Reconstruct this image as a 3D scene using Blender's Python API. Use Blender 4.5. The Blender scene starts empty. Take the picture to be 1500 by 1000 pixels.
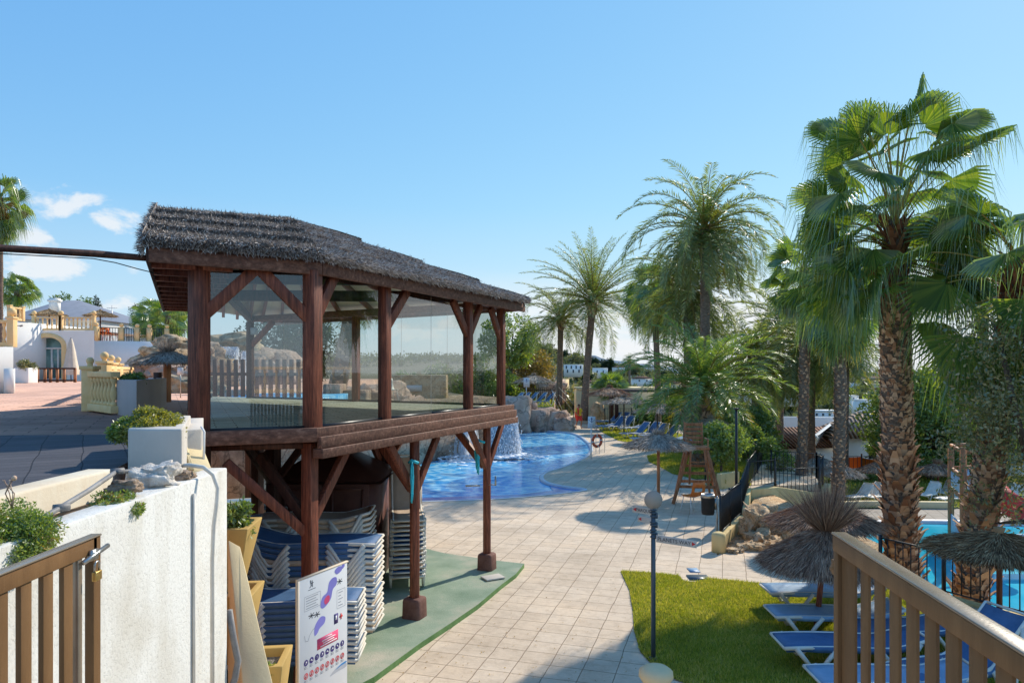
import bpy, bmesh, math, random
import numpy as np
from mathutils import Vector, Matrix, noise
from mathutils.geometry import tessellate_polygon
PI = math.pi
random.seed(7)
RNG = np.random.default_rng(7)
C = bpy.context.scene.collection
CAMZ, F, HY = 4.3, 1040.0, 541.0

def G(px, py, z=0.0):
    """point of the level z seen at photo pixel px, py"""
    Y = (CAMZ - z) * F / (py - HY)
    return Vector(((px - 750) / F * Y, Y, z))

def W(px, py, Y):
    return Vector(((px - 750) / F * Y, Y, CAMZ - (py - HY) / F * Y))

# ------------------------------------------------------------------ objects
def tag(o, label=None, cat=None, group=None, kind=None):
    if label: o['label'] = label
    if cat: o['category'] = cat
    if group: o['group'] = group
    if kind: o['kind'] = kind
    return o

def thing(name, label, cat, loc=(0, 0, 0), rz=0.0, group=None):
    o = bpy.data.objects.new(name, None)
    o.empty_display_size = 0.2
    C.objects.link(o)
    o.location = loc
    o.rotation_euler = (0, 0, rz)
    return tag(o, label, cat, group)

KIDS = {}
def link(name, me, parent=None):
    o = bpy.data.objects.new(name, me)
    C.objects.link(o)
    if parent is not None:
        o.parent = parent
        KIDS.setdefault(parent.name, []).append(o)
    return o

def dup(root, loc, rz=0.0, label=None, group=None, scale=None):
    def cp(o, parent):
        c = o.copy()
        C.objects.link(c)
        if parent is not None:
            c.parent = parent
            KIDS.setdefault(parent.name, []).append(c)
        for ch in list(KIDS.get(o.name, [])):
            cp(ch, c)
        return c
    r = cp(root, None)
    r.location = loc
    r.rotation_euler = (0, 0, rz)
    if scale: r.scale = (scale, scale, scale) if not isinstance(scale, tuple) else scale
    if label: r['label'] = label
    if group: r['group'] = group
    return r

class MB:
    """collects shapes for ONE mesh"""
    def __init__(s):
        s.v = []; s.f = []; s.n = 0; s.arr = []; s.mi = []
    def add(s, vs, fs, m=0):
        b = s.n
        s.v.extend([tuple(v) for v in vs]); s.n += len(vs)
        s.f.extend([tuple(b + i for i in f) for f in fs])
        s.mi.extend([m] * len(fs))
        return s
    def addnp(s, verts, k):
        """verts (N,k,3): N separate k-gons"""
        s.arr.append((np.asarray(verts, dtype=np.float32), k)); return s
    def box(s, c, d, rz=0.0, m=0, taper=1.0):
        x, y, z = d[0] / 2, d[1] / 2, d[2] / 2
        ca, sa = math.cos(rz), math.sin(rz)
        vs = []
        for k in (-1, 1):
            t = taper if k > 0 else 1
            for a, b in ((-1, -1), (1, -1), (1, 1), (-1, 1)):
                px, py = a * x * t, b * y * t
                vs.append((c[0] + px * ca - py * sa, c[1] + px * sa + py * ca, c[2] + k * z))
        return s.add(vs, [(3, 2, 1, 0), (4, 5, 6, 7), (0, 1, 5, 4), (1, 2, 6, 5), (2, 3, 7, 6), (3, 0, 4, 7)], m)
    def beam(s, p0, p1, w, h, m=0, roll=None):
        """rectangular bar, w sideways (horizontal), h in the other direction"""
        p0, p1 = Vector(p0), Vector(p1)
        d = (p1 - p0).normalized()
        up = Vector((0, 0, 1)) if abs(d.z) < 0.95 else Vector(roll if roll else (0, 1, 0))
        r = d.cross(up).normalized(); u = r.cross(d).normalized()
        vs = []
        for p in (p0, p1):
            for a, b in ((-1, -1), (1, -1), (1, 1), (-1, 1)):
                vs.append(p + r * (a * w / 2) + u * (b * h / 2))
        return s.add(vs, [(0, 1, 2, 3), (7, 6, 5, 4), (4, 5, 1, 0), (5, 6, 2, 1), (6, 7, 3, 2), (7, 4, 0, 3)], m)
    def tube(s, pts, rad, n=8, cap=True, m=0):
        pts = [Vector(p) for p in pts]
        if not hasattr(rad, '__len__'): rad = [rad] * len(pts)
        rings = []
        prev = None
        for i, p in enumerate(pts):
            a = pts[max(0, i - 1)]; b = pts[min(len(pts) - 1, i + 1)]
            d = (b - a).normalized()
            if prev is None:
                ref = Vector((0, 0, 1)) if abs(d.z) < 0.9 else Vector((1, 0, 0))
                u = d.cross(ref).normalized()
            else:
                u = (prev - d * prev.dot(d)).normalized()
            prev = u
            w = d.cross(u)
            rings.append([p + (u * math.cos(2 * PI * k / n) + w * math.sin(2 * PI * k / n)) * rad[i] for k in range(n)])
        vs = [v for r in rings for v in r]
        fs = []
        for i in range(len(pts) - 1):
            for k in range(n):
                a, b = i * n + k, i * n + (k + 1) % n
                fs.append((a, b, b + n, a + n))
        if cap:
            fs.append(tuple(range(n - 1, -1, -1)))
            fs.append(tuple((len(pts) - 1) * n + k for k in range(n)))
        return s.add(vs, fs, m)
    def lathe(s, prof, c=(0, 0, 0), n=14, m=0, sq=False):
        vs = []
        for r, z in prof:
            for k in range(n):
                a = 2 * PI * k / n
                vs.append((c[0] + r * math.cos(a), c[1] + r * math.sin(a), c[2] + z))
        fs = []
        for i in range(len(prof) - 1):
            for k in range(n):
                a, b = i * n + k, i * n + (k + 1) % n
                fs.append((a, b, b + n, a + n))
        fs.append(tuple(range(n - 1, -1, -1)))
        fs.append(tuple((len(prof) - 1) * n + k for k in range(n)))
        return s.add(vs, fs, m)
    def prism(s, poly, z0, z1, m=0):
        n = len(poly)
        ar = sum(poly[i][0] * poly[(i + 1) % n][1] - poly[(i + 1) % n][0] * poly[i][1] for i in range(n))
        if ar < 0: poly = poly[::-1]
        vs = [(p[0], p[1], z0) for p in poly] + [(p[0], p[1], z1) for p in poly]
        tri = tessellate_polygon([[Vector((p[0], p[1], 0)) for p in poly]])
        fs = []
        for t in tri:
            a, b, c = [Vector((poly[i][0], poly[i][1], 0)) for i in t]
            if (b - a).cross(c - a).z < 0: t = (t[0], t[2], t[1])
            fs.append(tuple(i + n for i in t)); fs.append((t[2], t[1], t[0]))
        for i in range(n):
            j = (i + 1) % n
            fs.append((i, j, j + n, i + n))
        return s.add(vs, fs, m)
    def sheet(s, outer, holes=(), z=0.0, m=0):
        loops = [outer] + list(holes)
        flat = [p for l in loops for p in l]
        tri = tessellate_polygon([[Vector((p[0], p[1], 0)) for p in l] for l in loops])
        fs = []
        for t in tri:
            a, b, c = [Vector((flat[i][0], flat[i][1], 0)) for i in t]
            if (b - a).cross(c - a).z < 0: t = (t[0], t[2], t[1])
            fs.append(tuple(t))
        return s.add([(p[0], p[1], z) for p in flat], fs, m)
    def ball(s, c, r, n=12, k=8, m=0):
        rx, ry, rz = (r, r, r) if not hasattr(r, '__len__') else r
        vs = [(c[0], c[1], c[2] - rz)]
        for i in range(1, k):
            t = -PI / 2 + PI * i / k
            for j in range(n):
                a = 2 * PI * j / n
                vs.append((c[0] + rx * math.cos(t) * math.cos(a), c[1] + ry * math.cos(t) * math.sin(a), c[2] + rz * math.sin(t)))
        vs.append((c[0], c[1], c[2] + rz))
        fs = [(0, 1 + (j + 1) % n, 1 + j) for j in range(n)]
        for i in range(k - 2):
            for j in range(n):
                a, b = 1 + i * n + j, 1 + i * n + (j + 1) % n
                fs.append((a, b, b + n, a + n))
        e = len(vs) - 1; b0 = 1 + (k - 2) * n
        fs += [(b0 + j, b0 + (j + 1) % n, e) for j in range(n)]
        return s.add(vs, fs, m)
    def mesh(s, name, mats, smooth=False, off=None):
        V = [np.array(s.v, dtype=np.float32).reshape(-1, 3)]
        loops = [np.fromiter((i for f in s.f for i in f), dtype=np.int32)]
        tot = [np.array([len(f) for f in s.f], dtype=np.int32)]
        mi = [np.array(s.mi, dtype=np.int32)]
        n = len(s.v)
        for a, k in s.arr:
            cnt = a.shape[0]
            V.append(a.reshape(-1, 3)); loops.append(np.arange(n, n + cnt * k, dtype=np.int32))
            tot.append(np.full(cnt, k, dtype=np.int32)); mi.append(np.zeros(cnt, dtype=np.int32)); n += cnt * k
        V = np.concatenate(V); loops = np.concatenate(loops); tot = np.concatenate(tot); mi = np.concatenate(mi)
        if off is not None: V = V - np.array(off, dtype=np.float32)
        me = bpy.data.meshes.new(name)
        me.vertices.add(len(V)); me.vertices.foreach_set('co', V.ravel())
        me.loops.add(len(loops)); me.loops.foreach_set('vertex_index', loops)
        me.polygons.add(len(tot))
        st = np.zeros(len(tot), dtype=np.int32); st[1:] = np.cumsum(tot)[:-1]
        me.polygons.foreach_set('loop_start', st)
        try: me.polygons.foreach_set('loop_total', tot)
        except Exception: pass
        if not isinstance(mats, (list, tuple)): mats = [mats]
        for m in mats: me.materials.append(m)
        me.polygons.foreach_set('material_index', mi)
        if smooth: me.polygons.foreach_set('use_smooth', np.ones(len(tot), dtype=bool))
        me.update(calc_edges=True)
        me.validate()
        return me
    def build(s, name, mats, parent=None, smooth=False, world=False, bevel=0.0):
        off = tuple(parent.location) if (world and parent is not None) else None
        if world and parent is not None and parent.parent is not None:
            off = tuple(Vector(parent.location) + Vector(parent.parent.location))
        o = link(name, s.mesh(name, mats, smooth, off), parent)
        if bevel:
            b = o.modifiers.new('bevel', 'BEVEL'); b.width = bevel; b.segments = 2; b.limit_method = 'ANGLE'
            b.angle_limit = 0.6
        return o

def struct(name, mb, m, smooth=False):
    o = mb.build(name, m, None, smooth)
    o['kind'] = 'structure'
    return o

# ---------------------------------------------------------------- materials
def newmat(name):
    m = bpy.data.materials.new(name); m.use_nodes = True
    nt = m.node_tree; nt.nodes.clear()
    out = nt.nodes.new('ShaderNodeOutputMaterial')
    return m, nt, out
def N(nt, t, **kw):
    n = nt.nodes.new(t)
    for k, v in kw.items(): setattr(n, k, v)
    return n
def L(nt, a, b): nt.links.new(a, b)
def ramp(nt, fac, stops):
    r = N(nt, 'ShaderNodeValToRGB')
    e = r.color_ramp.elements
    while len(e) < len(stops): e.new(0.5)
    for i, (p, c) in enumerate(stops):
        e[i].position = p; e[i].color = (*c, 1) if len(c) == 3 else c
    L(nt, fac, r.inputs['Fac'])
    return r.outputs['Color']
def mixc(nt, fac, a, b, typ='MIX'):
    m = N(nt, 'ShaderNodeMix'); m.data_type = 'RGBA'; m.blend_type = typ
    if hasattr(fac, 'type') or hasattr(fac, 'links'): L(nt, fac, m.inputs[0])
    else: m.inputs[0].default_value = fac
    for s_, v in ((m.inputs[6], a), (m.inputs[7], b)):
        if hasattr(v, 'links'): L(nt, v, s_)
        else: s_.default_value = (*v, 1)
    return m.outputs[2]
def coords(nt, scale=(1, 1, 1), rz=0.0, world=False):
    if world:
        src = N(nt, 'ShaderNodeNewGeometry').outputs['Position']
    else:
        src = N(nt, 'ShaderNodeTexCoord').outputs['Object']
    mp = N(nt, 'ShaderNodeMapping')
    mp.inputs['Scale'].default_value = scale
    mp.inputs['Rotation'].default_value = (0, 0, rz)
    L(nt, src, mp.inputs['Vector'])
    return mp.outputs['Vector']
def tex(nt, vec, scale, detail=5, rough=0.6):
    n = N(nt, 'ShaderNodeTexNoise')
    n.inputs['Scale'].default_value = scale; n.inputs['Detail'].default_value = detail
    n.inputs['Roughness'].default_value = rough
    L(nt, vec, n.inputs['Vector'])
    return n.outputs['Fac']
def bump(nt, h, strength, dist=0.02, nrm=None):
    b = N(nt, 'ShaderNodeBump'); b.inputs['Strength'].default_value = strength; b.inputs['Distance'].default_value = dist
    L(nt, h, b.inputs['Height'])
    if nrm is not None: L(nt, nrm, b.inputs['Normal'])
    return b.outputs['Normal']
def pbsdf(nt, out, col, rough=0.6, nrm=None, spec=0.4, metal=0.0):
    p = N(nt, 'ShaderNodeBsdfPrincipled')
    if hasattr(col, 'links'): L(nt, col, p.inputs['Base Color'])
    else: p.inputs['Base Color'].default_value = (*col, 1)
    if hasattr(rough, 'links'): L(nt, rough, p.inputs['Roughness'])
    else: p.inputs['Roughness'].default_value = rough
    p.inputs['Metallic'].default_value = metal
    p.inputs['Specular IOR Level'].default_value = spec
    if nrm is not None: L(nt, nrm, p.inputs['Normal'])
    L(nt, p.outputs[0], out.inputs['Surface'])
    return p
def surf(name, c1, c2, scale=3.0, rough=0.7, bs=0.3, bscale=30.0, spec=0.3, metal=0.0, stretch=(1, 1, 1), c3=None, world=False, dist=0.02):
    """two-tone mottled surface with a fine bump"""
    m, nt, out = newmat(name)
    v = coords(nt, stretch, world=world)
    f = tex(nt, v, scale, 8, 0.65)
    stops = [(0.32, c1), (0.68, c2)] if c3 is None else [(0.3, c1), (0.5, c2), (0.72, c3)]
    col = ramp(nt, f, stops)
    nrm = bump(nt, tex(nt, v, bscale, 6, 0.7), bs, dist) if bs else None
    pbsdf(nt, out, col, rough, nrm, spec, metal)
    return m
def leafmat(name, cols, trans=0.35, rough=0.45, gloss=0.12):
    """leaf shader, colour varied leaf by leaf"""
    m, nt, out = newmat(name)
    g = N(nt, 'ShaderNodeNewGeometry')
    v = coords(nt)
    big = tex(nt, v, 1.3, 3)
    mx = N(nt, 'ShaderNodeMath', operation='MULTIPLY_ADD'); mx.inputs[1].default_value = 0.6
    L(nt, g.outputs['Random Per Island'], mx.inputs[0])
    mm = N(nt, 'ShaderNodeMath', operation='MULTIPLY'); mm.inputs[1].default_value = 0.55
    L(nt, big, mm.inputs[0]); L(nt, mm.outputs[0], mx.inputs[2])
    n = len(cols)
    col = ramp(nt, mx.outputs[0], [(0.12 + 0.78 * i / (n - 1), c) for i, c in enumerate(cols)])
    d = N(nt, 'ShaderNodeBsdfDiffuse'); L(nt, col, d.inputs['Color'])
    t = N(nt, 'ShaderNodeBsdfTranslucent')
    tc = mixc(nt, 1.0, col, (1.75, 1.75, 0.5), 'MULTIPLY')
    L(nt, tc, t.inputs['Color'])
    mi = N(nt, 'ShaderNodeMixShader'); mi.inputs[0].default_value = trans
    L(nt, d.outputs[0], mi.inputs[1]); L(nt, t.outputs[0], mi.inputs[2])
    gl = N(nt, 'ShaderNodeBsdfGlossy'); gl.inputs['Roughness'].default_value = rough
    gl.inputs['Color'].default_value = (1, 1, 1, 1)
    m2 = N(nt, 'ShaderNodeMixShader'); m2.inputs[0].default_value = gloss
    L(nt, mi.outputs[0], m2.inputs[1]); L(nt, gl.outputs[0], m2.inputs[2])
    L(nt, m2.outputs[0], out.inputs['Surface'])
    return m
def strawmat(name, cols, spec=0.2):
    m, nt, out = newmat(name)
    g = N(nt, 'ShaderNodeNewGeometry')
    n = len(cols)
    col = ramp(nt, g.outputs['Random Per Island'], [(0.02 + 0.96 * i / (n - 1), c) for i, c in enumerate(cols)])
    v = coords(nt)
    col = mixc(nt, 0.5, col, ramp(nt, tex(nt, v, 2.5, 4), [(0.3, (0.65, 0.62, 0.6)), (0.7, (1.35, 1.28, 1.2))]), 'MULTIPLY')
    pbsdf(nt, out, col, 0.75, None, spec)
    return m

M = {}
# wood
def woodmat(name, a, b, c, rough=0.5, axis='z', scale=1.0):
    m, nt, out = newmat(name)
    g = N(nt, 'ShaderNodeNewGeometry')
    st = {'z': (9, 9, 0.7), 'x': (0.7, 9, 9), 'y': (9, 0.7, 9)}[axis]
    v = coords(nt, tuple(k * scale for k in st))
    f = tex(nt, v, 2.2, 8, 0.7)
    rnd = N(nt, 'ShaderNodeMath', operation='MULTIPLY_ADD'); rnd.inputs[1].default_value = 0.22; L(nt, g.outputs['Random Per Island'], rnd.inputs[0])
    ad = N(nt, 'ShaderNodeMath', operation='SUBTRACT'); L(nt, f, ad.inputs[0]); ad.inputs[1].default_value = 0.11
    L(nt, ad.outputs[0], rnd.inputs[2])
    col = ramp(nt, rnd.outputs[0], [(0.3, a), (0.5, b), (0.7, c)])
    blot = ramp(nt, tex(nt, coords(nt), 1.7, 5), [(0.35, (0.55, 0.5, 0.5)), (0.62, (1, 1, 1))])
    col = mixc(nt, 0.55, col, blot, 'MULTIPLY')
    pbsdf(nt, out, col, rough, bump(nt, f, 0.35, 0.01), 0.35)
    return m
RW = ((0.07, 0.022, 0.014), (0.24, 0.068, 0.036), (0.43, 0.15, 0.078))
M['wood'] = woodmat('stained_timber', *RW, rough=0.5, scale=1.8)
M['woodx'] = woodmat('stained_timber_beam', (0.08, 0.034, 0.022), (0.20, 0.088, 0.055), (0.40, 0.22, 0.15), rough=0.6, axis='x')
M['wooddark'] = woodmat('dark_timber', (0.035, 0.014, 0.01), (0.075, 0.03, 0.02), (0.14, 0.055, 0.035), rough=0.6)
M['chairwood'] = woodmat('orange_timber', (0.22, 0.085, 0.035), (0.46, 0.20, 0.09), (0.60, 0.30, 0.15), rough=0.6)
M['railwood'] = surf('bronze_painted_metal', (0.12, 0.062, 0.026), (0.21, 0.115, 0.05), 2.2, 0.5, 0.15, 60, 0.2, 0.0, (3, 3, 0.6))
M['railcap'] = surf('bronze_painted_cap', (0.22, 0.17, 0.12), (0.30, 0.24, 0.18), 5, 0.22, 0.08, 80, 0.8, 0.3)
M['hut'] = surf('chocolate_paint', (0.085, 0.034, 0.025), (0.13, 0.055, 0.04), 4, 0.5, 0.15, 20, 0.3)
M['concfoot'] = surf('brown_painted_footing', (0.13, 0.055, 0.04), (0.22, 0.105, 0.08), 6, 0.8, 0.4, 30)
# masonry
def stucco(name, base, dirt, streak=0.4, rough=0.9, bstr=0.7, pit=True):
    m, nt, out = newmat(name)
    v = coords(nt)
    f = tex(nt, v, 1.1, 7, 0.6)
    vz = coords(nt, (2.5, 2.5, 0.5))
    f2 = tex(nt, vz, 1.5, 6, 0.65)
    col = mixc(nt, ramp(nt, f, [(0.45, (0, 0, 0)), (0.75, (streak,) * 3)]), base, dirt)
    col = mixc(nt, ramp(nt, f2, [(0.5, (0, 0, 0)), (0.8, (streak * 0.8,) * 3)]), col, dirt)
    vo = N(nt, 'ShaderNodeTexNoise'); vo.inputs['Scale'].default_value = 36; vo.inputs['Detail'].default_value = 4
    vo.inputs['Roughness'].default_value = 0.75
    L(nt, v, vo.inputs['Vector'])
    h = ramp(nt, vo.outputs['Fac'], [(0.36, (0, 0, 0)), (0.50, (1, 1, 1))]) if pit else vo.outputs['Fac']
    if pit:
        pt = mixc(nt, 1.0, ramp(nt, vo.outputs['Fac'], [(0.34, (0.55,) * 3), (0.40, (0, 0, 0))]), ramp(nt, tex(nt, v, 1.7, 4), [(0.42, (0, 0, 0)), (0.62, (1, 1, 1))]), 'MULTIPLY')
        col = mixc(nt, pt, col, tuple(0.6 * k for k in dirt))
    pbsdf(nt, out, col, rough, bump(nt, h, bstr, 0.008), 0.2)
    return m
M['white_stucco'] = stucco('white_roughcast', (0.74, 0.725, 0.68), (0.50, 0.45, 0.36), 0.8, .9, .4)
M['white_wall'] = stucco('white_render', (0.88, 0.86, 0.81), (0.72, 0.67, 0.60), 0.25, 0.9, 0.25, False)
M['pinkish_wall'] = stucco('pale_mauve_render', (0.50, 0.43, 0.40), (0.38, 0.32, 0.29), 0.4, 0.9, 0.35, False)
M['planter_white'] = stucco('pale_concrete', (0.62, 0.57, 0.51), (0.42, 0.37, 0.31), 0.5, 0.9, 0.35, False)
M['yellow_wall'] = stucco('ochre_render', (0.72, 0.55, 0.27), (0.50, 0.34, 0.15), 0.6, 0.9, 0.4, False)
M['cream_wall'] = stucco('cream_render', (0.74, 0.60, 0.36), (0.52, 0.40, 0.24), 0.55, 0.9, 0.4, False)
M['yellow'] = surf('yellow_cast_stone', (0.86, 0.56, 0.24), (0.92, 0.66, 0.34), 5, 0.8, 0.15, 50)
M['ochrepot'] = stucco('ochre_pot_paint', (0.50, 0.33, 0.11), (0.36, 0.24, 0.09), 0.5, 0.8, 0.3, False)
M['black'] = surf('black_painted_iron', (0.012, 0.013, 0.015), (0.025, 0.026, 0.03), 8, 0.4, 0.1, 40, 0.5)
M['slate_metal'] = surf('blue_grey_paint', (0.06, 0.085, 0.11), (0.085, 0.115, 0.145), 6, 0.4, 0.1, 40, 0.5, 0.2)
M['steel'] = surf('brushed_steel', (0.35, 0.34, 0.32), (0.55, 0.54, 0.52), 15, 0.3, 0.2, 60, 0.5, 0.9)
M['brass'] = surf('brass', (0.45, 0.28, 0.08), (0.6, 0.4, 0.14), 15, 0.35, 0.2, 60, 0.5, 0.8)
M['whiteplastic'] = surf('weathered_white_plastic', (0.62, 0.57, 0.48), (0.80, 0.76, 0.68), 4, 0.5, 0.15, 30, 0.4)
M['whitemetal'] = surf('white_painted_metal', (0.72, 0.70, 0.66), (0.82, 0.81, 0.78), 6, 0.4, 0.1, 30, 0.4)
M['bluesling'] = surf('blue_sling_fabric', (0.045, 0.11, 0.23), (0.08, 0.17, 0.33), 3, 0.55, 0.3, 120, 0.35)
M['palesling'] = surf('sky_blue_sling_fabric', (0.18, 0.31, 0.47), (0.27, 0.41, 0.58), 3, 0.42, 0.3, 120, 0.5)
M['tansling'] = surf('tan_sling_fabric', (0.48, 0.36, 0.26), (0.60, 0.47, 0.35), 3, 0.7, 0.3, 120, 0.2)
M['orange'] = surf('orange_plastic', (0.80, 0.17, 0.02), (0.88, 0.24, 0.04), 3, 0.4, 0.05, 20, 0.5)
M['orangecloth'] = surf('orange_canvas', (0.78, 0.15, 0.02), (0.9, 0.25, 0.05), 2, 0.8, 0.3, 30, 0.2)
M['red'] = surf('red_paint', (0.6, 0.03, 0.03), (0.72, 0.07, 0.05), 3, 0.5, 0.1, 20)
M['ringred'] = surf('faded_red_orange_foam', (0.68, 0.09, 0.04), (0.78, 0.16, 0.08), 3, 0.6, 0.1, 20)
M['turq'] = surf('turquoise_rope', (0.03, 0.42, 0.55), (0.06, 0.6, 0.7), 12, 0.7, 0.4, 60)
M['greenslab'] = surf('green_painted_concrete', (0.50, 0.45, 0.35), (0.28, 0.345, 0.25), .7, 0.85, 0.5, 40, 0.25, c3=(0.15, 0.23, 0.15), world=True)
M['greenedge'] = surf('mossy_green_edge', (0.07, 0.16, 0.045), (0.16, 0.28, 0.10), 3, 0.9, 0.5, 30)
M['greypipe'] = surf('grey_plastic_pipe', (0.16, 0.15, 0.145), (0.34, 0.32, 0.30), 5, 0.5, 0.2, 30)
M['creampipe'] = surf('cream_plastic_conduit', (0.62, 0.58, 0.5), (0.76, 0.72, 0.65), 5, 0.5, 0.1, 30)
M['gravel'] = surf('grey_gravel', (0.10, 0.085, 0.07), (0.42, 0.38, 0.33), 45, 0.95, 1.0, 60, dist=0.03)
M['soil'] = surf('dry_soil', (0.07, 0.045, 0.03), (0.20, 0.14, 0.09), 14, 0.95, 0.8, 30)
M['cream_ceiling'] = surf('cream_board', (0.60, 0.55, 0.46), (0.70, 0.66, 0.58), 2, 0.8, 0.1, 20)
M['slate_roof'] = surf('grey_sheet_roof', (0.22, 0.23, 0.26), (0.28, 0.29, 0.33), 2, 0.7, 0.1, 20)
M['canvas'] = surf('cream_canvas', (0.62, 0.55, 0.44), (0.74, 0.67, 0.56), 3, 0.85, 0.3, 20)
M['skin'] = surf('tanned_skin', (0.26, 0.13, 0.08), (0.36, 0.19, 0.12), 6, 0.55, 0.1, 30)
M['hair'] = surf('dark_hair', (0.012, 0.009, 0.007), (0.03, 0.02, 0.015), 20, 0.5, 0.3, 60)
M['yellowcloth'] = surf('yellow_fabric', (0.7, 0.5, 0.03), (0.8, 0.6, 0.06), 5, 0.8, 0.2, 30)
M['rubber'] = surf('black_rubber', (0.015, 0.015, 0.015), (0.03, 0.03, 0.03), 5, 0.7, 0.1, 30)
M['disc'] = surf('beige_painted_disc', (0.40, 0.345, 0.295), (0.42, 0.36, 0.31), 2, 0.8, 0.0, 30, 0.1)
M['signwhite'] = surf('printed_white_panel', (0.74, 0.73, 0.72), (0.78, 0.78, 0.78), 2, 0.45, 0.0, 30, 0.3)
M['boardedge'] = surf('cream_board_edge', (0.60, 0.50, 0.38), (0.68, 0.58, 0.45), 5, 0.7, 0.1, 30)
def flat(name, c, rough=0.6):
    m, nt, out = newmat(name)
    v = coords(nt); col = mixc(nt, ramp(nt, tex(nt, v, 9, 3), [(0.3, (0, 0, 0)), (0.7, (0.25,) * 3)]), c, tuple(k * 0.7 for k in c))
    pbsdf(nt, out, col, rough, None, 0.3); return m
M['ink'] = flat('black_print', (0.06, 0.06, 0.07))
M['greyink'] = flat('grey_print', (0.38, 0.38, 0.40))
M['navyink'] = flat('navy_print', (0.07, 0.05, 0.20))
M['violetink'] = flat('violet_print', (0.27, 0.25, 0.66))
M['pinkink'] = flat('magenta_print', (0.75, 0.09, 0.20))
M['redink'] = flat('red_print', (0.65, 0.05, 0.05))
M['blueink'] = flat('blue_print', (0.07, 0.30, 0.62))
M['palegreyink'] = flat('pale_grey_print', (0.55, 0.55, 0.57))
# rock
def rockmat(name, a, b, c, sc=1.0, bst=0.9):
    m, nt, out = newmat(name)
    v = coords(nt, world=True)
    f = tex(nt, v, 1.6 * sc, 9, 0.7)
    col = ramp(nt, f, [(0.3, a), (0.5, b), (0.7, c)])
    vo = N(nt, 'ShaderNodeTexVoronoi'); vo.feature = 'DISTANCE_TO_EDGE'; vo.inputs['Scale'].default_value = 1.3 * sc
    wv = N(nt, 'ShaderNodeVectorMath', operation='ADD'); L(nt, v, wv.inputs[0])
    nz = N(nt, 'ShaderNodeTexNoise'); nz.inputs['Scale'].default_value = 2 * sc; nz.inputs['Detail'].default_value = 4; L(nt, v, nz.inputs['Vector'])
    L(nt, nz.outputs['Color'], wv.inputs[1]); L(nt, wv.outputs[0], vo.inputs['Vector'])
    crack = ramp(nt, vo.outputs['Distance'], [(0.0, (0.35,) * 3), (0.06, (1, 1, 1))])
    col = mixc(nt, 0.8, col, crack, 'MULTIPLY')
    nrm = bump(nt, vo.outputs['Distance'], 0.5 * bst, 0.15)
    nrm = bump(nt, tex(nt, v, 9 * sc, 9, 0.75), bst, 0.06, nrm)
    pbsdf(nt, out, col, 0.9, nrm, 0.2)
    return m
M['rock'] = rockmat('warm_limestone', (0.27, 0.16, 0.09), (0.50, 0.36, 0.22), (0.66, 0.53, 0.37))
M['rockgrey'] = rockmat('shaded_brown_rock', (0.20, 0.135, 0.09), (0.40, 0.28, 0.20), (0.56, 0.44, 0.33))  # brown rock, duller than the limestone
M['rockwhite'] = surf('pale_limestone', (0.50, 0.44, 0.38), (0.82, 0.77, 0.70), 9, .9, .8, 40, .2)
M['rockorange'] = rockmat('orange_limestone', (0.50, 0.28, 0.14), (0.70, 0.49, 0.29), (0.82, 0.67, 0.48), 1.6, 1.0)
M['rockpink'] = rockmat('pinkish_cast_rock', (0.34, 0.20, 0.14), (0.54, 0.37, 0.28), (0.66, 0.50, 0.39), 0.8, 0.6)
# foliage
M['date'] = leafmat('date_palm_leaf', [(0.075, 0.115, 0.05), (0.13, 0.18, 0.06), (0.21, 0.26, 0.08), (0.34, 0.34, 0.13)], 0.38, 0.4, 0.08)
M['datelow'] = leafmat('young_date_leaf', [(0.06, 0.11, 0.05), (0.11, 0.19, 0.06), (0.20, 0.29, 0.07), (0.33, 0.37, 0.12)], 0.40, 0.4, 0.08)
M['fan'] = leafmat('fan_palm_leaf', [(0.045, 0.09, 0.025), (0.085, 0.16, 0.035), (0.16, 0.25, 0.05), (0.30, 0.34, 0.08)], 0.42, 0.35, 0.09)
M['deadleaf'] = leafmat('dry_palm_leaf', [(0.16, 0.09, 0.04), (0.30, 0.19, 0.08), (0.42, 0.30, 0.12)], 0.3, 0.7, 0.02)
M['yellowleaf'] = leafmat('yellowing_palm_leaf', [(0.30, 0.22, 0.03), (0.50, 0.36, 0.05), (0.62, 0.46, 0.08)], 0.4, 0.5, 0.04)
M['leaf'] = leafmat('shrub_leaf', [(0.04, 0.08, 0.028), (0.085, 0.15, 0.042), (0.15, 0.23, 0.06), (0.27, 0.32, 0.10)], 0.3, 0.4, 0.06)
M['leafbright'] = leafmat('bright_leaf', [(0.06, 0.11, 0.035), (0.12, 0.19, 0.05), (0.20, 0.28, 0.07), (0.33, 0.36, 0.12)], 0.4, 0.4, 0.06)
M['leafolive'] = leafmat('olive_leaf', [(0.065, 0.085, 0.04), (0.125, 0.145, 0.06), (0.21, 0.22, 0.095), (0.38, 0.30, 0.16)], 0.22, 0.45, 0.07)
M['leafautumn'] = leafmat('rusty_leaf', [(0.07, 0.08, 0.03), (0.16, 0.14, 0.04), (0.28, 0.18, 0.06), (0.40, 0.25, 0.08)], 0.3, 0.5, 0.04)
M['leafyellow'] = leafmat('yellow_green_leaf', [(0.10, 0.13, 0.03), (0.24, 0.24, 0.05), (0.38, 0.33, 0.07)], 0.4, 0.5, 0.05)
M['leafdark'] = leafmat('dark_conifer_leaf', [(0.012, 0.03, 0.015), (0.025, 0.05, 0.02), (0.045, 0.075, 0.03)], 0.15, 0.5, 0.03)
M['leaffar'] = leafmat('distant_tree_leaf', [(0.08, 0.11, 0.075), (0.12, 0.15, 0.095), (0.18, 0.20, 0.12), (0.27, 0.27, 0.18)], 0.25, 0.6, 0.02)  # leaf colours paled to stand in for distance haze
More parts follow.
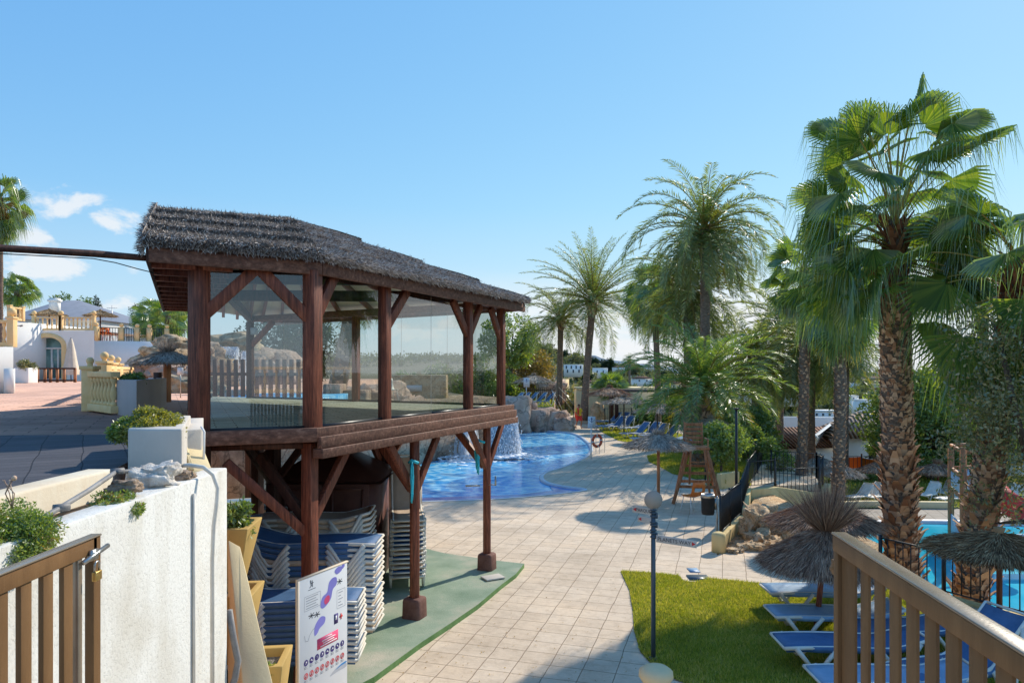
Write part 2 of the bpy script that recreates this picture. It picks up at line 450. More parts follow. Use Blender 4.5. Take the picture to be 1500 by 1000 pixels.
M['grassblade'] = leafmat('grass_blade', [(0.13, 0.17, 0.015), (0.23, 0.27, 0.03), (0.38, 0.37, 0.06), (0.58, 0.48, 0.18)], 0.4, 0.5, 0.03)
M['bark'] = surf('palm_bark', (0.14, 0.095, 0.07), (0.33, 0.25, 0.19), 3, 0.9, 1.0, 14, 0.15, stretch=(2, 2, 6), dist=0.05)
M['barkred'] = surf('fibrous_red_bark', (0.12, 0.05, 0.03), (0.30, 0.15, 0.09), 6, 0.9, 1.0, 22, 0.15, stretch=(2, 2, 5), dist=0.04)
M['boot'] = strawmat('palm_leaf_base', [(0.24, 0.12, 0.07), (0.42, 0.25, 0.155), (0.58, 0.38, 0.25), (0.68, 0.50, 0.35)])
M['bootred'] = strawmat('red_palm_leaf_base', [(0.13, 0.045, 0.025), (0.26, 0.10, 0.05), (0.38, 0.18, 0.10)])
M['treebark'] = surf('tree_bark', (0.06, 0.045, 0.035), (0.17, 0.13, 0.10), 6, 0.9, 0.8, 25, 0.15, stretch=(2, 2, 0.6))
M['thatch'] = strawmat('grey_heather_thatch', [(0.10, 0.08, 0.07), (0.24, 0.20, 0.18), (0.42, 0.37, 0.335), (0.58, 0.52, 0.48), (0.72, 0.66, 0.61)])
M['thatchbase'] = surf('thatch_underlayer', (0.06, 0.045, 0.038), (0.22, 0.18, 0.155), 9, 0.95, 0.9, 60, 0.1)
M['straw'] = strawmat('brown_broom_straw', [(0.12, 0.068, 0.046), (0.27, 0.165, 0.115), (0.44, 0.285, 0.20), (0.60, 0.42, 0.30)])
M['strawgrey'] = strawmat('grey_broom_straw', [(0.16, 0.13, 0.11), (0.32, 0.27, 0.225), (0.50, 0.43, 0.365), (0.64, 0.57, 0.49)])
M['heather'] = strawmat('brown_heather', [(0.09, 0.048, 0.025), (0.22, 0.125, 0.065), (0.40, 0.25, 0.13), (0.56, 0.38, 0.21)])
M['strawtan'] = strawmat('tan_reed_straw', [(0.25, 0.17, 0.09), (0.40, 0.28, 0.16), (0.55, 0.42, 0.26)])
# ---------------------------------------------------------------- camera, world, sun
sc = bpy.context.scene
sc.view_settings.view_transform = 'Standard'
sc.view_settings.look = 'None'
sc.view_settings.exposure = 0.0
sc.cycles.max_bounces = 8
sc.cycles.transparent_max_bounces = 16
sc.cycles.use_denoising = True
cam_d = bpy.data.cameras.new('camera'); cam = bpy.data.objects.new('camera', cam_d); C.objects.link(cam)
cam.location = (0, 0, CAMZ); cam.rotation_euler = (PI / 2, 0, 0)
cam_d.sensor_width = 36; cam_d.lens = 36 * F / 1500; cam_d.shift_y = 41 / 1500
cam_d.clip_start = 0.05; cam_d.clip_end = 80000
sc.camera = cam
SUN_AZ, SUN_EL = math.radians(42.0), math.radians(36.5)   # azimuth to the right of +Y
sd = Vector((math.sin(SUN_AZ) * math.cos(SUN_EL), math.cos(SUN_AZ) * math.cos(SUN_EL), math.sin(SUN_EL)))
sun_d = bpy.data.lights.new('sun', 'SUN'); sun_d.energy = 5.0; sun_d.angle = math.radians(0.53); sun_d.color = (1.0, 0.92, 0.79)
sun = bpy.data.objects.new('sun', sun_d); C.objects.link(sun)
sun.rotation_euler = (-sd).to_track_quat('-Z', 'Y').to_euler()
sun.location = (0, 0, 60)
wd = bpy.data.worlds.new('World'); sc.world = wd; wd.use_nodes = True
nt = wd.node_tree; nt.nodes.clear()
wo = N(nt, 'ShaderNodeOutputWorld'); bg = N(nt, 'ShaderNodeBackground'); bg.inputs['Strength'].default_value = 0.15
sky = N(nt, 'ShaderNodeTexSky'); sky.sky_type = 'NISHITA'; sky.sun_disc = False
sky.sun_elevation = SUN_EL; sky.sun_rotation = SUN_AZ
sky.altitude = 50; sky.air_density = 1.0; sky.dust_density = 0.1; sky.ozone_density = 1.6
tc = N(nt, 'ShaderNodeTexCoord')
sep = N(nt, 'ShaderNodeSeparateXYZ'); L(nt, tc.outputs['Generated'], sep.inputs[0])
def mth(op, a, b=None, clamp=False):
    n = N(nt, 'ShaderNodeMath', operation=op); n.use_clamp = clamp
    for i, v in enumerate((a, b)):
        if v is None: continue
        if hasattr(v, 'links'): L(nt, v, n.inputs[i])
        else: n.inputs[i].default_value = v
    return n.outputs[0]
def band(v, a, b, c, d):
    """1 between b and c, fading to 0 at a and d"""
    m1 = N(nt, 'ShaderNodeMapRange'); m1.interpolation_type = 'SMOOTHSTEP'; m1.inputs[1].default_value = a; m1.inputs[2].default_value = b
    m2 = N(nt, 'ShaderNodeMapRange'); m2.interpolation_type = 'SMOOTHSTEP'; m2.inputs[1].default_value = d; m2.inputs[2].default_value = c
    L(nt, v, m1.inputs[0]); L(nt, v, m2.inputs[0])
    return mth('MULTIPLY', m1.outputs[0], m2.outputs[0])
az = N(nt, 'ShaderNodeMath', operation='ARCTAN2'); L(nt, sep.outputs[0], az.inputs[0]); L(nt, sep.outputs[1], az.inputs[1])
el = sep.outputs[2]
# cumulus puffs: noise over azimuth / elevation of the sky itself
cv = N(nt, 'ShaderNodeCombineXYZ'); L(nt, az.outputs[0], cv.inputs[0]); L(nt, mth('MULTIPLY', el, 1.7), cv.inputs[1])
n1 = N(nt, 'ShaderNodeTexNoise'); n1.inputs['Scale'].default_value = 15.0; n1.inputs['Detail'].default_value = 8; n1.inputs['Roughness'].default_value = 0.58
n1.inputs['Distortion'].default_value = 0.3
mpn = N(nt, 'ShaderNodeMapping'); mpn.inputs['Location'].default_value = (CLX, 0.0, 1.3) if 'CLX' in globals() else (0.0, 0.0, 1.3)
L(nt, cv.outputs[0], mpn.inputs[0]); L(nt, mpn.outputs[0], n1.inputs['Vector'])
def puff(a0, e0, ra, re):
    """soft elliptical patch of sky: direction a0 (rad), height e0 (sine)"""
    x = mth('DIVIDE', mth('SUBTRACT', az.outputs[0], a0), ra); y = mth('DIVIDE', mth('SUBTRACT', el, e0), re)
    d = mth('SQRT', mth('ADD', mth('MULTIPLY', x, x), mth('MULTIPLY', y, y)))
    return mth('SUBTRACT', 1.0, d, True)
pm = None
for a0, e0, ra, re in ((-0.575, 0.19, 0.075, 0.035), (-0.52, 0.178, 0.06, 0.022), (-0.575, 0.122, 0.07, 0.03), (-0.60, 0.155, 0.06, 0.025), (-0.49, 0.125, 0.04, 0.025),
                       (-0.50, 0.085, 0.10, 0.035), (0.165, 0.075, 0.15, 0.06), (-0.08, 0.06, 0.2, 0.03), (-0.56, 0.06, 0.2, 0.025), (0.47, 0.10, 0.16, 0.055)):
    q = puff(a0, e0, ra, re)
    pm = q if pm is None else mth('MAXIMUM', pm, q)
soft = mth('ADD', mth('MULTIPLY', pm, 0.62), mth('MULTIPLY', mth('SUBTRACT', n1.outputs['Fac'], 0.5), 1.9))
m1 = N(nt, 'ShaderNodeMapRange'); m1.interpolation_type = 'SMOOTHSTEP'; m1.inputs[1].default_value = 0.22; m1.inputs[2].default_value = 0.50
L(nt, soft, m1.inputs[0])
cum = mth('MULTIPLY', m1.outputs[0], mth('MULTIPLY', mth('MINIMUM', mth('MULTIPLY', pm, 4.0), 1.0), 0.8))
# thin veil of cloud over the sea
cv2 = N(nt, 'ShaderNodeCombineXYZ'); L(nt, az.outputs[0], cv2.inputs[0]); L(nt, mth('MULTIPLY', el, 6.0), cv2.inputs[1])
n2 = N(nt, 'ShaderNodeTexNoise'); n2.inputs['Scale'].default_value = 5.0; n2.inputs['Detail'].default_value = 9; n2.inputs['Roughness'].default_value = 0.6
L(nt, cv2.outputs[0], n2.inputs['Vector'])
m2 = N(nt, 'ShaderNodeMapRange'); m2.inputs[1].default_value = 0.28; m2.inputs[2].default_value = 0.52; L(nt, n2.outputs['Fac'], m2.inputs[0])
veil = mth('MULTIPLY', mth('MULTIPLY', m2.outputs[0], band(el, -0.02, 0.005, 0.07, 0.15)), band(az.outputs[0], -0.25, 0.12, 1.6, 2.4))
cl = mth('MAXIMUM', cum, mth('MULTIPLY', veil, 0.95))
# cloud colour lit from the front, cooler where thin
sr = N(nt, 'ShaderNodeSeparateColor'); L(nt, sky.outputs[0], sr.inputs[0]); cb_ = N(nt, 'ShaderNodeCombineColor')
for i_, (g_, k_) in enumerate(((.84, 0.95), (.55, 1.98), (.24, 4.2))): L(nt, mth('MULTIPLY', mth('POWER', sr.outputs[i_], g_), k_), cb_.inputs[i_])
hz_ = N(nt, 'ShaderNodeMapRange'); hz_.inputs[1].default_value = 0.22; hz_.inputs[2].default_value = -0.02; hz_.inputs[3].default_value = 0; hz_.inputs[4].default_value = .75; L(nt, el, hz_.inputs[0])
skyc = mixc(nt, hz_.outputs[0], cb_.outputs[0], (3.9, 4.9, 5.9))
mxs = mixc(nt, cl, skyc, (6.1, 6.25, 6.4))
L(nt, mxs, bg.inputs['Color']); L(nt, bg.outputs[0], wo.inputs['Surface'])
# ---------------------------------------------------------------- vegetation makers
def nrmz(a): return a / (np.linalg.norm(a, axis=-1, keepdims=True) + 1e-9)

def pinnate(mb, n, flen, e_hi=1.35, e_lo=-0.5, droop=1.5, leaf=0.42, nl=42, seed=0, lw=0.035, origin=(0, 0, 0), vee=0.5, a_bias=None, rach=None, start=0.12):
    """feather fronds; leaflets to mb, stalks to rach"""
    r = np.random.default_rng(seed)
    for i in range(n):
        t = (i + 0.5) / n
        e0 = e_hi + (e_lo - e_hi) * t ** 0.85 + r.normal(0, 0.09)
        a = i * 2.39996 + r.normal(0, 0.15)
        Lf = flen * (0.72 + 0.28 * math.sin(PI * min(1, t * 1.15 + 0.12))) * r.uniform(0.88, 1.1)
        dr = droop * (0.55 + 0.7 * math.sin(PI * (0.15 + 0.75 * t))) * r.uniform(0.75, 1.25)
        s = np.linspace(0, 1, nl + 1)
        el = e0 - dr * s ** 1.6
        el = np.maximum(el, -1.5)
        ds = Lf / nl
        h = np.cumsum(np.cos(el) * ds) - np.cos(el[0]) * ds; z = np.cumsum(np.sin(el) * ds) - np.sin(el[0]) * ds
        sw = r.normal(0, 0.10) * s ** 2 * Lf
        ca, sa = math.cos(a), math.sin(a)
        P = np.stack([origin[0] + h * ca - sw * sa, origin[1] + h * sa + sw * ca, origin[2] + z], -1)
        T = nrmz(np.gradient(P, axis=0))
        S = nrmz(np.cross(T, np.array([0, 0, 1.0]) + 1e-6))
        U = np.cross(S, T)
        m = s > start
        for side in (-1, 1):
            k = m.sum()
            p = P[m] + T[m] * r.uniform(-0.5, 0.5, (k, 1)) * ds
            sm = s[m]
            ll = leaf * (0.35 + 0.65 * np.sin(PI * np.clip((sm - start) / (1 - start) * 0.9 + 0.12, 0, 1)) ** 0.6) * r.uniform(0.8, 1.15, k)
            fwd = 0.35 + 0.9 * sm
            d = nrmz(S[m] * side + T[m] * fwd[:, None] + U[m] * (vee + r.normal(0, 0.22, k))[:, None])
            tip = p + d * ll[:, None]
            tip[:, 2] -= ll * 0.22 * r.uniform(0.2, 1.3, k)
            wv = nrmz(T[m] + U[m] * r.normal(0, 0.4, (k, 1))) * lw * 0.5
            mid = p + d * (ll * 0.45)[:, None]
            V = np.stack([p - wv * 0.5, mid - wv, tip, mid + wv, ], 1)
            mb.addnp(V, 4)
        if rach is not None:
            w = 0.022 * Lf / 3 * (1.15 - s)[:, None] * np.array([1.0])
            idx = np.arange(0, nl, 3)
            for (A) in (S, U):
                q = np.stack([P[idx] - A[idx] * w[idx], P[np.minimum(idx + 3, nl)] - A[np.minimum(idx + 3, nl)] * w[np.minimum(idx + 3, nl)],
                              P[np.minimum(idx + 3, nl)] + A[np.minimum(idx + 3, nl)] * w[np.minimum(idx + 3, nl)], P[idx] + A[idx] * w[idx]], 1)
                rach.addnp(q, 4)

def fan(mb, n, pet, R, e_hi=1.3, e_lo=-0.9, nseg=34, seed=0, origin=(0, 0, 0), stalk=None, hang=0.55, spread=2.7, droop=0.9, zdrop=0.0, rise=0):
    """fan fronds: pleated blades on stalks, segment tips hanging"""
    r = np.random.default_rng(seed)
    for i in range(n):
        t = (i + 0.5) / n
        e0 = e_hi + (e_lo - e_hi) * t + r.normal(0, 0.10)
        a = i * 2.39996 + r.normal(0, 0.2)
        dd_ = (a + PI / 2 + PI) % (2 * PI) - PI
        if rise and t > .35 and abs(dd_) < .8: a += math.copysign(.85, dd_)
        pl = pet * r.uniform(0.75, 1.15) * (0.72 + 0.4 * math.sin(PI * min(1.0, t + 0.1)))
        if rise: pl = pet * r.uniform(.85, 1.15) * (1 + rise * max(0, 1 - t * 2.2))
        ns = 6
        s = np.linspace(0, 1, ns)
        el = e0 - droop * (0.35 + 0.5 * math.sin(PI * t)) * s ** 1.5
        ds = pl / (ns - 1)
        h = np.concatenate([[0], np.cumsum(np.cos(el[:-1]) * ds)]); z = np.concatenate([[0], np.cumsum(np.sin(el[:-1]) * ds)])
        ca, sa = math.cos(a), math.sin(a)
        zz = origin[2] - zdrop * t
        P = np.stack([origin[0] + h * ca, origin[1] + h * sa, zz + z], -1)
        if stalk is not None:
            S0 = np.array([-sa, ca, 0.0])
            w = (0.035 - 0.018 * s)[:, None]
            q = np.stack([P[:-1] - S0 * w[:-1], P[1:] - S0 * w[1:], P[1:] + S0 * w[1:], P[:-1] + S0 * w[:-1]], 1)
            stalk.addnp(q, 4)
            q = q.copy(); up = np.array([0, 0, 1.0])
            q = np.stack([P[:-1] - up * w[:-1] * .6, P[1:] - up * w[1:] * .6, P[1:] + up * w[1:] * .6, P[:-1] + up * w[:-1] * .6], 1)
            stalk.addnp(q, 4)
        T = nrmz(P[-1] - P[-2])
        el2 = el[-1] - 0.35 + r.normal(0, .45)
        T = np.array([math.cos(el2) * ca, math.cos(el2) * sa, math.sin(el2)])
        S = np.array([-sa, ca, 0.0]); U = np.cross(S, T) * -1.0
        roll = r.normal(0, 0.6)
        S, U = S * math.cos(roll) + U * math.sin(roll), U * math.cos(roll) - S * math.sin(roll)
        Rr = R * r.uniform(0.85, 1.12)
        th = np.linspace(-spread / 2 * 1.0, spread / 2, nseg + 1)
        dirs = np.cos(th)[:, None] * T + np.sin(th)[:, None] * S
        fold = (np.arange(nseg + 1) % 2) * 0.05 * Rr
        lift = 0.10 * Rr * (th / (spread / 2)) ** 2
        c0 = P[-1]
        rim = 0.50 * Rr
        E = c0 + dirs * rim - U * (fold - lift)[:, None]
        I = c0 + dirs * 0.05
        # inner pleated fan
        q = np.stack([I[:-1], E[:-1], E[1:], I[1:]], 1); mb.addnp(q, 4)
        # hanging split tips
        k = nseg
        a0, b0 = E[:-1] * .92 + E[1:] * .08, E[1:] * .92 + E[:-1] * .08
        mid = (a0 + b0) / 2
        dd = (dirs[:-1] + dirs[1:]) / 2
        l1 = Rr * 0.26 * r.uniform(0.8, 1.2, (k, 1)); l2 = Rr * 0.46 * hang / 0.55 * r.uniform(0.6, 1.35, (k, 1))
        down = np.array([0, 0, -1.0])
        m1 = mid + nrmz(dd + down * 0.35) * l1
        m2 = m1 + nrmz(dd * 0.25 + down * 1.0 + r.normal(0, 0.12, (k, 3))) * l2
        wv = (b0 - a0) * 0.5
        q = np.stack([a0, m1 - wv * 0.42, m1 + wv * 0.42, b0], 1); mb.addnp(q, 4)
        q = np.stack([m1 - wv * 0.42, m2, m1 + wv * 0.42], 1); mb.addnp(q, 3)

def trunk_pts(H, lean=(0, 0), bend=0.0, n=12):
    pts = []
    for i in range(n + 1):
        t = i / n
        pts.append((lean[0] * t + bend * math.sin(PI * t) * 0.5, lean[1] * t, H * t))
    return pts

def boots(mb, pts, rad, n, ln, w, seed=0, out=0.35, z0=0.0, z1=1.0):
    """stubs of old leaf bases in a spiral round the trunk"""
    r = np.random.default_rng(seed)
    pts = np.array([tuple(p) for p in pts]); rad = np.array(rad)
    tt = z0 + (z1 - z0) * (np.arange(n) + r.uniform(-.4, .4, n)) / n
    idx = tt * (len(pts) - 1)
    ax = np.stack([np.interp(idx, np.arange(len(pts)), pts[:, k]) for k in range(3)], -1)
    rr = np.interp(idx, np.arange(len(pts)), rad)
    a = np.arange(n) * 2.39996 + r.normal(0, .12, n)
    o = np.stack([np.cos(a), np.sin(a), a * 0], -1); s = np.stack([-np.sin(a), np.cos(a), a * 0], -1)
    up = np.array([0, 0, 1.0])
    L_ = (ln * r.uniform(0.6, 1.35, n))[:, None]; w_ = (w * r.uniform(0.7, 1.2, n))[:, None]
    ou = (out * r.uniform(0.4, 1.6, n))[:, None]
    b = ax + o * (rr * 0.9)[:, None] - up * L_ * 0.35
    m = b + up * L_ * 0.6 + o * (L_ * ou * 0.75)
    t = b + up * L_ * r.uniform(0.85, 1.1, (n, 1)) + o * L_ * ou * 1.7
    e = s * r.normal(0, 0.18, (n, 1)) * L_
    th = o * 0.016
    # upper face, lower face and two edges of a wedge
    q = [np.stack([b - s * w_, b + s * w_, m + s * w_ * .75 + e * .5, m - s * w_ * .75 + e * .5], 1),
         np.stack([m - s * w_ * .75 + e * .5, m + s * w_ * .75 + e * .5, t + s * w_ * .35 + e, t - s * w_ * .35 + e], 1)]
    for k in q: mb.addnp(k, 4)
    k = np.stack([m - s * w_ * .75 + e * .5, t - s * w_ * .35 + e, t + s * w_ * .35 + e, m + s * w_ * .75 + e * .5], 1) - (o * 0.025 + up * 0.01)[:, None, :]
    mb.addnp(k, 4)
    k = np.stack([t - s * w_ * .35 + e, t + s * w_ * .35 + e, t + s * w_ * .35 + e - o * .03 - up * .02, t - s * w_ * .35 + e - o * .03 - up * .02], 1); mb.addnp(k, 4)

def date_palm(label, base, H, rad, flen, n=46, lean=(0, 0), bend=0.0, seed=0, mat='date', group='date palms around the pools', e_lo=-0.55, e_hi=1.4, droop=1.5,
              skirt=0.0, dead=0, leaf=0.60, nb=140, head=1.5, name='date_palm', yellow=0, nl=60, bootlen=None, fruit=False, vee=0.4, lw=.055):
    o = thing(name, label, 'palm tree', base, 0, group)
    pts = trunk_pts(H, lean, bend)
    rr = []
    for i in range(len(pts)):
        t = i / (len(pts) - 1)
        k = 1.18 - 0.25 * min(1, t * 3) + 0.04 * math.sin(i * 2.1 + seed)
        if t > 0.9: k *= 1 + (head - 1) * (t - 0.9) / 0.1
        rr.append(rad * k)
    mb = MB(); mb.tube(pts, rr, 14)
    mb.build('trunk', M['bark'], o, True)
    bt = MB(); boots(bt, pts, rr, nb, bootlen or rad * 0.55, rad * 0.22, seed, 0.30)
    boots(bt, pts, rr, 46, rad * 1.5, rad * 0.3, seed + 1, 0.45, 0.88, 1.0)
    bt.build('leaf_base', M['boot'], o)
    top = pts[-1]
    cr = MB(); st = MB()
    pinnate(cr, n, flen, e_hi, e_lo, droop, leaf, nl, seed, lw, top, rach=st, vee=vee)
    if skirt: pinnate(cr, int(n * skirt), flen * 0.9, -0.2, -1.0, 0.9, leaf, nl, seed + 5, lw, top, rach=st)
    cr.build('crown', M[mat], o)
    st.build('frond_stalk', M['rachis'], o)
    if dead:
        d = MB(); pinnate(d, dead, flen * 0.75, -0.3, -1.1, 0.7, leaf * .8, nl // 2, seed + 9, 0.03, top); d.build('dry_frond', M['deadleaf'], o)
    if yellow:
        d = MB(); pinnate(d, yellow, flen * 0.8, -0.1, -0.6, 1.2, leaf * .8, nl, seed + 19, 0.04, top); d.build('yellow_frond', M['yellowleaf'], o)
    if fruit:
        d = MB(); r = random.Random(seed)
        for i in range(3):
            a = -1.2 + i * 0.5; c = Vector(top) + Vector((math.cos(a) * .55, math.sin(a) * .55, 0.55 + 0.2 * i))
            for k in range(60):
                p = c + Vector((r.gauss(0, .11), r.gauss(0, .11), r.gauss(0, .2)))
                d.ball(p, 0.035, 5, 4)
        d.build('fruit_cluster', M['datefruit'], o)
    return o
M['rachis'] = surf('palm_frond_stalk', (0.26, 0.24, 0.06), (0.50, 0.38, 0.12), 4, 0.5, 0.1, 30)
M['datefruit'] = surf('orange_dates', (0.55, 0.28, 0.03), (0.7, 0.42, 0.06), 8, 0.5, 0.1, 20)

def fan_palm(label, base, H, rad, pet, R, n=40, lean=(0, 0), bend=0.0, seed=0, group='fan palms around the pools', e_lo=-1.0, e_hi=1.35, skirt=0, nb=200, nseg=34,
             head=1.0, up=0, hang=0.55, zdrop=0.6, taper=0.0, yellow=0, bigboots=False, tuft=0):
    o = thing('fan_palm', label, 'palm tree', base, 0, group)
    pts = trunk_pts(H, lean, bend, 16)
    rr = []
    for i in range(len(pts)):
        t = i / (len(pts) - 1)
        k = 1.12 - 0.14 * min(1, t * 4) + 0.035 * math.sin(i * 1.7 + seed)
        if t > 0.7: k *= 1 - taper * (t - 0.7) / 0.3
        rr.append(rad * k)
    mb = MB(); mb.tube(pts, rr, 18)
    mb.build('trunk', M['bark'], o, True)
    bt = MB()
    if bigboots:
        boots(bt, pts, rr, int(nb * 1.4), 0.19, 0.075, seed, 0.16, 0.0, 0.80)
        boots(bt, pts, rr, nb // 8, 0.30, 0.11, seed + 3, 0.33, 0.05, 0.40)
        b2 = MB(); boots(b2, pts, rr, 150, 0.34, 0.07, seed + 1, 0.35, 0.78, 1.0)
        b2.build('upper_leaf_base', M['bootred'], o)
    else:
        boots(bt, pts, rr, nb, max(0.14, rad * 0.7), rad * 0.32, seed, 0.25)
    bt.build('leaf_base', M['boot'], o)
    top = pts[-1]
    cr = MB(); st = MB()
    fan(cr, n, pet, R, e_hi, e_lo, nseg, seed, top, st, hang, zdrop=zdrop, rise=up)
    cr.build('crown', M['fan'], o); st.build('frond_stalk', M['rachis'], o)
    if skirt:
        d = MB(); fan(d, skirt, pet * .6, R * .8, -0.9, -1.45, nseg // 2, seed + 4, top, None, 0.7, zdrop=1.2); d.build('dry_frond', M['deadleaf'], o)
    if yellow:
        d = MB(); fan(d, yellow, pet * .8, R * .8, -0.3, -0.9, nseg // 2, seed + 7, top, None, 0.6, zdrop=0.8); d.build('yellow_frond', M['yellowleaf'], o)
    if tuft:
        d = MB(); r = random.Random(seed)
        for i in range(tuft):
            a = r.uniform(-0.6, 3.6); e = r.uniform(0.35, 1.0); Ls = r.uniform(2.0, 3.0)
            pp = [Vector(top) + Vector((math.cos(a) * math.cos(e) * Ls * s_, math.sin(a) * math.cos(e) * Ls * s_, math.sin(e) * Ls * s_ - 0.15 * s_ * s_ * Ls)) for s_ in (0, .25, .5, .75, 1)]
            d.tube(pp, [.016, .013, .01, .007, .003], 4)
            for j in range(14):
                s_ = 0.55 + 0.45 * j / 14; p = pp[0].lerp(pp[-1], s_) + Vector((0, 0, 0.06))
                d.tube([p, p + Vector((r.gauss(0, .12), r.gauss(0, .12), r.gauss(-.02, .08)))], .004, 3)
        d.build('flower_stalk', M['wooddark'], o)
    return o

def leafcloud(mb, clumps, leaf, per, seed=0, flatness=0.9, long=1.9):
    """clumps: list of (centre, (rx, ry, rz)); many leaf faces spread through each, thicker near its skin"""
    r = np.random.default_rng(seed)
    for c, rd in clumps:
        rd = np.array(rd if hasattr(rd, '__len__') else (rd,) * 3)
        d = nrmz(r.normal(0, 1, (per, 3))) * (r.uniform(0.15, 1, (per, 1)) ** 0.45)
        d += r.normal(0, 0.06, (per, 3))
        p = np.array(c) + d * rd
        u = nrmz(r.normal(0, 1, (per, 3)) + d * 0.8); w = nrmz(np.cross(u, r.normal(0, 1, (per, 3))))
        sz = leaf * r.uniform(0.6, 1.35, (per, 1))
        mb.addnp(np.stack([p, p + u * sz * long * .5 + w * sz * .42, p + u * sz * long, p + u * sz * long * .5 - w * sz * .42], 1), 4)

def crown_clumps(c, R, n, seed, size=(0.25, 0.5), zs=0.8, hollow=0.5):
    r = random.Random(seed); out = []
    for i in range(n):
        d = Vector((r.gauss(0, 1), r.gauss(0, 1), r.gauss(0, 1))).normalized() * (hollow + (1 - hollow) * r.random() ** 0.5)
        k = r.uniform(*size) * (R if not hasattr(R, '__len__') else max(R))
        RR = (R, R, R * zs) if not hasattr(R, '__len__') else R
        out.append(((c[0] + d.x * RR[0], c[1] + d.y * RR[1], c[2] + d.z * RR[2]), (k, k, k * 0.75)))
    return out

def tree(name, label, base, H, R, leaf=0.12, clumps=40, per=110, mat='leaf', seed=0, group=None, trunkh=0.4, rad=None, zs=0.8, cat='tree', size=(0.22, 0.42), off=(0, 0), hollow=0.5):
    o = thing(name, label, cat, base, 0, group)
    rz = R * zs if not hasattr(R, '__len__') else R[2]
    c = Vector((off[0], off[1], H - rz))
    cl = crown_clumps(c, R, clumps, seed, size, zs, hollow)
    mb = MB(); leafcloud(mb, cl, leaf, per, seed)
    mb.build('crown', M[mat], o)
    t = MB(); r = random.Random(seed + 3); rad = rad or H * 0.028
    fork = Vector((off[0] * .4, off[1] * .4, H * trunkh))
    t.tube([(0, 0, -.2), (r.gauss(0, .05), r.gauss(0, .05), H * trunkh * .5), fork], [rad * 1.3, rad, rad * .85], 8)
    for i in range(min(len(cl), 14)):
        e = Vector(cl[i][0]); m = fork.lerp(e, .5) + Vector((r.gauss(0, .1), r.gauss(0, .1), r.gauss(0, .1))) * (H * .05)
        t.tube([fork, m, e], [rad * .6, rad * .35, rad * .12], 5)
    t.build('trunk', M['treebark'], o, True)
    return o

def bush(name, label, base, dims, leaf=0.06, clumps=30, per=120, mat='leaf', seed=0, group=None, cat='shrub', rz=0.0, box=False, stems=8, second=None):
    o = thing(name, label, cat, base, rz, group)
    r = random.Random(seed); cl = []
    dx, dy, dz = dims
    for i in range(clumps):
        if box: p = (r.uniform(-.5, .5) * dx, r.uniform(-.5, .5) * dy, r.uniform(0.08, .92) * dz)
        else:
            d = Vector((r.gauss(0, 1), r.gauss(0, 1), abs(r.gauss(0, 1)))).normalized() * r.uniform(.4, .95)
            p = (d.x * dx / 2, d.y * dy / 2, d.z * dz * .95)
        k = r.uniform(.16, .3) * min(dx, dy, dz * 1.4)
        cl.append((p, (k, k, k * .85)))
    mb = MB(); leafcloud(mb, cl, leaf, per, seed); mb.build('foliage', M[mat], o)
    t = MB()
    for i in range(stems):
        e = Vector(cl[i % len(cl)][0]); b = Vector((e.x * .25, e.y * .25, -.03)) if not box else Vector((e.x, e.y, -.03))
        t.tube([b, b.lerp(e, .5) + Vector((0, 0, .1 * dz)), e], [.02 * dz ** .5, .014 * dz ** .5, .005], 4)
    t.build('stem', M['treebark'], o)
    if second:
        mb = MB(); leafcloud(mb, cl[::3], leaf * 1.1, per // 4, seed + 5); mb.build('flower', M[second], o)
    return o

def rock(name, label, c, dims, mat='rock', seed=0, rz=0.0, amp=0.32, sub=4, group=None, fr=1.3, cat='rock', strata=0.0):
    bm = bmesh.new(); bmesh.ops.create_icosphere(bm, subdivisions=sub, radius=1.0)
    off = Vector((seed * 3.7, seed * 1.3, seed * 2.1))
    for v in bm.verts:
        p = v.co.copy()
        q = Vector((max(-.72, min(.72, p.x)), max(-.72, min(.72, p.y)), max(-.72, min(.72, p.z)))) * 1.25   # blocky
        d = 1 + amp * noise.fractal(p * fr + off, 0.9, 2.0, 5) + amp * .5 * (noise.cell(p * 2.2 + off) - .5)
        co = q * d
        v.co = Vector((co.x * dims[0] / 2, co.y * dims[1] / 2, co.z * dims[2] / 2))
        if strata: v.co.z += strata * math.sin(v.co.x * 7 + v.co.z * 5)
    bm.normal_update()
    me = bpy.data.meshes.new(name); bm.to_mesh(me); bm.free()
    me.materials.append(M[mat])
    me.polygons.foreach_set('use_smooth', [sub > 3] * len(me.polygons))
    o = link(name, me); o.location = c; o.rotation_euler = (0, 0, rz)
    return tag(o, label, cat, group)

def straws(mb, P, D, Ls, w, seed=0, curl=0.1):
    """thin blades: start points P, directions D"""
    r = np.random.default_rng(seed); k = len(P)
    D = nrmz(D); Ls = Ls[:, None]
    s = nrmz(np.cross(D, r.normal(0, 1, (k, 3)))) * w
    bend = r.normal(0, curl, (k, 3)) * Ls
    m = P + D * Ls * .55 + bend * .4; t = P + D * Ls + bend
    mb.addnp(np.stack([P - s, P + s, m + s * .8, m - s * .8], 1), 4)
    mb.addnp(np.stack([m - s * .8, m + s * .8, t], 1), 3)

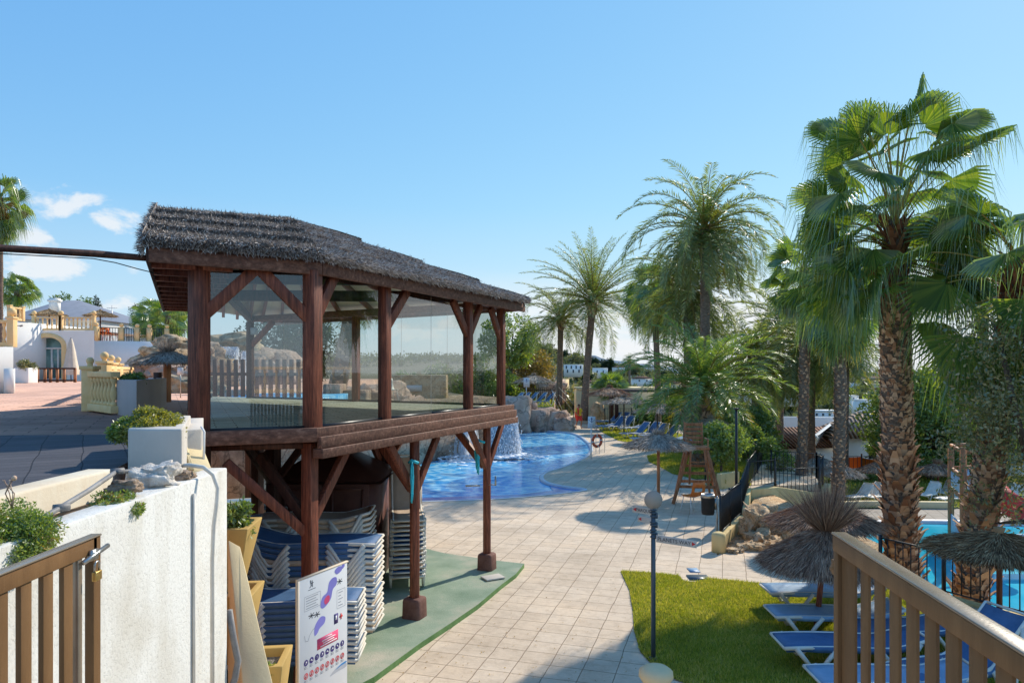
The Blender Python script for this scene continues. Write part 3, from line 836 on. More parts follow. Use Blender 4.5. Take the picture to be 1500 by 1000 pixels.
def parasol(label, base, brim_z, apex_z, R, pole_mat='wood', straw='straw', seed=0, group='thatched parasols', tuft=0.5, n=2600, prad=0.045, droop=0.12, lean=(0, 0), tn=500, w=0.006, flare=0.9):
    o = thing('thatched_parasol', label, 'parasol', base, 0, group)
    r = np.random.default_rng(seed)
    p = MB(); p.tube([(0, 0, -.05), (lean[0] * .5, lean[1] * .5, apex_z * .5), (lean[0], lean[1], apex_z)], prad, 10)
    p.build('pole', M[pole_mat], o, True)
    # under frame
    f = MB(); cx, cy = lean
    for k in range(10):
        a = 2 * PI * k / 10
        f.tube([(cx, cy, apex_z - .12), (cx + R * .93 * math.cos(a), cy + R * .93 * math.sin(a), brim_z + .05)], .012, 5)
    f.build('rib', M['wooddark'], o)
    nb = 28; base_ = MB()
    prof = [(R * .97, brim_z + .03), (R * .99, brim_z + .08), (R * .62, brim_z + (apex_z - brim_z) * .50), (R * .25, brim_z + (apex_z - brim_z) * .83), (.07, apex_z)]
    prof2 = [(R * .97, brim_z + .03), (R * .6, brim_z + (apex_z - brim_z) * .42), (.06, apex_z - .08)]
    for pr, fl in ((prof, 1), (prof2, 0)):
        vs = []; fs = []
        for rr_, z in pr:
            for k in range(nb):
                a = 2 * PI * k / nb; j = 1 + .02 * math.sin(k * 5.1 + seed)
                vs.append((cx + rr_ * j * math.cos(a), cy + rr_ * j * math.sin(a), z))
        for i in range(len(pr) - 1):
            for k in range(nb):
                a_, b_ = i * nb + k, i * nb + (k + 1) % nb
                fs.append((a_, b_, b_ + nb, a_ + nb))
        base_.add(vs, fs)
    # straws over the cone
    t = r.uniform(0, 1, n) ** .62; a = r.uniform(0, 2 * PI, n)
    zt = np.interp(t, [0, .25, .62, 1.0], [apex_z, brim_z + (apex_z - brim_z) * .83, brim_z + (apex_z - brim_z) * .5, brim_z + .08])
    rad = R * t
    P = np.stack([cx + rad * np.cos(a), cy + rad * np.sin(a), zt + r.uniform(0, .035, n)], -1)
    sl = (apex_z - brim_z) / R
    D = np.stack([np.cos(a), np.sin(a), -sl * (.6 + .5 * t) + r.normal(0, .07, n)], -1) + r.normal(0, .10, (n, 3))
    straws(base_, P, D, r.uniform(.16, .34, n) * R, w, seed, .06)
    # brim fringe
    m = n // 2; a = r.uniform(0, 2 * PI, m)
    P = np.stack([cx + R * .93 * np.cos(a), cy + R * .93 * np.sin(a), brim_z + r.uniform(.02, .12, m)], -1)
    D = np.stack([np.cos(a), np.sin(a), -.55 + r.normal(0, .3, m)], -1) + r.normal(0, .14, (m, 3))
    straws(base_, P, D, r.uniform(.07, .19, m) * R, w, seed + 1, .08)
    base_.build('canopy', M[straw], o)
    if tuft:
        tf = MB(); a = r.uniform(0, 2 * PI, tn); fl = r.uniform(0, flare, tn)
        P = np.stack([cx + .06 * np.cos(a), cy + .06 * np.sin(a), np.full(tn, apex_z - .1)], -1)
        D = np.stack([np.cos(a) * fl, np.sin(a) * fl, np.full(tn, 1.0)], -1)
        straws(tf, P, D, r.uniform(.6, 1.1, tn) * tuft, w * .9, seed + 2, .10)
        tf.lathe([(.085, apex_z - .12), (.06, apex_z + .02), (.09, apex_z + .1)], (cx, cy, 0), 12)
        tf.build('tuft', M[straw], o)
    return o
# ---------------------------------------------------------------- ground, pools, sea, hills
def paving(name, c1, c2, mortar, rz, bw=0.5, bh=0.55, ms=0.012, dirt=(0.25, 0.2, 0.15), off=0.0, tone=0.5):
    m, nt, out = newmat(name)
    v = coords(nt, (1, 1, 1), rz, world=True)
    wob = N(nt, 'ShaderNodeTexNoise'); wob.inputs['Scale'].default_value = 1.4; wob.inputs['Detail'].default_value = 3; L(nt, v, wob.inputs['Vector'])
    sub = N(nt, 'ShaderNodeVectorMath', operation='MULTIPLY_ADD'); sub.inputs[1].default_value = (.05, .05, .0)
    L(nt, wob.outputs['Color'], sub.inputs[0]); L(nt, v, sub.inputs[2])
    b = N(nt, 'ShaderNodeTexBrick'); b.offset = off; b.inputs['Scale'].default_value = 1.0
    b.inputs['Brick Width'].default_value = bw; b.inputs['Row Height'].default_value = bh
    b.inputs['Mortar Size'].default_value = ms; b.inputs['Mortar Smooth'].default_value = 0.3; b.inputs['Bias'].default_value = 0
    b.inputs['Color1'].default_value = (0, 0, 0, 1); b.inputs['Color2'].default_value = (1, 1, 1, 1); b.inputs['Mortar'].default_value = (.5, .5, .5, 1)
    L(nt, sub.outputs[0], b.inputs['Vector'])
    tile = mixc(nt, b.outputs['Color'], c1, c2)
    big = ramp(nt, tex(nt, v, 0.45, 7, .7), [(0.3, (0.72, 0.70, 0.68)), (0.5, (.98, .96, .94)), (0.7, (1.14, 1.08, 1.0))])
    col = mixc(nt, 1.0, tile, big, 'MULTIPLY')
    st = tex(nt, v, 5.0, 9, 0.75)
    col = mixc(nt, ramp(nt, st, [(0.48, (0, 0, 0)), (0.8, (tone,) * 3)]), col, dirt)
    col = mixc(nt, b.outputs['Fac'], col, mortar)
    hh = N(nt, 'ShaderNodeMath', operation='MULTIPLY_ADD'); hh.inputs[1].default_value = -1.0
    L(nt, b.outputs['Fac'], hh.inputs[0]); hh.inputs[2].default_value = 1.0
    h2 = N(nt, 'ShaderNodeMath', operation='MULTIPLY_ADD'); h2.inputs[1].default_value = 0.6
    L(nt, tex(nt, coords(nt, (1.0, 2.4, 1), rz, world=True), 7, 7, .7), h2.inputs[0]); L(nt, hh.outputs[0], h2.inputs[2])
    pbsdf(nt, out, col, 0.8, bump(nt, h2.outputs[0], 0.75, 0.02), 0.25)
    return m
RZP = math.radians(16.6)
M['paving'] = paving('stamped_concrete_paving', (0.66, 0.53, 0.395), (0.71, 0.585, 0.45), (0.30, 0.21, 0.14), RZP, .48, .42, .007, dirt=(0.36, 0.26, 0.17), tone=.75)
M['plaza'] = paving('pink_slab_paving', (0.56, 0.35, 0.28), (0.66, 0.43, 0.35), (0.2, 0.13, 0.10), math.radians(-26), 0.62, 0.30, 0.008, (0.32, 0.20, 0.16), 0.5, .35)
M['deckfloor'] = paving('grey_green_deck_boards', (0.30, 0.315, 0.25), (0.40, 0.41, 0.34), (0.06, 0.06, 0.05), math.radians(-24), 0.55, 0.19, 0.010, (0.22, 0.22, 0.17), 0.5, .4)
M['lowpaving'] = paving('pale_pool_paving', (0.34, 0.29, 0.24), (0.42, 0.37, 0.31), (0.2, 0.16, 0.12), 0.3, .5, .5)

def grassmat(name, a, b, c):
    m, nt, out = newmat(name); v = coords(nt, world=True)
    col = ramp(nt, tex(nt, v, 0.9, 8, .7), [(0.3, a), (0.5, b), (0.72, c)])
    col = mixc(nt, 0.6, col, ramp(nt, tex(nt, v, 22, 5, .7), [(0.3, (.5, .5, .5)), (0.7, (1.4, 1.4, 1.2))]), 'MULTIPLY')
    pbsdf(nt, out, col, 0.95, bump(nt, tex(nt, v, 45, 4, .8), 1.0, 0.03), 0.15)
    return m
M['grass'] = grassmat('lawn_turf', (0.12, 0.16, 0.02), (0.22, 0.25, 0.035), (0.38, 0.32, 0.10))
M['terrain'] = grassmat('scrub_and_dry_earth', (0.09, 0.105, 0.05), (0.22, 0.18, 0.115), (0.40, 0.32, 0.23))
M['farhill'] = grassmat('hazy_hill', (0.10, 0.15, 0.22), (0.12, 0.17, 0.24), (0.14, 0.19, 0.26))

def watermat(name, deep, mid, light, wscale=2.2, rip=0.22, caustic=0.55, dist=0.05):
    m, nt, out = newmat(name)
    v = coords(nt, world=True)
    n3 = N(nt, 'ShaderNodeTexNoise'); n3.inputs['Scale'].default_value = wscale * .8; n3.inputs['Detail'].default_value = 3; L(nt, v, n3.inputs['Vector'])
    ad = N(nt, 'ShaderNodeVectorMath', operation='MULTIPLY_ADD'); ad.inputs[1].default_value = (.6, .6, 0); L(nt, n3.outputs['Color'], ad.inputs[0]); L(nt, v, ad.inputs[2])
    vo = N(nt, 'ShaderNodeTexVoronoi'); vo.feature = 'SMOOTH_F1'; vo.inputs['Scale'].default_value = wscale; L(nt, ad.outputs[0], vo.inputs['Vector'])
    ca = ramp(nt, vo.outputs['Distance'], [(0.30, (0, 0, 0)), (0.62, (caustic,) * 3)])
    big = tex(nt, v, 0.12, 3)
    col = ramp(nt, big, [(0.35, deep), (0.65, mid)])
    col = mixc(nt, ca, col, light)
    b1 = bump(nt, tex(nt, coords(nt, (1, 1.0, 1), .3, world=True), wscale * 2.4, 5, .65), rip, dist)
    b2 = bump(nt, tex(nt, v, wscale * .7, 2), rip, dist * 2, b1)
    p = pbsdf(nt, out, col, 0.05, b2, 0.5)
    p.inputs['IOR'].default_value = 1.33; p.inputs['Specular IOR Level'].default_value = 0.35
    return m
M['water'] = watermat('azure_pool_water', (0.01, 0.27, 0.70), (0.05, 0.46, 0.86), (0.45, 0.82, 0.98), 3.0, .15, .9)
M['water2'] = watermat('cyan_pool_water', (0.02, 0.36, 0.52), (0.04, 0.46, 0.60), (0.15, 0.62, 0.74), 1.6, .08, .35)
M['sea'] = watermat('sea_water', (0.16, 0.24, 0.31), (0.20, 0.28, 0.35), (0.24, 0.32, 0.38), .05, .3, .3, 1.0)
M['poolrim'] = surf('pale_blue_pool_edge', (0.50, 0.54, 0.60), (0.70, 0.71, 0.72), 3, 0.5, 0.15, 30, .4, world=True)
M['beach'] = surf('painted_blue_pool_beach', (0.07, 0.16, 0.48), (0.10, 0.24, 0.60), 1.2, 0.15, 0.15, 12, .5, world=True)

# smooth closed curve through control points
def smooth_loop(pts, k=6):
    n = len(pts); out = []
    for i in range(n):
        p0, p1, p2, p3 = [Vector(pts[(i + j - 1) % n][:2]) for j in range(4)]
        for s in range(k):
            t = s / k
            out.append(tuple(0.5 * ((2 * p1) + (p2 - p0) * t + (2 * p0 - 5 * p1 + 4 * p2 - p3) * t * t + (3 * p1 - p0 - 3 * p2 + p3) * t ** 3)))
    return out
def offset_loop(l, d):
    n = len(l); o = []
    ar = sum(l[i][0] * l[(i + 1) % n][1] - l[(i + 1) % n][0] * l[i][1] for i in range(n))
    sg = 1 if ar > 0 else -1
    for i in range(n):
        a, b = Vector(l[i - 1]), Vector(l[(i + 1) % n]); t = (b - a).normalized()
        o.append((l[i][0] + sg * t.y * d, l[i][1] - sg * t.x * d))
    return o
def g2(px, py, z=0.0): p = G(px, py, z); return (p.x, p.y)
pool_ctl = [g2(836, 634), g2(856, 645), g2(864, 657), g2(858, 667), g2(844, 675), g2(818, 685), g2(798, 691), g2(790, 698), g2(797, 706), g2(822, 712),
            g2(852, 716), g2(845, 719), g2(800, 724), g2(740, 729), g2(680, 732), g2(600, 734), g2(500, 737), (-9, 23.5), (-14, 28), (-14, 38), (-6, 44), g2(735, 632), g2(790, 630)]
pool = smooth_loop(pool_ctl, 6)
LOW = -1.05
pool2_ctl = [g2(1262, 772, LOW), g2(1300, 765, LOW), g2(1400, 765, LOW), (19, 24.2), (24, 23), (26, 16), (20, 13.2), g2(1480, 906, LOW), g2(1400, 880, LOW), g2(1330, 838, LOW), g2(1280, 800, LOW)]
pool2 = smooth_loop(pool2_ctl, 5)

WALLN = (4.75, 16.45)
deck_outer = [(-9.5, -5), (11, -5), (10.3, 8.5), (8.9, 12.1), (7.6, 14.5), (6.9, 16.3), (5.35, 17.2), WALLN, (5.3, 18.3), (6.7, 20.7), (8.6, 25.5), (9.7, 26.3), (11.5, 26.6), (12.4, 29), (12.2, 33.3), (16, 45), (19, 60),
              (20, 78), (-14, 78), (-14.5, 60), (-14.5, 39), (-14.5, 27.5), (-9.6, 22.9), (-9.5, 5)]
d = MB(); d.sheet(deck_outer, [pool], 0.0)
n = len(deck_outer)
for i in range(n):
    a, b = deck_outer[i], deck_outer[(i + 1) % n]
    d.add([(a[0], a[1], 0), (b[0], b[1], 0), (b[0], b[1], -1.4), (a[0], a[1], -1.4)], [(0, 3, 2, 1)])
struct('pool_terrace', d, M['paving'])
w = MB(); w.sheet(pool, (), -0.07)
struct('pool_water', w, M['water'])
rim = MB(); a, b = offset_loop(pool, 0.02), offset_loop(pool, 0.17)
n = len(pool)
vs = [(*p, -0.07 + .004) for p in pool] + [(*p, 0.012) for p in pool] + [(*p, 0.012) for p in b]
fs = []
for i in range(n):
    j = (i + 1) % n
    fs += [(i, j, j + n, i + n), (i + n, j + n, j + 2 * n, i + 2 * n)]
rim.add(vs, fs)
struct('pool_edge', rim, M['poolrim'])
# shallow painted beach where the pool runs out over the paving
bp = [g2(860, 717), g2(838, 713.5), g2(815, 708), g2(800, 702), g2(810, 716), g2(760, 722), g2(690, 724.5), g2(600, 727), g2(600, 733), g2(690, 731), g2(760, 727), g2(820, 722)]
bb = MB(); bb.sheet(bp, (), -0.045); struct('pool_beach', bb, M['beach'])

lp_outer = [(4.2, 9), (11, 8), (14, 9), (40, 9), (40, 27.2), (4.2, 27.2)]
lp = MB(); lp.sheet([(4.2, 9), (40, 9), (40, 27.3), (4.2, 27.3)], [pool2], LOW)
struct('lower_terrace', lp, M['lowpaving'])
w2 = MB(); w2.sheet(pool2, (), LOW - .06); struct('lower_pool_water', w2, M['water2'])
rim = MB(); b = offset_loop(pool2, 0.35); n = len(pool2)
vs = [(*p, LOW - .056) for p in pool2] + [(*p, LOW + .03) for p in pool2] + [(*p, LOW + .03) for p in b]
fs = []
for i in range(n):
    j = (i + 1) % n; fs += [(i, j, j + n, i + n), (i + n, j + n, j + 2 * n, i + 2 * n)]
rim.add(vs, fs); struct('lower_pool_edge', rim, M['poolrim'])

# terrain sheet: gardens, valley, hill, slope to the sea
TY = [(-60, -1.25), (36, -1.25), (46, -2.6), (70, -5.5), (110, -8.5), (200, -8.5), (350, -4.5), (480, -2.5), (620, -6), (900, -28), (1500, -60), (4000, -64)]
def terr(x, y):
    z = TY[-1][1]
    for (a, za), (b, zb) in zip(TY, TY[1:]):
        if y < b:
            t = max(0, (y - a) / (b - a)); t = t * t * (3 - 2 * t); z = za + (zb - za) * t; break
    r = x / max(y, 1.0)
    # wooded rise on the left part of the valley
    hl = max(0.0, min(1.0, (0.16 - r) / 0.12)); hl = hl * hl * (3 - 2 * hl)
    z += hl * 15.0 * math.exp(-((y - 560) / 190) ** 2)
    hr = max(0.0, min(1.0, (r - 0.55) / 0.3)); z += hr * 5 * math.exp(-((y - 300) / 200) ** 2) * max(0, min(1, (y - 50) / 60))
    if y > 45: z += 1.6 * noise.noise(Vector((x * .018, y * .018, 0))) * min(1, (y - 45) / 60)
    return z
ys = sorted(set(list(range(-60, 60, 6)) + list(range(60, 260, 10)) + list(range(260, 900, 25)) + [950, 1050, 1200, 1400, 1700, 2200, 3000, 4000]))
ts = [-1.9 + 3.8 * i / 76 for i in range(77)]
tm = MB(); vs = []; fs = []
for y in ys:
    for t in ts:
        x = t * (max(y, 0) * 0.95 + 60)
        vs.append((x, y, terr(x, y)))
nt_ = len(ts)
for i in range(len(ys) - 1):
    for j in range(nt_ - 1):
        a = i * nt_ + j
        fs.append((a, a + 1, a + 1 + nt_, a + nt_))
tm.add(vs, fs); struct('terrain', tm, M['terrain'], True)
s_ = MB(); s_.add([(-60000, -3000, -46), (60000, -3000, -46), (60000, 60000, -46), (-60000, 60000, -46)], [(0, 1, 2, 3)])
struct('sea', s_, M['sea'])
# far mountains (seen over the town)
def ridge(name, Y, pts, mat):
    m = MB(); vs = []; fs = []; k = 0
    n = 160; x0, x1 = pts[0][0], pts[-1][0]
    for i in range(n + 1):
        px = x0 + (x1 - x0) * i / n
        py = np.interp(px, [p[0] for p in pts], [p[1] for p in pts]) - 2.2 * noise.noise(Vector((px * .05, 0, Y))) - 1.0 * noise.noise(Vector((px * .17, 3, Y)))
        p = W(px, py, Y)
        vs += [(p.x, Y - 1300, -60), (p.x, Y - 500, p.z * .55 - 10), (p.x, Y, p.z), (p.x, Y + 900, -60)]
    for i in range(n):
        for j in range(3):
            a = i * 4 + j; fs.append((a, a + 4, a + 5, a + 1))
    m.add(vs, fs); struct(name, m, mat, True)
ridge('far_hills', 7000, [(-300, 545), (560, 545), (640, 530), (700, 524), (760, 523), (785, 520), (810, 523), (830, 527), (852, 521), (868, 520), (890, 527), (920, 529), (955, 535), (1010, 540), (1100, 545), (1200, 548)], M['farhill'])

# upper plaza with its retaining edge
PZ = 3.5
plaza_poly = [(-60, -6), (-3.12, -6), (-3.12, 5.5), (-4.25, 8.6), (-9.35, 21.2), (-10.5, 23.5), (-11, 60), (-80, 60), (-80, -6)]
u = MB(); u.prism(plaza_poly, -1.3, PZ)
struct('upper_plaza', u, M['plaza'])
M['slate'] = paving('dark_slate_paving', (0.070, 0.070, 0.082), (0.095, 0.094, 0.108), (0.025, 0.027, 0.035), math.radians(-31), 0.36, 0.22, 0.006, (0.045, 0.045, 0.055), 0.0, .3)  # finer tile grid; its dark colour stands in for shade on the plaza
u = MB(); u.sheet([(-60, -6), (-3.13, -6), (-3.13, 5.5), (-3.65, 7.3), (-4.3, 8.75), (-6.2, 8.6), (-12, 9.3), (-60, 9.0)], (), PZ + .004); struct('slate_paving', u, M['slate'])  # dark sheet laid where the near plaza lies in shadow

# near lawn
lawn_poly = smooth_loop([g2(908, 836), g2(955, 838), g2(996, 842), g2(1012, 848), g2(1036, 847), g2(1100, 852), g2(1170, 861), g2(1240, 872)], 3)[:-3]
lawn_poly = [g2(909, 836.5), g2(955, 839), g2(994, 843), g2(1001, 850), g2(1012, 852.5), g2(1026, 851), g2(1034, 846.5), g2(1100, 853), g2(1170, 862), (6.75, 13.6), (7.35, 14.1), (8.6, 12.0), (10.0, 8.5), (10.6, 2), (3.2, 2),
             g2(1060, 1020), g2(1005, 1002), g2(965, 985), g2(938, 955), g2(929, 925), g2(927, 895), g2(922, 865)]
lw = MB(); lw.sheet(lawn_poly, (), 0.012); struct('lawn', lw, M['grass'])
def in_poly(x, y, poly):
    c = np.zeros(len(x), bool); n = len(poly)
    for i in range(n):
        x0, y0 = poly[i]; x1, y1 = poly[(i + 1) % n]
        k = ((y0 > y) != (y1 > y)) & (x < (x1 - x0) * (y - y0) / ((y1 - y0) or 1e-9) + x0); c ^= k
    return c
def blades(poly, n, h, w, z, seed=1, name='grass', label='short green grass growing on the near lawn'):
    r = np.random.default_rng(seed); P = np.array(poly)
    x = r.uniform(P[:, 0].min(), P[:, 0].max(), n * 3); y = r.uniform(P[:, 1].min(), P[:, 1].max(), n * 3)
    k = in_poly(x, y, poly); x = x[k][:n]; y = y[k][:n]; m = len(x)
    a = r.uniform(0, 2 * PI, m); hh = h * r.uniform(.4, 1.5, m); ln = r.normal(0, .4, (m, 2)) * hh[:, None]
    b = np.stack([x, y, np.full(m, z)], -1); s = np.stack([np.cos(a) * w, np.sin(a) * w, a * 0], -1)
    t = b + np.stack([ln[:, 0], ln[:, 1], hh], -1)
    mb = MB(); mb.addnp(np.stack([b - s, b + s, t], 1), 3)
    o = mb.build(name, M['grassblade']); tag(o, label, 'grass', None, 'stuff'); return o
near_lawn = [p for p in lawn_poly if p[1] > 8.0 or p[0] < 0] 
blades([p if p[1] > 8 else (p[0], 8.3) for p in lawn_poly], 150000, 0.045, 0.006, 0.012)
# lawn between terrace and hedge in the middle distance
ml = [g2(948, 668), g2(975, 662), g2(1060, 664), g2(1100, 672), (11.3, 33), (8.8, 26.2), g2(1075, 700), g2(1020, 702), g2(985, 694), g2(965, 683), g2(950, 676)]
a_ = MB(); a_.sheet(ml, (), 0.012); struct('middle_lawn', a_, M['grass'])
blades(ml, 26000, 0.07, 0.012, 0.012, 2, 'grass', 'shaded grass growing on the lawn behind the lifeguard chair')
fl = [g2(873, 618), g2(935, 618), g2(1010, 640), g2(1015, 655), g2(990, 652), g2(940, 652), g2(905, 645), g2(880, 632)]
a_ = MB(); a_.sheet(fl, (), 0.012); struct('far_lawn', a_, M['grass'])
blades(fl, 16000, 0.10, 0.02, 0.012, 3, 'grass', 'grass growing under the far row of blue loungers')
ll = [(10.5, 27.4), (42, 27.4), (42, 36), (10.5, 36)]
a_ = MB(); a_.sheet(ll, (), LOW + .02); struct('lower_lawn', a_, M['grass'])
blades(ll, 20000, 0.10, 0.016, LOW + .02, 4, 'grass', 'bright grass growing on the lawn beyond the lower pool')
# ---------------------------------------------------------------- the two-storey gazebo
DZ = 3.5
P_NL = Vector((-3.92, 8.9)); P_NR = Vector((-2.67, 9.5)); P_FR = Vector((-.24, 15.5)); P_BL = Vector((-7.3, 19.8))
gz = thing('gazebo', 'large thatched timber gazebo with glass sides raised on posts beside the pool', 'gazebo', (-3.5, 13.5, 0))
def gb(mb, name, mat, parent=gz, smooth=False, bevel=0.0): return mb.build(name, mat, parent, smooth, True, bevel)
deck_poly = [(-4.1, 8.72), (-2.62, 9.38), (-.05, 15.65), (-7.4, 20.05), (-8.9, 21.1)]
m = MB(); m.prism(deck_poly, DZ - .07, DZ + .004); gb(m, 'deck_floor', M['deckfloor'])
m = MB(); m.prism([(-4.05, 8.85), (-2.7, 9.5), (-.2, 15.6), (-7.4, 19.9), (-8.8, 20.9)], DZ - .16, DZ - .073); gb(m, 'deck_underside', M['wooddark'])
# stepped edge beams: top ledge catches the light
dF = (Vector(deck_poly[1]) - Vector(deck_poly[0])).normalized(); dR = (Vector(deck_poly[2]) - Vector(deck_poly[1])).normalized()
nR = Vector((dR.y, -dR.x)); nF = Vector((dF.y, -dF.x))
def edge(a, b, n_, o, z0, z1, w, ext0=0, ext1=0):
    d_ = (Vector(b) - Vector(a)).normalized()
    a2 = Vector(a) - d_ * ext0 + n_ * (o + w / 2); b2 = Vector(b) + d_ * ext1 + n_ * (o + w / 2)
    m = MB(); m.beam((*a2, (z0 + z1) / 2), (*b2, (z0 + z1) / 2), w, z1 - z0); return m
for i, (o, z0, z1, w) in enumerate(((0.0, 3.37, 3.53, .07), (0.07, 3.26, 3.415, .06), (.0, 3.13, 3.255, .16))):
    gb(edge(deck_poly[1], deck_poly[2], nR, o, z0, z1, w, 0.02, .1), 'edge_beam', M['woodx'], bevel=.008)
gb(edge(deck_poly[0], deck_poly[1], nF, 0.0, 3.35, 3.535, .08, .1, .04), 'edge_beam', M['woodx'], bevel=.008)
# joists
for i in range(13):
    t = (i + .5) / 13
    a = Vector(deck_poly[1]).lerp(Vector(deck_poly[2]), t) - nR * .1; b = Vector(deck_poly[0]).lerp(Vector(deck_poly[4]), t) + Vector((.3, .1))
    m = MB(); m.beam((*a, 3.285), (*b, 3.285), .09, .10); gb(m, 'joist', M['wooddark'])
# upper posts
TOPZ = 5.62
up = {'nl': (-3.92, 8.9), 'nr': (-2.67, 9.5), 'r1': (-2.0, 11.15), 'r2': (-.86, 13.9), 'fr': (-.24, 15.5), 'bl': (-7.3, 19.8), 'l1': (-4.82, 10.85), 'l2': (-6.1, 13.6), 'b1': (-3.9, 17.75)}
for k, p in up.items():
    w = .19 if k in ('nr', 'nl') else .155
    m = MB(); m.box((p[0], p[1], (DZ + TOPZ) / 2 + .003), (w, w, TOPZ - DZ), rz=math.atan2(dR.y, dR.x))
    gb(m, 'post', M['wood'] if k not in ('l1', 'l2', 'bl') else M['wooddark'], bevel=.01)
def brace(p, q, z0, z1, reach, w=.10, h=.15, mat='wood', zb=None):
    d_ = (Vector(q) - Vector(p)).normalized(); a = Vector(p) + d_ * .05
    m = MB(); e = a + d_ * reach
    m.beam((*a, z0), (*e, z1), w, h); gb(m, 'brace', M[mat], bevel=.006)
for a, b, r_ in (('nl', 'nr', .62), ('nr', 'nl', .62), ('nr', 'r1', .42), ('r1', 'r2', .62), ('r2', 'r1', .62), ('r2', 'fr', .55), ('fr', 'r2', .55), ('bl', 'b1', .9), ('l1', 'l2', .8)):
    brace(up[a], up[b], 4.98, 5.60, r_, .085, .15)
# lintels and outer fascia boards
E1 = Vector((-4.27, 8.33, 5.56)); E2 = Vector((-2.55, 9.52, 5.56)); E3 = Vector((.27, 15.6, 5.58)); E5 = Vector((-7.2, 20.9, 5.6)); E4 = Vector((-7.6, 15.5, 5.58))
def lint(p, q, z=5.63, w=.12, h=.17, mat='woodx', name='lintel'):
    m = MB(); m.beam((p[0], p[1], z), (q[0], q[1], z), w, h); gb(m, name, M[mat], bevel=.008)
lint(up['nl'], up['nr'], 5.70); lint(up['nr'], up['fr'], 5.70); lint(up['bl'], up['fr'], 5.70); lint((-4.0, 9), up['bl'], 5.70, mat='wooddark')
lint(E1, E2, E1.z + .085, .05, .17, name='fascia'); lint(E1 + Vector((.02, .03, 0)), E2 + Vector((.01, .06, 0)), E1.z + .21, .05, .075, name='fascia')
lint(E2, E3, E2.z + .085, .05, .17, name='fascia'); lint(E2 + Vector((-.02, .03, 0)), E3 + Vector((-.04, 0, 0)), E2.z + .21, .05, .075, name='fascia')
lint(E3, E5, 5.67, .05, .17, name='fascia'); lint(E1, E4, 5.66, .05, .2, mat='wooddark', name='fascia')
# glass sides
m, nt, out = newmat('tinted_glass')
tr = N(nt, 'ShaderNodeBsdfTransparent'); tr.inputs['Color'].default_value = (0.78, 0.82, 0.80, 1)
gl = N(nt, 'ShaderNodeBsdfGlossy'); gl.inputs['Roughness'].default_value = 0.015; gl.inputs['Color'].default_value = (1, 1, 1, 1)
fr = N(nt, 'ShaderNodeFresnel'); fr.inputs['IOR'].default_value = 1.5
ma = N(nt, 'ShaderNodeMath', operation='MULTIPLY_ADD'); ma.inputs[1].default_value = 1.25; ma.inputs[2].default_value = 0.045; L(nt, fr.outputs[0], ma.inputs[0])
df = N(nt, 'ShaderNodeBsdfDiffuse'); df.inputs['Color'].default_value = (.7, .7, .68, 1)
vg = coords(nt); dust = ramp(nt, tex(nt, vg, 3, 8, .75), [(0.5, (0.0,) * 3), (0.85, (0.06,) * 3)])
m1 = N(nt, 'ShaderNodeMixShader'); L(nt, ma.outputs[0], m1.inputs[0]); L(nt, tr.outputs[0], m1.inputs[1]); L(nt, gl.outputs[0], m1.inputs[2])
m2 = N(nt, 'ShaderNodeMixShader'); L(nt, dust, m2.inputs[0]); L(nt, m1.outputs[0], m2.inputs[1]); L(nt, df.outputs[0], m2.inputs[2])
L(nt, m2.outputs[0], out.inputs['Surface']); M['glass'] = m
def pane(p, q, z0=DZ + .05, z1=5.58, split=1):
    p, q = Vector(p), Vector(q); d_ = (q - p).normalized()
    p, q = p + d_ * .1, q - d_ * .1
    for i in range(split):
        a, b = p.lerp(q, i / split) + d_ * .004, p.lerp(q, (i + 1) / split) - d_ * .004
        m = MB(); m.add([(*a, z0), (*b, z0), (*b, z1), (*a, z1)], [(0, 1, 2, 3)]); g_ = gb(m, 'glass_pane', M['glass'])
        fm = MB(); fm.beam((*a, z0 - .02), (*b, z0 - .02), .04, .045)
        gb(fm, 'pane_rail', M['black'])
        if i: fm = MB(); fm.beam((*a, z0 + .002), (*a, z1), .006, .006, roll=(1, 0, 0)); gb(fm, 'pane_seam', M['whiteplastic'])
pane(up['nl'], up['nr']); pane(up['nr'], up['r1']); pane(up['r1'], up['r2'], split=2); pane(up['r2'], up['fr'])
pane(up['bl'], up['b1'], split=3); pane(up['b1'], up['fr'], split=3)
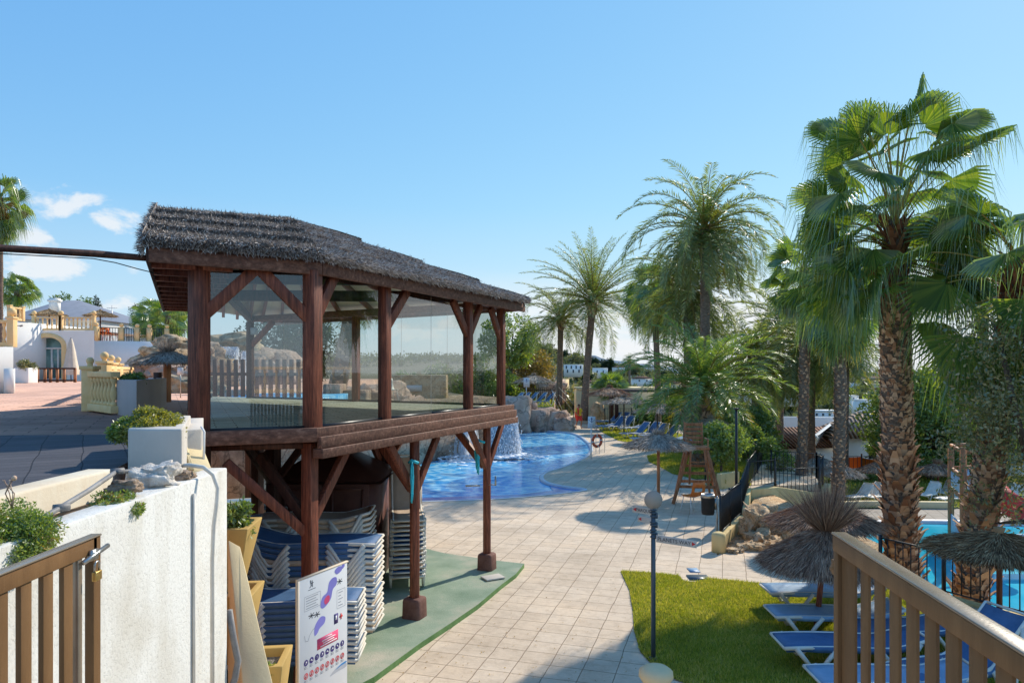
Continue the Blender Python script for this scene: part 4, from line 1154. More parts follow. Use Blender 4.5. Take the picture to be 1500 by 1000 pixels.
# roof: thatch in stepped courses
A1 = Vector((-5.85, 11.7, 6.93)); A2 = Vector((-3.92, 12.5, 6.93))
top = Vector((0, 0, .21))
def course_plane(mb, e0, e1, r0, r1, rows, seed, per_m2=900, lift=.11):
    rg = np.random.default_rng(seed)
    nrm = (e1 - e0).cross(r0 - e0).normalized()
    if nrm.z < 0: nrm = -nrm
    for i in range(rows):
        t0, t1 = i / rows, (i + 1) / rows
        a, b = e0.lerp(r0, t0), e1.lerp(r1, t0); c, d_ = e1.lerp(r1, min(1, t1 + .03)), e0.lerp(r0, min(1, t1 + .03))
        K = 40
        ls = []
        for k in range(K + 1):
            s = k / K
            lo = a.lerp(b, s); hi = d_.lerp(c, s); wob = .022 * noise.noise(Vector((lo.x * 3, lo.y * 3, i))) + .012 * noise.noise(Vector((lo.x * 11, lo.y * 11, i)))
            down = (lo - hi); down = down.normalized() if down.length > 1e-4 else Vector((0, 0, -1))
            ls.append((lo - nrm * .03, lo + nrm * (lift + wob) + down * (wob * 2), lo.lerp(hi, .35) + nrm * (lift * .9 + wob), hi + nrm * .035))
        vs = [tuple(p) for q in ls for p in q]
        fs = []
        for k in range(K):
            for j in range(3):
                x = k * 4 + j; fs.append((x, x + 1, x + 5, x + 4))
        mb.add(vs, fs, 1)
        W_ = ((b - a).length + (c - d_).length) / 2; H_ = ((a - d_).length + (b - c).length) / 2
        n = int(W_ * H_ * per_m2)
        s = rg.uniform(0, 1, n); t = rg.uniform(0, 1, n)
        wa, wb = (b - a).length, (c - d_).length
        if wa > wb * 1.05:   # more blades where the course is wider
            t = 1 - np.sqrt(1 - t * (1 - (wb / wa) ** 2)) if wb < wa else t
            t = np.clip(t / max(1e-3, (1 - wb / wa)), 0, 1) if wb < wa * .95 else t
        A_, B_, C_, D_ = [np.array(v) for v in (a, b, c, d_)]
        P = (A_ * (1 - s)[:, None] + B_ * s[:, None]) * (1 - t)[:, None] + (D_ * (1 - s)[:, None] + C_ * s[:, None]) * t[:, None]
        nn = np.array(nrm)
        P += nn * ((lift * (1 - t * .8) + rg.uniform(-.02, .02, n))[:, None])
        dn = nrmz(np.array((a + b) / 2 - (c + d_) / 2))[None, :]
        D = dn + nn * rg.normal(.12, .26, (n, 1)) + rg.normal(0, .42, (n, 3))
        straws(mb, P, D, rg.uniform(.035, .085, n), .005, seed + i, .15)
        # hanging lip
        n2 = int(W_ * (1100 if i == 0 else 200)); s = rg.uniform(0, 1, n2)
        P = A_ * (1 - s)[:, None] + B_ * s[:, None] + nn * rg.uniform(-.02, lift, (n2, 1))
        D = dn + rg.normal(0, .3, (n2, 3)) + np.array([0, 0, -.25])
        straws(mb, P, D, rg.uniform(.04, .10 if i == 0 else .06, n2), .005, seed + 30 + i, .15)
th = MB()
ov = 0.10
e1, e2, e3, e4, e5 = [E + top for E in (E1 + Vector((-.03, -.07, 0)), E2 + Vector((.04, -.08, 0)), E3 + Vector((.1, .02, 0)), E4, E5)]
course_plane(th, e1, e2, A1, A2, 4, 11, 4200)
course_plane(th, e2, e3, A2, A2 + Vector((.01, .01, 0)), 4, 21, 3200, .065)
gb(th, 'thatch', [M['thatch'], M['thatchbase']])
t2 = MB()
course_plane(t2, e3, e5, A2 + Vector((.01, .01, 0)), A2, 4, 31, 300)
course_plane(t2, e5, e4, A2, A1, 4, 41, 200)
gb(t2, 'rear_thatch', [M['thatch'], M['thatchbase']])
# gable end on the plaza side, thick thatch edge
gbm = MB()
for za, zb in ((-.05, .13),):
    vs = [tuple(e1 + Vector((0, 0, -.1))), tuple(A1 + Vector((0, 0, za))), tuple(e4 + Vector((0, 0, -.1))), tuple(e4 + Vector((0, 0, zb))), tuple(A1 + Vector((0, 0, zb))), tuple(e1 + Vector((0, 0, zb)))]
    gbm.add(vs, [(0, 1, 4, 5), (1, 2, 3, 4)])
rg = np.random.default_rng(5); n_ = 2600; s = rg.uniform(0, 1, n_)[:, None]; a_, b_ = np.array(e1), np.array(A1)
P = a_ * (1 - s) + b_ * s + np.stack([rg.uniform(-.02, .02, n_), rg.uniform(-.02, .02, n_), rg.uniform(-.12, .12, n_)], -1)
D = np.array([-.5, -.35, -.35]) + rg.normal(0, .45, (n_, 3))
straws(gbm, P, D, rg.uniform(.05, .12, n_), .0055, 77, .15)
gb(gbm, 'gable_thatch', M['thatch'])
gw = MB(); gw.add([tuple(e1 + Vector((.03, .03, -.08))), tuple(A1 + Vector((.03, .03, -.08))), tuple(e4 + Vector((.03, 0, -.08)))], [(0, 1, 2)])
gb(gw, 'gable_boards', M['wooddark'])
# ceiling sheets and rafters
dn_ = Vector((0, 0, -.14))
for (a, b, c, d_), mt in (((E1, E2, A2, A1), 'wooddark'), ((E2, E3, A2, A2), 'cream_ceiling'), ((E3, E5, A2, A2), 'cream_ceiling'), ((E5, E4, A1, A2), 'cream_ceiling')):
    c_ = MB(); up_ = Vector((0, 0, .16)); q = [a + up_, b + up_, c + dn_, d_ + dn_]
    if (c - d_).length < .01: c_.add([tuple(v) for v in q[:3]], [(0, 1, 2)])
    else: c_.add([tuple(v) for v in q], [(0, 1, 2, 3)])
    gb(c_, 'ceiling', M[mt])
    nr = 5 if mt == 'wooddark' else 7
    for i in range(nr):
        s = (i + .5) / nr
        lo = a.lerp(b, s) + Vector((0, 0, .10)); hi = d_.lerp(c, s) + dn_ + Vector((0, 0, -.07))
        r_ = MB(); r_.beam(tuple(lo), tuple(hi), .07, .12); gb(r_, 'rafter', M['wood'])
tb = MB(); tb.beam((up['l2'][0], up['l2'][1], 5.72), (up['r2'][0], up['r2'][1], 5.72), .14, .2); gb(tb, 'tie_beam', M['wooddark'])
tb = MB(); tb.beam((up['l1'][0], up['l1'][1], 5.72), (up['r1'][0], up['r1'][1], 5.72), .14, .2); gb(tb, 'tie_beam', M['wooddark'])
# closely set soffit boards on the plaza side overhang
for i in range(11):
    s = (i + .5) / 11; p = E1.lerp(E4, s) + Vector((.03, 0, .04)); q = p + Vector((.85, .35, .0))
    m = MB(); m.beam(tuple(p), tuple(q), .09, .13); gb(m, 'soffit_board', M['wood'])
# lower posts, braces and footings
low = {'a': (-2.74, 9.62), 'b': (-1.66, 12.1), 'c': (-.53, 15.0), 'd': (-2.78, 15.3), 'e': (-4.5, 13.4), 'f': (-5.7, 15.9), 'g': (-7.3, 19.8), 'h': (-4.05, 9.2), 'i': (-3.9, 17.5)}
for k, p in low.items():
    w = .165 if k in 'abc' else .2
    m = MB(); m.tube([(p[0], p[1], .3), (p[0], p[1], 3.135)], w * .52, 10) if k in 'bc' else m.box((p[0], p[1], 1.80), (w, w, 3.02), rz=math.atan2(dR.y, dR.x))
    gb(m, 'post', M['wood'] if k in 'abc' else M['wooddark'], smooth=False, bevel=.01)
    f = MB(); f.box((p[0], p[1], .19 + .03), (.34, .34, .42), rz=math.atan2(dR.y, dR.x), taper=.94)
    gb(f, 'footing', M['concfoot'], bevel=.05)
def lbrace(p, dvec, reach=.75, z0=2.25, z1=3.1, mat='wood', w=.085):
    d_ = Vector(dvec).normalized(); a = Vector(p) + d_ * .06; e = a + d_ * reach
    m = MB(); m.beam((*a, z0), (*e, z1), w, .13); gb(m, 'brace', M[mat], bevel=.006)
for k in 'abc':
    lbrace(low[k], dR); 
    if k != 'a': lbrace(low[k], -dR)
lbrace(low['a'], -dF, 1.0, 2.1, 3.1); lbrace(low['a'], -nR, .8, 2.25, 3.1, 'wooddark'); lbrace(low['b'], -nR, .7); lbrace(low['c'], -nR, .75, w=.12); lbrace(low['d'], dR, .6); lbrace(low['d'], -dR, .6); lbrace(low['d'], nR, .6)
lbrace(low['e'], nR, .8, 2.2, 3.1, 'wooddark'); lbrace(low['e'], -dR, .8, 2.2, 3.1, 'wooddark'); lbrace(low['f'], nR, .8, 2.2, 3.1, 'wooddark')
# street number style plate hanging in the glass
pl = MB(); p = W(372, 485, 9.35); pl.box(tuple(p), (.085, .012, .095), rz=.4); gb(pl, 'number_plate', M['signwhite'])

# slab under the gazebo
slab = [g2(768, 831), g2(756, 846), g2(735, 862), g2(700, 892), g2(660, 920), g2(615, 950), g2(548, 1000), (-2.6, 8.6), (-9, 8.6), (-9, 20), (-5, 18.6), g2(590, 800), g2(650, 815), g2(715, 825)]
m = MB(); m.sheet(slab, (), 0.09); struct('green_floor_slab', m, M['greenslab'])
m = MB()
for i in range(len(slab)):
    a, b = slab[i], slab[(i + 1) % len(slab)]
    m.add([(*a, 0), (*b, 0), (*b, .09), (*a, .09)], [(0, 1, 2, 3)])
struct('slab_edge', m, M['greenedge'])
m = MB(); p = G(722, 846, .1); m.box((p.x, p.y, .115), (.42, .3, .03), rz=.5); o = m.build('broken_slab', M['planter_white'], bevel=.01)
tag(o, 'broken pale slab lying at the foot of the far gazebo post', 'slab')

# long weathered pole running from the gazebo eave to the left
m = MB(); a = W(250, 381, 8.6); b = W(-160, 352, 6.6)
m.tube([a, a.lerp(b, .33) + Vector((0, 0, .012)), a.lerp(b, .66), b], [.036, .04, .037, .042], 8); o = m.build('roof_pole', M['wooddark'], None, True)
tag(o, 'long weathered brown pole sticking out from the gazebo eave across the sky', 'pole')
m = MB(); pts = []
for i in range(13):
    t = i / 12; p = W(-160 + 395 * t, 359 + 21 * t + 4 + (18 * ((t - .8) / .2) ** .8 if t > .8 else 0), 6.7 + 1.9 * t); pts.append(p)
m.tube(pts, .006, 5); o = m.build('cable', M['rubber']); tag(o, 'thin black cable sagging below the brown roof pole', 'cable')
# turquoise ropes tied to the posts
def cloth(px, py0, py1, Y, wd_, label, seed):
    m = MB(); r = random.Random(seed)
    for j in range(7):
        pts = []
        x = px + r.uniform(-wd_, wd_)
        ln = r.uniform(.55, 1)
        for i in range(7):
            t = i / 6; pts.append(W(px + (x - px) * math.sin(PI * min(1, t * .9 + .1)) + r.uniform(-1, 1), py0 + (py1 - py0) * t * ln, Y - .02 * j))
        m.tube(pts, .014, 5)
    m.tube([W(px - 4, py0 + 1, Y), W(px, py0 - 2, Y - .1), W(px + 10, py0 + 2, Y - .05)], .025, 6)
    tag(m.build('rope', M['turq']), label, 'rope')
cloth(700, 646, 696, 14.75, 4, 'turquoise ribbon bundle tied to the brace of the far gazebo post', 1)
cloth(603, 676, 738, 11.9, 2, 'turquoise cord hanging down the middle gazebo post', 2)
m = MB(); p = W(712, 711, 14.9); m.box((p.x - .28, p.y, p.z), (.3, .03, .03), rz=.15); m.box((p.x + .12, p.y, p.z + .02), (.12, .03, .02)); m.box((p.x + .2, p.y, p.z + .1), (.035, .035, .2))
tag(m.build('tap_bracket', M['steel']), 'small metal bracket fixed across the far gazebo post', 'bracket')

# brown timber hut below the gazebo
hut = thing('hut', 'chocolate brown timber hut with panelled doors standing under the gazebo', 'hut', (-3.55, 14.3, .09))
HX0, HX1, HY0, HY1 = -4.55, -2.62, 13.55, 15.1
m = MB(); m.prism([(HX0, HY0), (HX1, HY0), (HX1, HY1), (HX0, HY1)], .09, 2.2); m.build('wall', M['hut'], hut, False, True)
m = MB(); xm = (HX0 + HX1) / 2
vs = [(HX0 - .12, HY0 - .18, 2.2), (HX1 + .15, HY0 - .18, 2.2), (xm, (HY0 + HY1) / 2, 2.86), (HX0 - .12, HY1 + .15, 2.2), (HX1 + .15, HY1 + .15, 2.2)]
m.add(vs, [(0, 1, 2), (1, 4, 2), (4, 3, 2), (3, 0, 2)]); m.add([(v[0], v[1], v[2] - .06) for v in vs[:2] + vs[4:3:-1] + vs[3:4]], [(3, 2, 1, 0)]); m.build('roof', M['hut'], hut, False, True)
for i in range(2):
    x0 = HX0 + .1 + i * .9
    dm = MB(); dm.box((x0 + .42, HY0 - .025, 1.15), (.82, .04, 1.95)); dr = dm.build('door', M['hut'], hut, False, True, .008)
    fm = MB()
    for (zc, hh) in ((1.55, .95), (.62, .62)):
        for zz in (-1, 1): fm.box((x0 + .42, HY0 - .055, zc + zz * hh / 2), (.62, .02, .045))
        for xx in (-1, 1): fm.box((x0 + .42 + xx * .29, HY0 - .055, zc), (.045, .02, hh))
    fm.build('moulding', M['hut'], dr, False, True)
# ---------------------------------------------------------------- sun loungers
def lounger(label, sling='bluesling', group=None, back=0.0, lowback=True, near=False):
    """white frame on two splayed V legs each side, 1.95 m long in x; sling on top"""
    o = thing('sun_lounger', label, 'sun lounger', (0, 0, 0), 0, group)
    Lh, w, h = .97, .31, .33
    def prof(x):      # a slight dip, head end rising
        z = h + .012 * math.sin((x + Lh) * 3.0)
        if back and x > .25: z += (x - .25) * math.tan(back)
        elif x > .45: z += (x - .45) * .24
        return z
    f = MB()
    xs = [-Lh + i * 2 * Lh / 12 for i in range(13)]
    for s in (-1, 1):
        f.tube([(x, s * w, prof(x)) for x in xs], .026, 7)
    for x, dz in ((-Lh, 0), (-.45, -.045), (.2, -.045), (Lh, 0)): f.tube([(x, -w, prof(x) + dz), (x, w, prof(x) + dz)], .018, 6)
    f.build('frame', M['whiteplastic'], o, True)
    for s in (-1, 1):
        for xa, xm, xb in ((-.82, -.55, -.28), (.28, .55, .82)):
            l = MB(); y = s * (w + .03)
            l.tube([(xa, y, prof(xa)), ((xa + xm) / 2 + .0, y, .17), (xm - .04, y, .03), (xm + .04, y, .03), ((xb + xm) / 2, y, .17), (xb, y, prof(xb) - .0)], [.036, .03, .027, .027, .03, .036], 7)
            l.build('leg', M['whiteplastic'], o, True)
    sl = MB(); vs = []; n = 14
    xs = [-Lh + .03 + i * (2 * Lh - .06) / n for i in range(n + 1)]
    for x in xs:
        for y, dz in ((-w + .005, .02), (-w * .5, .008), (0, .002), (w * .5, .008), (w - .005, .02)): vs.append((x, y * (1.14 if -.66 < x < .80 else 1), prof(x) + dz))
    for x in xs:
        for y, dz in ((-w + .005, -.042), (-w * .5, -.02), (0, -.022), (w * .5, -.02), (w - .005, -.042)): vs.append((x, y * (1.14 if -.66 < x < .80 else 1), prof(x) + dz - .012))
    fs = []; K = len(xs) * 5
    for i in range(n):
        for j in range(4):
            a = i * 5 + j; fs += [(a, a + 5, a + 6, a + 1), (K + a, K + a + 1, K + a + 6, K + a + 5)]
        for j in (0, 4):
            a = i * 5 + j; fs.append((a, K + a, K + a + 5, a + 5) if j == 0 else (a, a + 5, K + a + 5, K + a))
    for i in (0, n): 
        for j in range(4): a = i * 5 + j; fs.append((a, a + 1, K + a + 1, K + a))
    sl.add(vs, fs); sl.build('sling', M[sling], o, True)
    return o
def ordinal(n): return ['', 'first', 'second', 'third', 'fourth', 'fifth', 'sixth', 'seventh', 'eighth', 'ninth', 'tenth', 'eleventh', 'twelfth', 'thirteenth', 'fourteenth', 'fifteenth', 'sixteenth', 'seventeenth'][n]
PROTO = {}
PROTO['blue'] = lounger('proto'); PROTO['tan'] = lounger('proto', 'tansling'); PROTO['pale'] = lounger('proto', 'palesling')
PROTO['blueup'] = lounger('proto', 'bluesling', None, .75); PROTO['tanup'] = lounger('proto', 'tansling', None, 1.0); PROTO['whiteup'] = lounger('proto', 'whiteplastic', None, .75)
USED = set()
def put(kind, loc, rz, label, group, scale=None):
    p = PROTO[kind]
    if kind not in USED:
        USED.add(kind); p.location = loc; p.rotation_euler = (0, 0, rz); p['label'] = label; p['group'] = group
        if scale: p.scale = scale if isinstance(scale, tuple) else (scale,) * 3
        return p
    return dup(p, loc, rz, label, group, scale)
def stack(x, y, z, n, rz, where, group, kinds, dz=.088, sc=1.0, seed=0, jit=.012):
    r = random.Random(seed)
    for i in range(n):
        top = n - i
        k = kinds[top - 1] if top - 1 < len(kinds) else 'blue' if r.random() < .6 else 'tan'
        w = 'topmost' if top == 1 else ('bottom' if top == n else ordinal(top) + ' from the top')
        col = {'blue': 'blue', 'tan': 'tan', 'tanup': 'tan raised-back', 'pale': 'pale blue'}[k]
        put(k, (x + r.uniform(-jit, jit), y + r.uniform(-jit, jit), z + i * dz), rz + r.uniform(-.006, .006), f'{col} lounger, {w} {where}', group, sc)
stack(-3.02, 9.75, .09, 11, PI + .03, 'in the nearest stack behind the pool map board', 'loungers stacked behind the map board', ['blue'] * 12, .078, .98, 1)
stack(-3.05, 10.95, .09, 16, PI - .02, 'in the tall stack second behind the map board', 'loungers in the tall second stack', ['blue', 'blue', 'blue', 'tan', 'blue', 'blue'], .083, 1.03, 2)
stack(-3.4, 12.35, .09, 16, .05, 'in the stack against the brown hut', 'loungers stacked against the hut', ['tan', 'tan', 'tan', 'tan', 'blue', 'tan'], .088, 1.0, 3)
stack(-2.12, 14.25, .09, 13, PI / 2 + .18, 'in the stack beside the middle gazebo post', 'loungers stacked beside the middle post', ['tanup', 'tan', 'tan', 'blue', 'blue', 'blue', 'tan', 'tan', 'blue', 'tan', 'tan', 'blue', 'tan'], .088, .92, 4)
stack(-5.1, 12.9, .09, 14, .3, 'in the shaded stack behind the ochre pots', 'loungers stacked in the shade behind the pots', ['pale', 'tan', 'tan', 'tan', 'blue'], .088, 1.0, 5)
stack(-6.2, 17.6, .09, 8, .2, 'in the far stack seen between the rear posts', 'loungers stacked behind the rear posts', ['pale', 'blue', 'tan', 'tan'], .088, 1.0, 6)
# near lawn; pale slings hold the glancing reflection in their colour
nl = [('pale', 1121, 868, 12.75, .0, 'pale blue lounger at the back of the near lawn, behind the parasol pole'), ('pale', 1128, 898, 11.55, -.01, 'sky blue lounger on the lawn just in front of the near parasol pole'),
      ('blue', 1139, 943, 10.3, -.01, 'deep blue lounger on the shaded grass, third row from the path'), ('pale', 1190, 990, 9.15, 0.0, 'sky blue lounger nearest the camera, its end at the bottom edge')]
for k, px, py, Y, rz, lb in nl:
    p = W(px, py, Y); put(k, (p.x + .97 * 1.06, Y, .013), rz, lb, 'loungers on the near lawn', (1.06, .92, 1.06))
put('blue', (6.05, 11.0, .013), .1, 'deep blue lounger further right on the lawn, seen through the railing slats', 'loungers on the near lawn', 1.0)
put('blueup', (5.9, 9.5, .013), .3, 'blue lounger with raised back seen through the near railing slats', 'loungers on the near lawn', 1.0)
# far row along the terrace
far = [(886, 628, 'blue', .35, 'blue lounger at the left end of the far row'), (899, 629, 'blueup', .4, 'blue raised-back lounger second from the left of the far row'), (912, 628, 'blueup', .4, 'blue raised-back lounger third from the left of the far row'), (925, 631, 'blue', .35, 'blue flat lounger fourth along the far row'),
       (930, 640, 'blueup', .25, 'blue lounger with high back left of the middle parasol pole'), (946, 640, 'blueup', .3, 'blue lounger with high back under the middle parasol'), (958, 643, 'blueup', .3, 'blue raised lounger right of the middle parasol pole'),
       (948, 648, 'pale', .1, 'pale blue flat lounger in front of the middle parasol'), (972, 646, 'blueup', .2, 'blue raised lounger behind the thatched parasol tip'), (985, 649, 'pale', .1, 'pale lounger between parasol and lifeguard chair, back row'), (993, 654, 'pale', .05, 'pale lounger between parasol and lifeguard chair, middle row'),
       (1000, 660, 'pale', .05, 'pale lounger just left of the lifeguard chair')]
for i, (px, py, k, rz, lb) in enumerate(far):
    p = G(px, py + 2, 0); put(k, (p.x, p.y, .013), rz + .2, lb, 'loungers along the far row')
for i in range(7):
    p = G(887 + i * 6.0, 622 + (i % 2), 0); put('blueup' if i % 2 else 'blue', (p.x, p.y, .013), .5, f'small blue lounger, {ordinal(i + 1)} from the left in the rearmost row', 'loungers in the rearmost row')
UZ = 1.5
for i, px in enumerate((749, 759, 770, 783, 795)):
    p = G(px, 594, UZ); put('blueup', (p.x, p.y, UZ + .02), .35, f'bright blue lounger on the raised lawn, {ordinal(i + 1)} from the left', 'loungers on the raised lawn')
# lower lawn: white loungers
for i, (px, py, rz) in enumerate(((1258, 735, .5), (1272, 733, .4), (1287, 735, .4), (1360, 732, .6), (1385, 728, .6), (1392, 738, .3), (1478, 735, .4))):
    p = G(px, py, LOW); put('whiteup', (p.x, p.y, LOW + .03), rz, ['white lounger in front of the hedge, leftmost on the lower lawn', 'white lounger second from left on the lower lawn', 'white lounger beside the thick fan palm trunk', 'white lounger right of the thick trunk', 'white lounger under the dark parasol', 'white lounger behind the blue playground tower', 'white lounger at the right edge of the lower lawn'][i], 'white loungers on the lower lawn', .68)
# ---------------------------------------------------------------- stair walls, gate and railing near the camera
M['kerbmat'] = stucco('weathered_cream_coping', (0.70, 0.63, 0.50), (0.55, 0.38, 0.22), 0.7, 0.9, 0.4, False)
wl = thing('stair_wall', 'white roughcast stair wall with a planted trough along its top', 'wall', (-2.45, 3, 0))
m = MB(); m.prism([(-2.62, -1.5), (-2.45, -1.5), (-2.45, 5.58), (-2.47, 6.16), (-2.62, 6.16)], 0, 3.45); m.build('wall', M['white_stucco'], wl, False, True, .012)
m = MB(); m.prism([(-3.22, -1.5), (-3.02, -1.5), (-2.97, 5.3), (-3.17, 5.3)], 3.0, 3.56); m.build('kerb', M['kerbmat'], wl, False, True, .02)
m = MB(); m.prism([(-3.14, -1.5), (-2.6, -1.5), (-2.6, 6.12), (-3.14, 6.12)], 3.0, 3.36); m.build('soil', M['soil'], wl, False, True)
m = MB(); pts = [W(311, 1040, 5.57), W(311, 820, 5.57), W(313, 770, 5.57), W(317, 740, 5.58), W(319, 715, 5.60), W(312, 695, 5.6), W(298, 684, 5.58), W(278, 681, 5.6), W(262, 682, 5.7)]
pts = [Vector((max(p.x, -2.43) if i < 5 else p.x, p.y, p.z)) for i, p in enumerate(pts)]
m.tube(pts, .017, 8); m.tube([Vector((-2.437, 5.44, z)) for z in (1.5, 2.5, 3.35)], .012, 6); o = m.build('conduit', M['creampipe'], None, True)
tag(o, 'cream plastic conduit running down the white stair wall and curling over its top', 'pipe')
m = MB()
m.tube([W(55, 762, 3.9), W(85, 745, 4.1), W(130, 718, 4.45), (W(168, 692, 4.9)), W(176, 690, 5.0)], .016, 8)
m.tube([W(172, 691, 4.9), W(200, 689, 5.2), W(236, 685, 5.45), W(258, 683, 5.6)], .015, 8)
for px, py, Y in ((90, 743, 4.12), (172, 690, 4.95), (250, 684, 5.55), (256, 683, 5.6)): p = W(px, py, Y); m.tube([p - Vector((.03, .03, 0)), p + Vector((.03, .03, .0))], .023, 8)
o = m.build('water_pipe', M['greypipe'], None, True); tag(o, 'grey water pipe lying over the planted trough', 'pipe')
rock('rock', 'pale jagged limestone rock set in the trough at the top of the white wall', W(226, 704, 5.2), (.34, .24, .25), 'rockwhite', 3, .3, .42, 5)
rock('rock', 'small brown rock half buried right of the pale rock in the trough', W(268, 697, 5.5), (.17, .15, .10), 'rockgrey', 5, .2, .4, 4)
rock('rock', 'low brown rock left of the pale rock in the trough', W(185, 712, 4.75), (.2, .15, .10), 'rockgrey', 8, .1, .35, 4)
b = W(12, 775, 3.65); bush('succulent_bush', 'bushy green and rusty succulent in the trough at the left edge', (b.x - .02, 3.62, 3.36), (.50, .5, .27), .010, 70, 520, 'leafbright', 3, None, 'shrub', second='leafautumn')
b = W(158, 735, 4.55); bush('succulent_bush', 'small green succulent clump beside the grey water pipe', (b.x, 4.6, 3.36), (.30, .34, .15), .011, 40, 300, 'leafbright', 4, None, 'shrub', second='deadleaf')
# weed stalk
m = MB(); a = W(18, 745, 3.7)
for i in range(5): m.tube([a, a + Vector((random.uniform(-.04, .04), 0, .08)), a + Vector((random.uniform(-.06, .06), 0, .15))], .003, 4)
m.ball(a + Vector((.01, 0, .16)), .014, 6, 5); tag(m.build('weed', M['straw']), 'dry weed stalk with a pale seed head at the left edge', 'weed')

# folded gate against the wall
GX = -1.86
gate = thing('gate', 'bronze slatted gate folded back against the white stair wall', 'gate', (GX, 2.4, 2.3))
def gpart(m, name, mat, bev=.003): return m.build(name, M[mat], gate, False, True, bev)
g1y, ztop = 3.17, 3.56
m = MB(); m.box((GX, g1y - .02, 2.9), (.04, .055, 1.32)); gpart(m, 'stile', 'railwood')
m = MB(); m.box((GX, 2.05, ztop - .035), (.04, 2.2, .07)); gpart(m, 'top_rail', 'railwood')
m = MB(); m.box((GX + .002, 2.05, ztop + .004), (.05, 2.25, .008)); gpart(m, 'rail_cap', 'railcap')
m = MB(); m.box((GX, g1y - .135, 2.9), (.03, .03, 1.25)); gpart(m, 'drop_bolt', 'railcap')
y = g1y - .21
while y > 1.2:
    m = MB(); m.box((GX, y, 2.85), (.022, .062, 1.28)); gpart(m, 'slat', 'railwood'); y -= .128
m = MB(); m.tube([(GX + .03, g1y - .14, 3.475), (GX + .03, g1y + .045, 3.505)], .011, 8); m.box((GX + .025, g1y - .06, 3.49), (.02, .05, .045)); gpart(m, 'bolt', 'steel', 0)
pd = thing('padlock', 'brass padlock hanging from the gate bolt', 'padlock', (GX + .045, g1y - .065, 3.40))
m = MB(); m.box((0, 0, 0), (.02, .048, .042)); m.build('lock_body', M['brass'], pd, False, False, .004)
m = MB(); m.tube([(0, -.016, .018), (0, -.016, .05), (0, -.008, .062), (0, .008, .062), (0, .016, .05), (0, .016, .018)], .0045, 6); m.build('shackle', M['steel'], pd, True)

# railing on the right
rl = thing('railing', 'bronze slatted metal railing with a pale reflecting top rail, lower right', 'railing', (1.47, 2.2, 2.3))
def rp(m, name, mat, bev=.003): return m.build(name, M[mat], rl, False, True, bev)
R0 = Vector((1.472, 3.2)); R1 = Vector((1.31, 1.35)); rd = (R1 - R0).normalized(); rn = Vector((-rd.y, rd.x)); ang = math.atan2(rd.y, rd.x)
def at(s, off=0.0): p = R0 + rd * s + rn * off; return p
RL = (R1 - R0).length
def rbar(s0, s1, off, w, z0, z1, name, mat, bev=.003):
    c = at((s0 + s1) / 2, off); m = MB(); m.box((c.x, c.y, (z0 + z1) / 2), (s1 - s0, w, z1 - z0), rz=ang); return rp(m, name, mat, bev)
rbar(-.005, RL, 0, .05, 3.485, 3.555, 'top_rail', 'railwood'); rbar(-.012, RL, .004, .064, 3.557, 3.567, 'rail_cap', 'railcap')
rbar(0, .05, 0, .045, 2.1, 3.484, 'end_post', 'railwood')
rbar(.052, .20, .0, .012, 2.2, 3.484, 'end_panel', 'railwood')
s = .26
while s < RL:
    rbar(s, s + .078, 0, .012, 2.2, 3.484, 'slat', 'railwood', .002); s += .135
m = MB(); c = at(-.03); m.box((c.x, c.y, 3.40), (.05, .03, .07), rz=ang); m.tube([(c.x, c.y - .01, 3.40), (c.x + .01, c.y + .05, 3.38)], .02, 8); rp(m, 'latch', 'railwood', .006)

# ochre stair side wall and coping at the end of the white wall
st = thing('stair_string', 'peeling ochre stucco side wall sloping down beside the white wall', 'wall', (-2.5, 6.6, 0))
pa = [W(334, 790, 7.4), W(352, 800, 7.4), W(402, 1010, 6.45), W(356, 1010, 6.45)]
m = MB(); vs = [tuple(p) for p in pa] + [(p.x, p.y, 0) for p in pa]
m.add(vs, [(3, 2, 1, 0), (0, 1, 5, 4), (1, 2, 6, 5), (2, 3, 7, 6), (3, 0, 4, 7)]); m.build('wall', M['cream_wall'], st, False, True, .01)
cp = thing('coping', 'cream ribbed coping stone leaning against the white planter at the wall end', 'coping', (-3.0, 6.6, 3.1))
m = MB(); q = [W(264, 650, 6.5), W(296, 648, 6.7), W(313, 690, 6.5), W(275, 690, 6.3)]
vs = [tuple(p) for p in q] + [(p.x, p.y + .02, p.z - .5) for p in q]
m.add(vs, [(3, 2, 1, 0), (0, 1, 5, 4), (1, 2, 6, 5), (2, 3, 7, 6), (3, 0, 4, 7)]); m.build('stone', M['cream_wall'], cp, False, True, .03)
m = MB()
for t in (.14, .2): m.tube([q[0].lerp(q[1], t) + Vector((0, 0, .012)), q[3].lerp(q[2], t) + Vector((0, 0, .012))], .012, 6)
m.build('rib', M['cream_wall'], cp, True, True)

# ochre flared pots stepping down the stair
def flared(label, c, wt, wb, h, rz, inner, fill, seed):
    o = thing('flared_planter', label, 'planter', c, rz)
    m = MB(); a, b_ = wt / 2, wb / 2; i_ = a - .07
    def ring(r, z): return [(-r, -r * 1.25, z), (r, -r * 1.25, z), (r, r * 1.25, z), (-r, r * 1.25, z)]
    vs = ring(b_, 0) + ring(a, h) + ring(i_, h) + ring(i_ * .95, h - .14)
    fs = [(3, 2, 1, 0)]
    for k in range(3):
        for j in range(4): x, y = k * 4 + j, k * 4 + (j + 1) % 4; fs.append((x, y, y + 4, x + 4))
    m.add(vs, fs); m.build('pot', M['ochrepot'], o, False, False, .012)
    m = MB(); r_ = i_ * .97; m.add([(-r_, -r_ * 1.25, h - .09), (r_, -r_ * 1.25, h - .09), (r_, r_ * 1.25, h - .09), (-r_, r_ * 1.25, h - .09)], [(0, 1, 2, 3)]); m.build('filling', M[inner], o)
    return o
